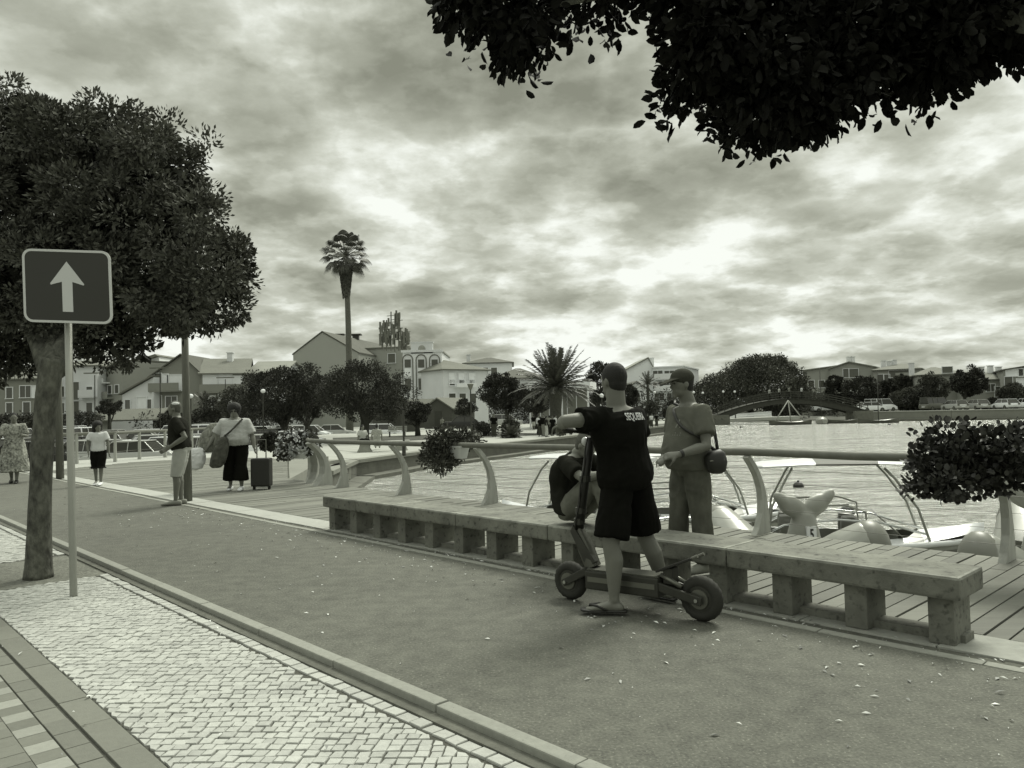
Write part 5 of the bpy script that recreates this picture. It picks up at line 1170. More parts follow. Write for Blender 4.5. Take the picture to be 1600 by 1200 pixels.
def whale(label, pos, rz, sc=1.0, num=None, dark=True, S3=(1, 1, 1.12), tail=True):
    root = thing('whale_boat', label, 'boat', (0, 0, 0)); mb = MB()
    body = [(1.15, .62, .10, .10), (1.09, .64, .25, .24), (.88, .66, .33, .32), (.58, .50, .40, .38), (.1, .30, .50, .38), (-.5, .26, .48, .34), (-.95, .28, .38, .30), (-1.22, .45, .28, .24), (-1.30, .72, .26, .20), (-1.31, .95, .20, .16), (-1.31, 1.12, .14, .12)]
    if not tail: body = body[:6] + [(-.95, .16, .36, .24), (-1.25, .10, .2, .12), (-1.5, .12, .05, .05)]
    st = []
    for i, (x, z, ry, rz_) in enumerate(body):
        j0, j1 = max(i - 1, 0), min(i + 1, len(body) - 1); d = V((body[j1][0] - body[j0][0], 0, body[j1][1] - body[j0][1])).normalized(); n_ = V((-d.z, 0, d.x))
        st.append(((x, 0, z), (0, ry, 0), n_ * rz_))
    mb.loft(st, 22)
    for s in (-1, 1):
        if tail:
            mb.ell((-1.33, s * .17, 1.20), .085, .235, .125, Matrix.Rotation(s * R(20), 3, 'X'), 16, 10); mb.ell((-1.35, s * .34, 1.29), .06, .15, .075, Matrix.Rotation(s * R(34), 3, 'X'), 14, 8)
        mb.loft([((.35, s * .40, .45), (.16, 0, -.03), (0, .03, .05)), ((.15, s * .58, .35), (.12, 0, -.03), (0, .02, .04)), ((-.05, s * .70, .22), (.05, 0, -.01), (0, .01, .02))], 10)
    organic(mb, 'body', hull_g if dark else whitegel, root, .026, 3)
    m_ = MB(); m_.ell((.93, 0, .70), .30, .325, .29); m_.build('forehead', mat('whale_dark', .19, .4) if dark else hull_g, root, smooth=True)
    for s in (-1, 1): m_ = MB(); m_.ell((1.0, s * .27, .74), .04, .03, .045); m_.build('eye', black_p, root, smooth=True)
    m_ = MB(); m_.loft([((-.2, 0, .60), (.5, 0, 0), (0, .3, 0)), ((-.2, 0, .70), (.52, 0, 0), (0, .34, 0))], 20, p=3); m_.build('seat_well', hull_d, root, smooth=True, auto=40)
    if num:
        m_ = MB(); m_.obox((-1.42, -.20, .80), (.055, -.03, 0), (.004, .008, 0), (0, 0, .09))
        tm = text_mesh(num, .17, .002, .004); tm.materials.append(black_p)
        for v in tm.vertices: v.co = V((-1.487 - v.co.z, .0 - v.co.x * .75, .885 + v.co.y))
        o = bpy.data.objects.new('number_plate', tm); link(o, root)
        m_ = MB(); m_.box(-1.485, -1.42, -.07, .07, .79, .98); m_.build('plate', white_p, root)
    root.location = pos; root.rotation_euler = (0, 0, rz); root.scale = (sc * S3[0], sc * S3[1], sc * S3[2]); return root
whale('grey whale shaped pedal boat with its raised tail marked 5 towards the boardwalk', wl(1172, 11.3), R(104), .98, '5')
whale('beluga shaped pedal boat with a rounded dark head turned right', wl(1255, 10.0), R(-10), 1.0, None, True, (.85, .95, 1.16), False)
whale('beluga shaped pedal boat under the geraniums, dark head turned left', wl(1632, 8.6), R(176), .95, None, True, (.8, .9, 1.26), False)
whale('whale shaped pedal boat cut by the right edge, tail raised above the railing wires', wl(1615, 10.2), R(62), 1.12, None, True)
whale('pale whale shaped pedal boat lying low behind the legs of the man in the cap', wl(1090, 10.6), R(10), .75, None, False, (1, 1, 1), False)
for px, py, Y, lb in ((1247, 743, 24.5, 'small black buoy floating behind the striped canopy'), (1323, 774, 18.5, 'larger black buoy floating above the broadside pedal boat')):
    p = PY(px, py, Y); m_ = MB(); m_.ell((p.x, p.y, -1.17), .17, .17, .15); m_.loft([((p.x, p.y, -1.05), (.05, 0, 0), (0, .05, 0)), ((p.x, p.y, -.98), (.04, 0, 0), (0, .04, 0))], 8); solo(m_.build('buoy', black_p, None, smooth=True), lb, 'buoy')
def rowboat(label, px, Y, L_, rz, mast=None, m=hull_d, cover=False):
    root = thing('rowing_boat', label, 'boat', (0, 0, 0)); m_ = MB(); X = np.linspace(-L_ / 2, L_ / 2, 13); vs = []; fs = []
    for x in X:
        t = abs(2 * x / L_); w_ = L_ * .17 * (1 - t ** 2.5) + .02; sh = .28 * t ** 2
        vs += [(x, -w_, .35 + sh), (x, -w_ * .7, -.05 + sh * .5), (x, 0, -.15 + sh * .6), (x, w_ * .7, -.05 + sh * .5), (x, w_, .35 + sh), (x, w_ * .9, .33 + sh), (x, 0, .05 + sh * .7), (x, -w_ * .9, .33 + sh)]
    for i in range(12):
        for j in range(8): k = (j + 1) % 8; fs.append((i * 8 + j, i * 8 + k, (i + 1) * 8 + k, (i + 1) * 8 + j))
    m_.add(vs, fs); m_.build('hull', m, root, smooth=True, auto=40)
    for x in (-L_ * .2, L_ * .15): m_ = MB(); m_.box(x - .12, x + .12, -L_ * .14, L_ * .14, .26, .30); m_.build('thwart', wood_post, root)
    if cover: m_ = MB(); m_.ell((0, 0, .4), L_ * .42, L_ * .16, .55); m_.build('cover', hull_g, root, smooth=True)
    if mast == 'tripod':
        tp = V((-.2, 0, 3.1))
        for q in ((-2.2, 0, .2), (.2, .3, .3), (1.9, 0, .3)): tube_p('spar', [q, tp], .07, wood_post, root)
    elif mast: tube_p('mast', [(0, 0, 0), (0.1, 0, mast)], .05, darkmetal, root)
    root.location = wl(px, Y); root.rotation_euler = (0, 0, rz); return root
rowboat('low open boat with a tripod of spars below the footbridge crown', 1240, 98, 5.6, R(4), 'tripod')
rowboat('dark rounded boat with a tall mast moored end on under the bridge foot', 1289, 99, 4.6, R(70), 7.2, hull_g, True)
rowboat('low dark skiff lying along the right bank quay', 1378, 97, 5.0, R(-6), 6.5)
rowboat('long dark barge along the quay right of the bridge foot', 1322, 99.5, 4.4, R(-4))
for k, (px, py) in enumerate(((1203, 660), (1158, 667), (1390, 668))):
    p = PY(px, py, (2.65 * F) / (py - 632)); m_ = MB(); m_.ell((p.x, p.y, -1.17), .18, .18, .14); solo(m_.build('buoy', black_p, None), ['tiny buoy below the bridge crown', 'tiny buoy left of the bridge crown', 'tiny buoy in front of the far skiff'][k], 'buoy')
# ---------------------------------------------------------------- people
def figure_torso(mb, J, s, g, infl=0.0, t0=-.12, t1=1.06, belly=0.0, neck=True, n=20):
    rp = (J['hR'] - J['hL']).normalized(); rc = (J['sR'] - J['sL']).normalized(); axis = (J['nb'] - J['pel']); ua = axis.normalized()
    keys = [(-.13, .135, .095), (-.02, .172, .118), (.10, .176, .122), (.26, .160, .115), (.42, .150, .110), (.60, .165, .122), (.78, .182, .122), (.90, .185, .105), (.98, .150, .085), (1.04, .075, .07)]
    st = []
    for t, rx, ry in keys:
        if t < t0 or t > t1: continue
        c = J['pel'].lerp(J['nb'], t)
        if 'chest' in J:
            k = math.sin(math.pi * max(0, min(1, t))); mid = J['pel'].lerp(J['nb'], .55); c = c + (J['chest'] - mid) * k
        r = rp.lerp(rc, max(0, min(1, t))).normalized(); f = ua.cross(r).normalized(); r = f.cross(ua).normalized()
        b = belly * math.exp(-((t - .3) / .28) ** 2)
        st.append((c + f * b * .8, r * (rx * g * s + infl + b * .35), f * (ry * (g * .7 + .3) * s + infl + b)))
    mb.loft(st, n)
def limb(mb, pts, rad, n=12):
    mb.tube(pts, rad, n)
def hand(mb, w, d, pn, s, curl=.5, side=1, spread=.1):
    """palm + four fingers + thumb; pn points out of the palm, side puts the thumb"""
    d = d.normalized(); pn = (pn - d * pn.dot(d)).normalized(); sx_ = d.cross(pn).normalized() * side
    mb.loft([(w - d * .015 * s, sx_ * .026 * s, pn * .021 * s), (w + d * .03 * s, sx_ * .036 * s, pn * .018 * s), (w + d * .07 * s, sx_ * .041 * s, pn * .015 * s), (w + d * .092 * s, sx_ * .040 * s, pn * .011 * s)], 12)
    for i, (o, L_) in enumerate(((-.030, .066), (-.010, .078), (.011, .082), (.031, .074))):
        p = w + d * .085 * s + sx_ * o * s; a = curl * .5; dd = d + sx_ * o * spread * 8
        pts = [p - d * .02 * s]; rr = [.0095 * s]
        for k, f_ in enumerate((.42, .32, .26)):
            a2 = a + curl * k * .75; dv = (dd.normalized() * math.cos(a2) + pn * math.sin(a2)); p = p + dv * L_ * f_ * s; pts.append(p); rr.append((.0090, .0082, .0070)[k] * s)
        mb.tube(pts, rr, 8)
    p = w + d * .03 * s + sx_ * .036 * s; mb.tube([p - sx_ * .01 * s, p + (sx_ * .7 + d * .7 + pn * .25) * .035 * s, p + (sx_ * .75 + d * 1.2 + pn * .6 * (1 + curl)) * .05 * s], [.013 * s, .0105 * s, .008 * s], 8)
def make_body(J, s, g, root, skinm, vox, name='body', hs=1.0, belly=0):
    mb = MB(); figure_torso(mb, J, s, g * .93, 0, belly=belly * .8)
    f = J['f'].normalized(); hd = J['head']; up = (hd - J['nb']).normalized(); up = (up * .35 + V((0, 0, 1))).normalized() if 'hup' not in J else J['hup']
    r = f.cross(up).normalized(); f = up.cross(r).normalized(); rot = Matrix((r, f, up)).transposed(); k = s * hs
    mb.ell(hd + up * .012 * k, .076 * k, .096 * k, .108 * k, rot, 18, 12)
    mb.ell(hd - up * .058 * k + f * .024 * k, .056 * k, .066 * k, .060 * k, rot, 14, 9)
    mb.tube([hd + f * .085 * k + up * .012 * k, hd + f * .108 * k - up * .022 * k, hd + f * .092 * k - up * .034 * k], [.010 * k, .015 * k, .011 * k], 8)
    mb.ell(hd + f * .083 * k + up * .026 * k, .052 * k, .018 * k, .011 * k, rot, 10, 6)      # brow
    mb.ell(hd + f * .084 * k - up * .058 * k, .024 * k, .012 * k, .007 * k, rot, 10, 6); mb.ell(hd + f * .081 * k - up * .070 * k, .022 * k, .013 * k, .008 * k, rot, 10, 6)
    mb.ell(hd + f * .072 * k - up * .098 * k, .024 * k, .020 * k, .018 * k, rot, 10, 6)
    for e in (-1, 1): mb.ell(hd + r * e * .079 * k - f * .006 * k - up * .008 * k, .010 * k, .020 * k, .032 * k, rot, 8, 6)
    nk = .060 * s * (g * .7 + .3); mb.tube([J['nb'] - up * .05 * s, J['nb'] + up * .03 * s, hd - up * .05 * k - f * .015 * k], [nk * 1.25, nk * 1.02, nk * .95], 14)
    for e, S, E, Wr, d in ((-1, 'sL', 'eL', 'wL', 'dL'), (1, 'sR', 'eR', 'wR', 'dR')):
        a, b, c = J[S], J[E], J[Wr]; q = s * (g * .5 + .5)
        mb.ell(a, .064 * q, .064 * q, .064 * q, None, 12, 8)
        limb(mb, [a, a.lerp(b, .35), a.lerp(b, .75), b, b.lerp(c, .3), b.lerp(c, .75), c], [.058 * q, .052 * q, .045 * q, .042 * q, .044 * q, .033 * q, .027 * q])
        dv = J.get(d) or (c - b); pn = J.get('p' + d[1]) or ((J['pel'] - J['nb']).cross(dv) * e)
        hand(mb, c, dv, pn, s * 1.0, J.get('curl' + d[1], .55), -e)
    z0 = J['z0']
    for H_, K, A, T in (('hL', 'kL', 'aL', 'tL'), ('hR', 'kR', 'aR', 'tR')):
        h, kn, a, t = J[H_], J[K], J[A], J[T]; q = s * (g * .55 + .45); fd = V((t.x - a.x, t.y - a.y, 0)); fd = fd.normalized() if fd.length > 1e-4 else f
        bk = -fd * .012 * s
        limb(mb, [h, h.lerp(kn, .35), h.lerp(kn, .8), kn, kn.lerp(a, .28) + bk * 1.4, kn.lerp(a, .6) + bk * .6, a.lerp(kn, .08), a], [.090 * q, .084 * q, .060 * q, .054 * q, .058 * q, .046 * q, .036 * s, .036 * s], 14)
        dn = V((0, 0, -1)) if abs(fd.z) < .5 else fd
        sole = J.get('s' + A, a.z - .075 * s); x = fd.cross(V((0, 0, 1)))
        hz = sole + .030 * s
        base = V((a.x, a.y, 0))
        mb.loft([(base - fd * .062 * s + UP * hz, x * .020 * s, UP * .020 * s), (base - fd * .040 * s + UP * (hz + .004 * s), x * .034 * s, UP * .032 * s), (base + fd * .02 * s + UP * (hz + .012 * s), x * .036 * s, UP * .042 * s), (base + fd * .09 * s + UP * (hz + .0), x * .043 * s, UP * .030 * s), (base + fd * .15 * s + UP * (hz - .009 * s), x * .046 * s, UP * .020 * s), (base + fd * .185 * s + UP * (hz - .013 * s), x * .036 * s, UP * .015 * s), (base + fd * .20 * s + UP * (hz - .016 * s), x * .018 * s, UP * .010 * s)], 14)
    return organic(mb, name, skinm, root, vox, 3)
def make_shirt(J, s, g, root, m, vox, sleeve=.6, hem=-.03, infl=.018, name='shirt', belly=0, fold=.006, slv_infl=.02):
    mb = MB(); figure_torso(mb, J, s, g, infl, t0=hem, t1=1.0, belly=belly)
    q = s * (g * .5 + .5)
    st_ = J['nb']; up = (J['head'] - J['nb']).normalized(); mb.loft([(st_ - up * .06 * s, (J['sR'] - J['sL']).normalized() * .11 * s * g, up.cross((J['sR'] - J['sL']).normalized()) * .08 * s), (st_ + up * .012 * s, (J['sR'] - J['sL']).normalized() * .066 * s * (g * .5 + .5), up.cross((J['sR'] - J['sL']).normalized()) * .064 * s * (g * .5 + .5))], 18)
    for S, E, Wr in (('sL', 'eL', 'wL'), ('sR', 'eR', 'wR')):
        a, b, c = J[S], J[E], J[Wr]; nbp = J['nb'].lerp(a, .35) - UP * .03 * s
        if sleeve <= 1: pts = [nbp, a, a.lerp(b, sleeve * .5), a.lerp(b, sleeve)]; rr = [.055 * q, .062 * q + infl * .6, .058 * q + slv_infl * .8, .056 * q + slv_infl * 1.25]
        else: pts = [nbp, a, a.lerp(b, .5), b, b.lerp(c, (sleeve - 1) * .5), b.lerp(c, sleeve - 1)]; rr = [.055 * q, .062 * q + infl * .6, .056 * q + slv_infl * .7, .048 * q + slv_infl * .7, .046 * q + slv_infl * .6, .036 * q + slv_infl * .6]
        mb.tube(pts, rr, 16)
    return organic(mb, name, m, root, vox, 4, fold, 9.0, .30)
def make_pants(J, s, g, root, m, vox, frac=1.0, infl=.02, flare=.02, top=.12, name='trousers', fold=.005):
    """frac: 1 = knee, 2 = ankle"""
    mb = MB(); figure_torso(mb, J, s, g, infl * .55, t0=-.14, t1=top)
    for H_, K, A in (('hL', 'kL', 'aL'), ('hR', 'kR', 'aR')):
        h, kn, a = J[H_], J[K], J[A]; q = s * (g * .55 + .45)
        if frac <= 1: pts = [h + UP * .02, h.lerp(kn, frac * .35), h.lerp(kn, frac * .7), h.lerp(kn, frac)]; rr = [.094 * q + infl * .6, .088 * q + infl, .078 * q + infl + flare * .6, .066 * q + infl + flare]
        else: e = kn.lerp(a, frac - 1); pts = [h + UP * .02, h.lerp(kn, .4), h.lerp(kn, .8), kn, kn.lerp(e, .4), kn.lerp(e, .9), e]; rr = [.094 * q + infl * .6, .086 * q + infl, .068 * q + infl, .060 * q + infl, .060 * q + infl + flare * .5, .050 * q + infl + flare, .050 * q + infl + flare]
        mb.tube(pts, rr, 16)
    return organic(mb, name, m, root, vox, 4, fold, 11.0, .5)
def make_skirt(J, s, g, root, m, vox, zt, zb, r0, r1, name='skirt', fold=.012):
    c0 = J['pel'] + UP * zt; c1 = V(((J['aL'].x + J['aR'].x) / 2, (J['aL'].y + J['aR'].y) / 2, zb)); r = (J['hR'] - J['hL']).normalized(); f = UP.cross(r); mb = MB()
    mb.loft([(c0.lerp(c1, t), r * (r0 + (r1 - r0) * t), f * ((r0 + (r1 - r0) * t) * .75)) for t in (0, .15, .35, .6, .85, 1)], 20); return organic(mb, name, m, root, vox, 3, fold, 8, .12)
def make_hair(J, s, root, m, vox, style='short', hs=1.0, name='hair'):
    hd = J['head']; f = J['f'].normalized(); up = J.get('hup', V((0, 0, 1))); r = f.cross(up).normalized(); f = up.cross(r).normalized(); rot = Matrix((r, f, up)).transposed(); k = s * hs; mb = MB()
    if style == 'short': mb.ell(hd + up * .032 * k - f * .012 * k, .083 * k, .099 * k, .104 * k, rot, 20, 12); mb.ell(hd - up * .012 * k - f * .038 * k, .073 * k, .066 * k, .082 * k, rot, 16, 9)
    elif style == 'curly': mb.ell(hd + up * .055 * k - f * .025 * k, .135 * k, .125 * k, .125 * k, rot, 20, 12); mb.ell(hd - up * .03 * k - f * .06 * k, .11 * k, .08 * k, .10 * k, rot, 16, 9)
    elif style == 'long': mb.ell(hd + up * .045 * k - f * .02 * k, .115 * k, .12 * k, .11 * k, rot, 20, 12); mb.loft([(hd - f * .04 * k, r * .12 * k, f * .07 * k), (hd - f * .07 * k - up * .12 * k, r * .11 * k, f * .06 * k), (hd - f * .09 * k - up * .22 * k + r * .03, r * .07 * k, f * .03 * k)], 14)
    return organic(mb, name, m, root, vox, 2, .004 if style == 'curly' else .0, 22, 1)
def make_shoes(J, s, root, m, vox, z, h=.05, names=('shoe', 'shoe'), thin=False):
    for A, T in (('aL', 'tL'), ('aR', 'tR')):
        a, t = J[A], J[T]; fd = V((t.x - a.x, t.y - a.y, 0)).normalized(); x = fd.cross(UP); b = V((a.x, a.y, 0)); z_ = J.get('s' + A, z)
        mb = MB()
        if thin:
            mb.loft([(b + fd * q * s + UP * (z_ + .010), x * w_ * s, UP * .011) for q, w_ in ((-.085, .02), (-.07, .036), (0, .040), (.09, .048), (.17, .050), (.215, .036), (.23, .015))], 16, p=2.6)
            o = organic(mb, names[0], m, root, .006, 1)
            for e in (-1, 1):
                m_ = MB(); p0 = b + fd * .165 * s + UP * (z_ + .045 * s); p1 = b + fd * .05 * s + x * e * .047 * s + UP * (z_ + .02 * s)
                m_.tube([p0 - UP * .025 * s + fd * .01, p0, p0.lerp(p1, .5) + x * e * .012 * s + UP * .012 * s, p1], [.006, .009, .010, .008], 6); m_.build('strap', m, o, smooth=True)
        else:
            mb.loft([(b + fd * q * s + UP * (z_ + zz_ * s), x * w_ * s, UP * hh * s) for q, w_, zz_, hh in ((-.095, .02, .04, .03), (-.08, .04, .045, .042), (0, .044, .05, .05), (.07, .048, .045, .042), (.14, .052, .034, .032), (.20, .044, .028, .025), (.235, .02, .022, .015))], 16)
            organic(mb, names[0], m, root, vox, 2)
def pose(x, y, z0, fdir, H, g=1.0, lean=0, arms=None, step=0.0, stance=.075, headdir=None, sit=False):
    f = V((fdir[0], fdir[1], 0)).normalized(); r = V((f.y, -f.x, 0)); b = V((x, y, z0)); J = {'z0': z0, 'f': V((headdir[0], headdir[1], headdir[2] if len(headdir) > 2 else 0)).normalized() if headdir else f}
    if not sit:
        J['pel'] = b + UP * .545 * H; J['nb'] = b + UP * .835 * H + f * lean; J['head'] = b + UP * .928 * H + f * (lean * 1.3 + .015 * H)
        J['hL'] = b + UP * .525 * H - r * .055 * H * g ** .5; J['hR'] = b + UP * .525 * H + r * .055 * H * g ** .5
        J['aL'] = b - r * stance + f * step + UP * .05 * H; J['aR'] = b + r * stance - f * step + UP * (.05 * H + abs(step) * .25)
        for e, K, h, a in ((-1, 'kL', 'hL', 'aL'), (1, 'kR', 'hR', 'aR')): J[K] = J[h].lerp(J[a], .50) + f * (.012 * H + abs(step) * .25)
    else:
        J['pel'] = b + UP * .06 * H; J['nb'] = b + UP * .345 * H + f * lean; J['head'] = b + UP * .44 * H + f * lean * 1.4
        for e, s_ in ((-1, 'L'), (1, 'R')): J['h' + s_] = b + UP * .05 * H + r * e * .055 * H; J['k' + s_] = b + UP * .06 * H + f * .25 * H + r * e * .06 * H; J['a' + s_] = b + f * .24 * H + r * e * .06 * H - UP * .20 * H
    for s_ in 'LR': J['t' + s_] = J['a' + s_] + f * .12 * H - UP * .04 * H
    J['sL'] = J['nb'] - r * .108 * H * g ** .6 - UP * (.025 + max(0, g - 1.2) * .05) * H; J['sR'] = J['nb'] + r * .108 * H * g ** .6 - UP * (.025 + max(0, g - 1.2) * .05) * H
    arms = arms or {}
    for e, s_ in ((-1, 'L'), (1, 'R')):
        up_, fo = arms.get(s_, ((.02, 0, -.17), (0, .03, -.14))); S = J['s' + s_]
        def loc(o): return r * (o[0] * e) * H + f * o[1] * H + UP * o[2] * H
        J['e' + s_] = S + loc((up_[0] + (.02 if s_ not in arms else 0) * g, up_[1], up_[2])); J['w' + s_] = J['e' + s_] + loc(fo)
    return J
cloth_black = mat('black_cotton', .009, .95, .2, 20, .002, 60, spec=0.06); cloth_short = mat('black_shorts', .0075, .9, .2, 20, .002, 60, spec=0.06)
cloth_grey = mat('grey_tshirt', .12, .95, .12, 12, .002, 80, spec=0.06); denim = mat('faded_denim', .12, .95, .45, 7, .002, 120, spec=0.06, stretch=(1, 1, .5)); denim_d = mat('dark_denim', .06, .95, .3, 9, .002, 120, spec=0.06)
cloth_dk = mat('dark_polo', .022, .95, .2, 12, .002, 80, spec=0.06); cloth_lt = mat('light_shorts', .42, .95, .15, 10, .002, 80, spec=0.06); cloth_w = mat('white_cotton', .62, .95, .08, 10, .002, 60, spec=0.06)
canvas = mat('canvas_shoe', .25, .9, .1, 20); cap_m = mat('grey_cap', .055, .9, .15, 20, .001, 100, spec=0.06)
def wave_mat(name, a, b, scale, rz=0):
    m = mat(name, a, .95); t = m.node_tree; tcd = nd(t, 'ShaderNodeTexCoord'); wv = nd(t, 'ShaderNodeTexWave', bands_direction='Z'); wv.inputs['Scale'].default_value = scale; wv.inputs['Distortion'].default_value = 1.5; wv.inputs['Detail'].default_value = 1
    t.links.new(tcd.outputs['Object'], wv.inputs['Vector']); rp = nd(t, 'ShaderNodeValToRGB'); rp.color_ramp.elements[0].color = tone(b); rp.color_ramp.elements[1].color = tone(a); rp.color_ramp.elements[0].position = .35; rp.color_ramp.elements[1].position = .6
    t.links.new(wv.outputs[0], rp.inputs[0]); t.links.new(rp.outputs[0], t.nodes['Principled BSDF'].inputs['Base Color']); return m
striped = wave_mat('striped_cotton', .62, .22, 13)
floral = mat('floral_print', .26, .95, 1.1, 22, detail=2)
# --- the man on the scooter
def zpx(py, px, Y): return 1.45 - (py - (641 - (px - 800) * .0227)) * Y / F
root = thing('person', 'man in black shirt and shorts seen from behind, straddling the scooter', 'person', (.85, 5.6, 0))
nb = V((.752, 5.57, 1.435)); pel = V((.815, 5.60, .93))
J = {'z0': 0, 'f': EU.copy() + V((.12, 0, 0)), 'pel': pel, 'nb': nb, 'chest': V((.775, 5.575, 1.22)), 'head': V((.738, 5.585, 1.645)), 'hL': pel - EV * .10 - UP * .04, 'hR': pel + EV * .10 - UP * .04,
     'kL': V((.672, 5.46, .49)), 'aL': V((.683, 5.43, .095)), 'tL': V((.50, 5.475, .03)), 'kR': V((.96, 5.70, .49)), 'aR': V((1.11, 5.76, .095)), 'tR': V((.99, 5.90, .03)),
     'sL': nb - EV * .195 - UP * .055, 'sR': nb + EV * .195 - UP * .055, 'eL': V((.345, 5.31, 1.362)), 'wL': V((.345, 5.555, 1.345)), 'eR': V((.985, 5.86, 1.13)), 'wR': V((.78, 5.955, 1.30)),
     'dL': V((0, .9, -.2)), 'pL': V((0, 0, -1)), 'curlL': 1.0, 'dR': V((-.4, .9, -.1)), 'pR': V((0, 0, -1)), 'curlR': 1.0, 'saL': .022, 'saR': .022}
J['wL'] = V((.352, 5.50, 1.335)); J['eL'] = V((.352, 5.275, 1.365))
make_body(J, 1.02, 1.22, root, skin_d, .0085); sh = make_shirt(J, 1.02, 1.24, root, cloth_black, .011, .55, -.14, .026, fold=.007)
make_pants(J, 1.02, 1.14, root, cloth_short, .011, .90, .018, .034, .05, 'shorts', .006); make_hair(J, 1.02, root, hair_m, .006); make_shoes(J, 1.05, root, black_p, .007, .0, names=('flip_flop', ''), thin=True)
def print_on(obj, txt, size, centre, right, up, out, m, name, sx=1.0, bold=.0, parent=None, off=.003):
    tm = text_mesh(txt, size, 0, bold, sx); bm = bmesh.new(); bm.from_mesh(tm); bmesh.ops.triangulate(bm, faces=bm.faces)
    bmesh.ops.subdivide_edges(bm, edges=[e for e in bm.edges if e.calc_length() > .02], cuts=1); bm.to_mesh(tm); bm.free()
    o_ = wloc(obj); bvh = BVHTree.FromPolygons([v.co + o_ for v in obj.data.vertices], [p.vertices[:] for p in obj.data.polygons])
    for v in tm.vertices:
        p = centre + right * v.co.x + up * v.co.y + out * .4; h = bvh.ray_cast(p, -out, .8); v.co = (h[0] + out * off if h[0] else p - out * .4) - o_
    tm.materials.append(m); o = bpy.data.objects.new(name, tm); link(o, obj); return o
rt = (EV + V((.12, -.12, 0))).normalized(); out_ = V((rt.y, -rt.x, 0)); print_on(sh, 'SEQUEIRA', .072, V((.785, 5.585, 1.385)), rt, UP, out_, mat('shirt_print', .62, .9), 'lettering', .60, .0012, None, .009)
# --- electric scooter
sc_ = thing('electric_scooter', 'black two wheeled electric scooter with fat tyres held between the man\'s feet', 'scooter', (.83, 5.55, 0))
fw = V((.415, 5.90, .148)); rw = V((1.245, 5.225, .155)); sd_ = (fw - rw); sd_.z = 0; sd_.normalize(); sp = V((-sd_.y, sd_.x, 0))
def wheel(c, axis, r, wd, nm='wheel'):
    x = axis.cross(UP).normalized(); m_ = MB(); n = 40; k = 12; vs = []; fs = []
    tr = wd / 2; R0 = r - tr * .95
    for i in range(n):
        a = 2 * math.pi * i / n; rad = x * math.cos(a) + UP * math.sin(a)
        for j in range(k):
            b = 2 * math.pi * j / k; rr = R0 + tr * .95 * math.cos(b) * (1.0); q = c + rad * rr + axis * tr * math.sin(b)
            if math.cos(b) > .35 and (i + (j % 2)) % 2: q = q - rad * .006
            vs.append(q)
    for i in range(n):
        for j in range(k): fs.append((i * k + j, i * k + (j + 1) % k, ((i + 1) % n) * k + (j + 1) % k, ((i + 1) % n) * k + j))
    m_.add(vs, fs); wh = m_.build(nm, rubber, sc_, smooth=True)
    m_ = MB(); m_.loft([(c - axis * tr * .75, x * R0 * .86, UP * R0 * .86), (c - axis * tr * .55, x * R0 * .90, UP * R0 * .90), (c + axis * tr * .55, x * R0 * .90, UP * R0 * .90), (c + axis * tr * .75, x * R0 * .86, UP * R0 * .86)], 32); m_.build('rim', darkmetal, wh, smooth=True, auto=40)
    m_ = MB(); m_.loft([(c - axis * tr * 1.02, x * r * .42, UP * r * .42), (c + axis * tr * 1.02, x * r * .42, UP * r * .42)], 24); m_.build('hub', greymetal, wh, smooth=True, auto=40)
    m_ = MB(); m_.loft([(c - axis * tr * 1.08, x * r * .58, UP * r * .58), (c - axis * tr * 1.04, x * r * .58, UP * r * .58)], 28); m_.build('brake_disc', greymetal, wh)
    m_ = MB(); m_.tube([c - axis * (tr + .05), c + axis * (tr + .05)], .013, 10); m_.build('axle', chrome, wh)
sn = -sp if sp.y > 0 else sp          # towards the camera side
wheel(fw, sn, .146, .085); wheel(rw, sn, .155, .09)
dk0 = V((.565, 5.775, .26)); dk1 = V((1.03, 5.395, .27)); m_ = MB(); m_.obox((dk0 + dk1) / 2 - UP * .068, (dk1 - dk0) / 2, sp * .098, UP * .068); m_.build('deck', darkmetal, sc_, bevel=.012)
m_ = MB(); m_.obox((dk0 + dk1) / 2 + UP * .006, (dk1 - dk0) / 2 * .98, sp * .085, UP * .005); m_.build('grip_mat', mat('grip', .085, .95, .2, 60), sc_)
m_ = MB(); m_.obox((dk0 + dk1) / 2 - UP * .06 + sn * .0995, (dk1 - dk0) / 2 * .92, sp * .0015, UP * .018); m_.build('side_trim', greymetal, sc_)
for s in (-1, 1):
    m_ = MB(); a = dk1 - UP * .06 + sp * s * .075; b = rw + sp * s * .075; d = (b - a).normalized(); q = d.cross(sp); m_.obox((a + b) / 2, (b - a) / 2 + d * .035, sp * .012, q * .030); m_.build('swing_arm', darkmetal, sc_, bevel=.006)
    m_ = MB(); a = V((.545, 5.79, .24)) + sp * s * .065; b = fw + sp * s * .065; d = (b - a).normalized(); q = d.cross(sp); m_.obox((a + b) / 2, (b - a) / 2 + d * .03, sp * .011, q * .027); m_.build('fork_arm', darkmetal, sc_, bevel=.006)
    m_ = MB(); m_.tube([dk1 + UP * .02 + sp * s * .05, rw + UP * .07 - sd_ * -.12 + sp * s * .05], .016, 8); m_.build('spring', greymetal, sc_, smooth=True)
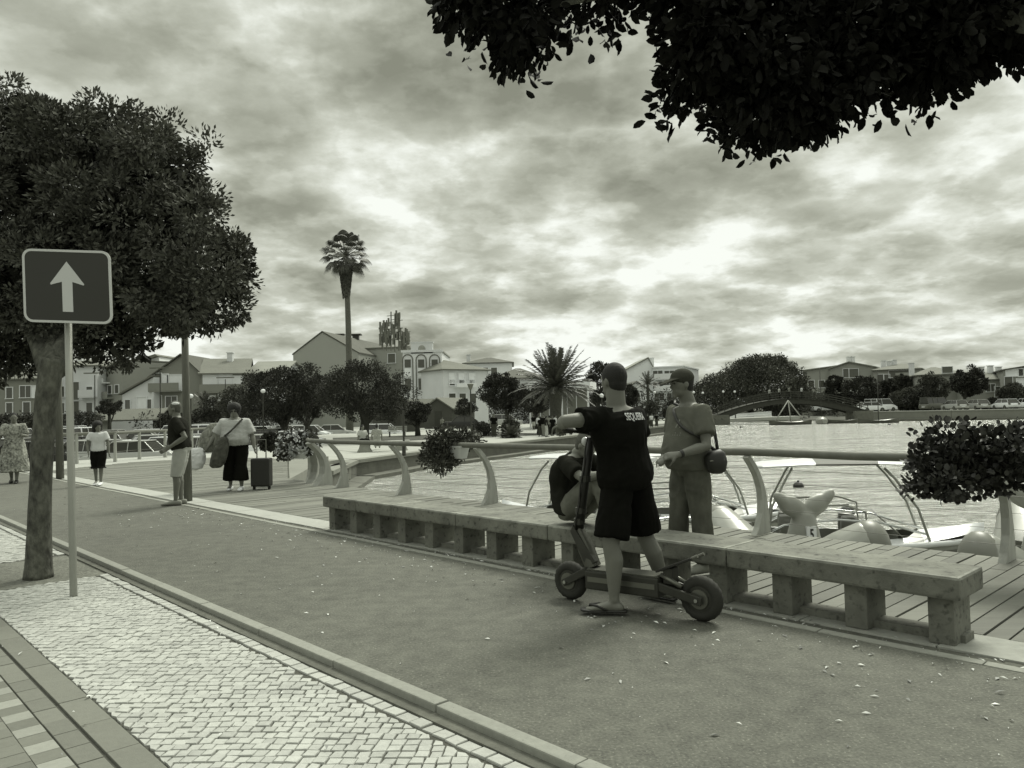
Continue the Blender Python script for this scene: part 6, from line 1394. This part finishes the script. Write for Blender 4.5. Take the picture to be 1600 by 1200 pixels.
# rear fender / kick plate rising backwards
a = dk1 - sd_ * -.03 + UP * .04; b = dk1 - sd_ * .24 + UP * .155; m_ = MB(); d = (b - a).normalized(); m_.obox((a + b) / 2, (b - a) / 2, sp * .07, d.cross(sp) * .009); m_.build('rear_plate', black_p, sc_, bevel=.005)
m_ = MB(); m_.obox(a.lerp(b, .3) - UP * .06, sd_ * .035, sp * .05, UP * .055); m_.build('bracket', darkmetal, sc_, bevel=.006)
m_ = MB(); m_.tube([b + sp * .05, b + sp * .05 - sd_ * .04 + UP * .02], .012, 8); m_.tube([b - sp * .05, b - sp * .05 - sd_ * .04 + UP * .02], .012, 8); m_.build('rear_lamp', tail_m, sc_)
# neck, folding stem, bars
nk0 = V((.575, 5.765, .27)); nk1 = V((.478, 5.84, .545)); m_ = MB(); d = (nk1 - nk0).normalized(); m_.loft([(nk0, sp * .055, d.cross(sp) * .05), (nk0.lerp(nk1, .5), sp * .045, d.cross(sp) * .06), (nk1, sp * .035, d.cross(sp) * .035)], 16, p=4); m_.build('neck', mat('neck_metal', .10, .4, .1, 8, metal=.4), sc_, smooth=True, auto=40)
m_ = MB(); m_.extr([nk0 + sd_ * .02 - UP * .02, nk1 + sd_ * .045 - UP * .02, nk1 + sd_ * .02 + UP * .03, nk0 - sd_ * .05 + UP * .05], sn * .05); m_.build('neck_plate', darkmetal, sc_, bevel=.006)
st1 = V((.575, 5.70, 1.235)); m_ = MB(); m_.tube([nk1 - UP * .02, nk1.lerp(st1, .5), st1], [.036, .034, .031], 16); m_.build('stem', black_p, sc_, smooth=True)
for t in (.08, .2, .55): c = nk1.lerp(st1, t); m_ = MB(); m_.tube([c - UP * .02, c + UP * .025], .043, 14); m_.build('clamp', darkmetal, sc_)
m_ = MB(); m_.tube([nk1.lerp(st1, t) + sn * .045 + sp * .01 * math.sin(t * 16) for t in np.linspace(-.1, 1, 16)], .006, 6); m_.build('brake_cable', black_p, sc_)
hb = [st1 + sp * (s * .33) * (1 if sp.y > 0 else -1) + UP * z for s, z in ((-1, .065), (-.75, .06), (-.3, .045), (0, .03), (.3, .045), (.75, .06), (1, .065))]; m_ = MB(); m_.tube(hb, .015, 10); m_.build('handlebar', black_p, sc_, smooth=True)
for i, j in ((0, 1), (6, 5)): m_ = MB(); a, b = hb[i], hb[j]; m_.tube([a + (a - b) * .15, a, a.lerp(b, .9), b], [.014, .021, .020, .022], 12); m_.build('grip', rubber, sc_, smooth=True); 
for j in (1, 5): m_ = MB(); c = hb[j]; m_.tube([c, c + sd_ * .05 - UP * .01, c + sd_ * .07 + (hb[0 if j == 1 else 6] - c) * .8 - UP * .02], .008, 6); m_.build('brake_lever', greymetal, sc_)
m_ = MB(); m_.obox(st1 + UP * .06 - sd_ * .01, sp * .045, sd_ * .03, UP * .022); m_.build('display', black_p, sc_, bevel=.006)
m_ = MB(); m_.ell(st1 + sd_ * .05 - UP * .03, .03, .03, .035); m_.build('headlight', lamp_m, sc_, smooth=True)

# --- man with the cap
root = thing('person', 'man in a grey t-shirt, faded jeans and cap standing behind the bench', 'person', (1.52, 6.7, 0)); f = V((-.91, -.42, 0)).normalized(); r = V((f.y, -f.x, 0)); pel = V((1.535, 6.72, .92)); nb = V((1.535, 6.71, 1.455))
J = {'z0': 0, 'f': V((-.97, -.25, -.05)), 'pel': pel, 'nb': nb, 'chest': V((1.53, 6.71, 1.20)), 'head': V((1.478, 6.685, 1.645)), 'hL': pel - r * .09 - UP * .03, 'hR': pel + r * .09 - UP * .03, 'kL': V((1.60, 6.63, .49)), 'aL': V((1.625, 6.64, .09)), 'tL': V((1.45, 6.56, .03)),
     'kR': V((1.445, 6.80, .49)), 'aR': V((1.44, 6.85, .09)), 'tR': V((1.25, 6.77, .03)), 'sL': nb - r * .185 - UP * .05, 'sR': nb + r * .185 - UP * .05, 'eL': V((1.615, 6.44, 1.115)), 'wL': V((1.365, 6.36, 1.055)), 'eR': V((1.45, 6.98, 1.13)), 'wR': V((1.30, 6.66, 1.02)), 'dL': V((-.95, .15, -.1)), 'pL': V((0, .6, -.6)), 'dR': V((-.4, -.8, -.15)), 'pR': V((.4, 0, -.8)), 'curlL': .8, 'curlR': .8}
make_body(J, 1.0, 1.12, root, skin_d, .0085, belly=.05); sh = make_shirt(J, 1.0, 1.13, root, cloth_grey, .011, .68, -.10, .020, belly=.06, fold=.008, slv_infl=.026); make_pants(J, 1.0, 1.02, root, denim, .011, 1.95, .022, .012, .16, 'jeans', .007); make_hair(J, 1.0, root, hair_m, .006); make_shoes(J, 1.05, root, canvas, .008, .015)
hd = J['head']; fh = V((-.97, -.25, -.05)).normalized(); rh = fh.cross(UP).normalized(); uh = rh.cross(fh); rot = Matrix((rh, fh, uh)).transposed(); mb = MB(); mb.ell(hd + uh * .052 - fh * .008, .091, .108, .085, rot, 20, 12); mb.loft([(hd + fh * .06 + uh * .045, rh * .075, uh * .012), (hd + fh * .12 + uh * .036, rh * .085, uh * .013), (hd + fh * .175 + uh * .012, rh * .062, uh * .011), (hd + fh * .20 + uh * .0, rh * .03, uh * .008)], 16)
organic(mb, 'cap', cap_m, root, .006, 2)
for e in (-1,): m_ = MB(); m_.ell(hd + fh * .086 + rh * e * .034 + uh * .006, .010, .008, .006, rot, 8, 6); m_.build('eye', black_p, root)
m_ = MB(); w_ = J['wL']; d = (J['wL'] - J['eL']).normalized(); m_.tube([w_ - d * .035, w_ - d * .010], .034, 16); m_.build('watch', black_p, root)
print_on(sh, 'A', .10, V((1.42, 6.57, 1.30)), V((.42, -.91, 0)).normalized(), UP, V((-.91, -.42, 0)).normalized() * 1.0, mat('faded_print', .28, .9), 'print', .7, .001, None, .007)
print_on(sh, '. : . :', .05, V((1.42, 6.57, 1.22)), V((.42, -.91, 0)).normalized(), UP, V((-.91, -.42, 0)).normalized() * 1.0, mat('faded_print', .28, .9), 'print', .9, .001, None, .007)
bg_ = thing('camera_bag', 'black shoulder bag hanging at the hip of the man with the cap', 'bag', (1.69, 6.47, .93)); m_ = MB(); m_.loft([((1.70, 6.47, .88), (.035, .01, 0), (-.01, .03, 0)), ((1.70, 6.47, .90), (.075, .02, 0), (-.015, .055, 0)), ((1.70, 6.47, .97), (.092, .022, .01), (-.015, .065, 0)), ((1.69, 6.47, 1.04), (.085, .022, .015), (-.012, .06, 0)), ((1.685, 6.47, 1.075), (.05, .012, .01), (-.01, .035, 0))], 18, p=2.5); m_.build('pouch', black_p, bg_, smooth=True)
m_ = MB(); m_.tube([(1.63, 6.40, .99), (1.76, 6.43, 1.0)], .006, 6); m_.build('zip', greymetal, bg_)
bvh = BVHTree.FromPolygons([v.co + wloc(sh) for v in sh.data.vertices], [p.vertices[:] for p in sh.data.polygons]); ctr = V((1.535, 6.71, 1.22)); pts = []
for k in range(17):
    t = k / 16; a_ = V((1.75, 6.47, 1.10)).lerp(V((1.44, 6.80, 1.50)), t) + f * (.20 * math.sin(math.pi * t)); dirv = (a_ - ctr.lerp(V((ctr.x, ctr.y, a_.z)), 1)).normalized(); h = bvh.ray_cast(V((ctr.x, ctr.y, a_.z)) + dirv * .6, -dirv, .6)
    pts.append(h[0] + dirv * .006 if h[0] else a_)
m_ = MB(); m_.tube([V((1.72, 6.45, 1.05))] + pts[1:], .014, 6); m_.build('strap', black_p, bg_, smooth=True); m_ = MB(); m_.tube([V((1.72, 6.48, 1.05)), V((1.715, 6.56, 1.26)), V((1.64, 6.66, 1.42))], .014, 6); m_.build('strap', black_p, bg_, smooth=True)

# --- seated person hugging the knees
root = thing('person', 'person in dark top and grey jeans sitting curled up on the bench', 'person', (.53, 6.95, .42)); f = -EU; r = -EV; pel = V((.525, 6.94, .535)); nb = V((.565, 6.88, 1.03))
J = {'z0': .42, 'f': (f * .8 + V((.1, 0, -.5))).normalized(), 'hup': (UP + f * .5).normalized(), 'pel': pel, 'nb': nb, 'chest': V((.475, 6.97, .82)), 'head': nb + f * .11 + UP * .10, 'hL': pel - r * .09, 'hR': pel + r * .09, 'kR': V((.72, 6.62, .86)), 'aR': V((.83, 6.54, .50)), 'tR': V((.95, 6.42, .45)), 'kL': V((.86, 6.74, .84)), 'aL': V((.97, 6.66, .50)), 'tL': V((1.09, 6.53, .45)),
     'sR': nb + r * .165 - UP * .05, 'sL': nb - r * .165 - UP * .05, 'eR': V((.58, 6.58, .86)), 'wR': V((.79, 6.50, .90)), 'eL': V((.86, 6.92, .88)), 'wL': V((.86, 6.62, .88)), 'dR': V((.6, .6, -.1)), 'pR': V((-.5, .5, -.4)), 'dL': V((.2, -.8, -.3)), 'pL': V((0, .3, -1))}
make_body(J, .96, 1.0, root, skin, .009); make_shirt(J, .96, 1.06, root, cloth_dk, .011, .75, -.05, .018, fold=.007); make_pants(J, .96, 1.0, root, mat('grey_jeans', .16, .95, .3, 9, .002, 90, spec=0.06), .011, 1.93, .020, .008, .14, 'jeans', .006); make_hair(J, .96, root, hair_g, .007); make_shoes(J, .98, root, canvas, .008, .44)
m_ = MB(); c = V((.815, 6.47, .935)); m_.loft([(c - UP * .045, (.022, 0, 0), (0, .022, 0)), (c, (.030, 0, 0), (0, .030, 0)), (c + UP * .05, (.026, 0, 0), (0, .026, 0))], 14); solo(m_.build('white_cup', petal, None, smooth=True), 'small white cup between the scooter stem and the man in black', 'cup')

# --- people on the path and boardwalk
def person(label, J, s, g, vox, skinm, shirt=None, pants=None, hair=None, shoes=None, sleeve=.6, hem=-.05, frac=1.95, hs=1.0, extra=None, belly=0, pname='trousers', hairstyle='short', infl=.018, group=None, flare=.015, pinfl=.02):
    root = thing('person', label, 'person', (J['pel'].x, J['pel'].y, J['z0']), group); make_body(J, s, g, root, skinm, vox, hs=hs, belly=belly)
    if shirt: make_shirt(J, s, g * 1.05, root, shirt, vox * 1.15, sleeve, hem, infl, belly=belly, fold=.008)
    if pants: make_pants(J, s, g * 1.02, root, pants, vox * 1.15, frac, pinfl, flare, .14, pname)
    if hair: make_hair(J, s, root, hair, vox * .9, hairstyle, hs)
    if shoes: make_shoes(J, s, root, shoes, vox, J['z0'] + .0)
    return root
p = G(279, 789, .0); J = pose(p.x, p.y, 0, (-.97, -.25), 1.73, 1.1, .02, {'L': ((.045, -.10, -.155), (-.02, .13, -.085)), 'R': ((.02, -.02, -.17), (-.03, .12, -.09))}, .03, .07, (-1, -.15, -.15)); J['hL'].x += .06; J['hR'].x += .06; J['pel'].x += .07; J['kL'].x += .02
rt_ = person('man in dark polo and light shorts leaning on the thick timber mast', J, .99, 1.1, .012, skin_d, cloth_dk, cloth_lt, hair_g, canvas, .7, -.06, 1.04, belly=.03, pname='shorts')
hd = J['head']; m_ = MB(); m_.ell(hd + UP * .075 - V((-.02, 0, 0)), .075, .08, .045); m_.build('cap', mat('white_cap', .6, .9), rt_, smooth=True)
p = G(369, 766, 0); J = pose(p.x, p.y, 0, (.12, -1), 1.68, 1.45, .06, {'R': ((.09, .02, -.15), (.05, .06, -.12)), 'L': ((.06, -.01, -.16), (.03, .04, -.14))}, .07, .12, (.2, -1, -.12))
rt_ = person('heavy set woman in a striped top and black culottes pulling a suitcase', J, .96, 1.48, .014, skin_d, striped, cloth_black, hair_m, white_p, .85, -.02, 1.72, 1.02, pname='culottes', hairstyle='curly', flare=.05, pinfl=.03, belly=.07, infl=.012)
hd = J['head']; fh = J['f']; rh = fh.cross(UP).normalized(); m_ = MB()
for e in (-1, 1): m_.ell(hd + fh * .095 + rh * e * .035 + UP * .008, .03, .012, .02)
m_.build('sunglasses', black_p, rt_)
def bag(label, top, w_, h_, m, name='bag', seed=1, lean=(0, 0), handles=None):
    rnd = random.Random(seed); mb = MB(); t = V(top); st = []
    for k, (z, q) in enumerate(((0, .35), (-.08, .6), (-.35, .9), (-.7, 1.0), (-.93, .85), (-1.0, .5))): st.append((t + V((lean[0] * -z, lean[1] * -z, z * h_)) + V((rnd.uniform(-.01, .01), 0, 0)), (w_ * q / 2, 0, 0), (0, w_ * q * .28, 0)))
    mb.loft(st, 16, p=2.6); root = thing(name, label, 'bag', t - UP * h_); organic(mb, 'sack', m, root, .012, 2, .012, 12, .8)
    m_ = MB(); m_.tube([t - UP * .03 * 1, t + UP * .05 + V((.02, 0, 0)), t + V((-.03, 0, -.02))], .008, 6); m_.build('handle', m, root); return root
wr = J['wR']; bag('crumpled white plastic bag swinging beside the woman with the suitcase', wr + V((-.22, 0, -.03)), .44, .42, mat('plastic_bag', .62, .5, .1, 12), 'plastic_bag', 3, (-.12, 0))
bag('dark patterned cloth bag hanging in front of the woman with the suitcase', J['pel'] + V((-.12, -.30, .14)), .30, .58, mat('patterned_bag', .07, .9, .6, 14), 'cloth_bag', 5, (-.16, 0))
bag('wide checked bag over the arm of the woman with the suitcase', J['sR'] + V((-.16, .02, -.02)), .46, .55, mat('checked_bag', .22, .9, .7, 16, stretch=(3, 3, .4)), 'shoulder_bag', 6, (-.15, 0))
m_ = MB(); f = V((.12, -1, 0)).normalized(); m_.tube([J['sL'] + V((-.05, -.10, .06)), J['chest'] + f * .28 if 'chest' in J else J['pel'].lerp(J['nb'], .55) + f * .30, J['pel'] + V((-.10, -.30, .16))], .018, 6); m_.build('strap', bark_d, rt_)
wl_ = J['wL']; sc0 = wl_ + V((.10, .12, -.10)); su = thing('suitcase', 'black trolley suitcase with a raised handle behind the woman', 'suitcase', (sc0.x, sc0.y, 0)); m_ = MB(); m_.obox((sc0.x, sc0.y, .34), (.19, 0, 0), (0, .12, 0), (0, 0, .28)); m_.build('case', black_p, su, bevel=.04)
m_ = MB(); m_.tube([(sc0.x - .09, sc0.y, .6), (sc0.x - .09, sc0.y, .98), (sc0.x + .09, sc0.y, .98), (sc0.x + .09, sc0.y, .6)], .012, 6); m_.build('handle', greymetal, su)
for e in (-1, 1): m_ = MB(); m_.tube([(sc0.x + e * .15 - .02, sc0.y, .035), (sc0.x + e * .15 + .02, sc0.y, .035)], .035, 12); m_.build('wheel', rubber, su)
p = G(154, 758, 0); J = pose(p.x, p.y, 0, (.25, -1), 1.40, .92, .02, {'R': ((.05, .02, -.16), (-.03, .05, -.13)), 'L': ((.04, 0, -.16), (.02, .03, -.14))}, .06, .06, (.8, -.8, -.15))
person('girl in a white t-shirt and wide black shorts walking on the boardwalk', J, .80, .95, .012, skin_d, cloth_w, cloth_black, hair_m, white_p, .6, -.02, 1.06, 1.14, pname='shorts', hairstyle='long', flare=.05, pinfl=.03)
p = G(22, 755, 0); J = pose(p.x, p.y, 0, (.45, -.9), 1.66, 1.05, .03, {'R': ((.06, .02, -.16), (.0, .10, -.07)), 'L': ((.05, .03, -.15), (-.04, .12, .02))}, .10, .06, (.6, -.8, -.2))
rt_ = person('woman in a long floral dress walking past the tree trunk at the left', J, .95, 1.08, .013, skin_d, floral, None, hair_m, black_p, .8, .0, 1.9); make_skirt(J, .95, 1.1, rt_, floral, .015, .10, .28, .20, .33, 'dress', .02)
# --- far figures on the square and the bridge
def far_person(label, px, py, hpx_top, face, shirt, pants, hairm=hair_m, frac=1.95, zb=-.45, vox=.03, group=None, g=1.05, sit=False, arms=None, step=.05, skirt=False):
    p = G(px, py, zb); k = p.y / F; H = max(1.3, min(1.85, (py - hpx_top) * k)) if not sit else 1.68
    J = pose(p.x, p.y, zb if not sit else zb + .48, face, H, g, .04 if sit else 0, arms, step, .08, None, sit)
    if sit: J['z0'] = zb
    return person(label, J, H / 1.75, g, vox, skin_d, shirt, pants, hairm, black_p if not sit else None, .7, -.03, frac, 1.05, group=group)
mid_g = mat('mid_grey_cloth', .18, .95); pale_g = mat('pale_cloth', .42, .95)
far_person('person in a pale top sitting on the stone bench, legs towards the water', 566, 706, 664, (.7, -.7), pale_g, cloth_black, sit=True, vox=.022)
far_person('person in a light patterned shirt seated at the right end of the stone bench', 589, 703, 664, (-.1, 1), mat('patterned_cloth', .30, .95, .5, 20), pale_g, sit=True, vox=.022)
far_person('person in dark clothes walking across the square left of the small bushes', 772, 683, 646, (.3, -.9), cloth_black, denim_d)
far_person('person in a white shirt and dark trousers behind the quayside bush', 809, 678, 653, (0, -1), cloth_w, cloth_dk)
far_person('person in a dark shirt and pale shorts standing apart, left of the crowd', 834, 672, 648, (.3, 1), cloth_black, pale_g, frac=1.1)
cg = 'crowd standing by the feather palm'
for i, (px, py, ty, sh_, pa, lb) in enumerate([(841, 680, 648, cloth_w, cloth_dk, 'person in a white shirt partly behind the leftmost crowd figures'), (845, 682, 651, cloth_black, denim_d, 'person in all dark clothes, first of the crowd'), (850, 682, 647, cloth_black, mid_g, 'person in a black top and grey trousers in the crowd, broad back'), (854, 683, 650, cloth_dk, pale_g, 'person in pale trousers in the middle of the crowd'),
        (859, 680, 649, mid_g, cloth_dk, 'person in a grey shirt in the crowd'), (864, 681, 650, cloth_black, cloth_black, 'person in black in the crowd by the palm trunk'), (868, 679, 648, cloth_w, denim_d, 'person in white beside the palm trunk'), (882, 680, 652, cloth_dk, pale_g, 'person right of the palm trunk in pale trousers'), (892, 680, 652, pale_g, cloth_black, 'person right of the palm trunk in black trousers')]):
    far_person(lb, px, py, ty, (math.cos(i * 2.1), math.sin(i * 2.1)), sh_, pa, group=cg)
for px, py, sh_, lb in ((1202, 627, pale_g, 'person in a pale shirt crossing the footbridge, first from the left'), (1216, 626, pale_g, 'person in light clothes at the crown of the footbridge'), (1230, 626, mid_g, 'person in grey crossing the footbridge, nearest the tripod spars'), (1248, 628, cloth_w, 'person in white descending the right side of the footbridge')):
    q = PY(px, 640, 105.5); t = (px - 1118) / 232; J = pose(q.x, A.lerp(Bq, t).y if False else PY(1118, 650, 107).lerp(PY(1350, 643, 102), t).y, bz(t) + .12, (1, 0), 1.7, 1.05); person(lb, J, .97, 1.05, .04, skin_d, sh_, cloth_dk, hair_m, black_p, group='people on the footbridge')
for px, py, ty, sh_, lb in ((1012, 668, 650, cloth_dk, 'person in dark clothes by the bushes between the two men'), (1018, 668, 650, cloth_w, 'person in white by the bushes between the two men'), (1026, 667, 650, cloth_black, 'person in black right of the white one between the two men'), (691, 672, 652, mid_g, 'person in grey standing by the gabled wooden hut')):
    far_person(lb, px, py, ty, (.5, -1), sh_, denim_d, vox=.035, group=None)
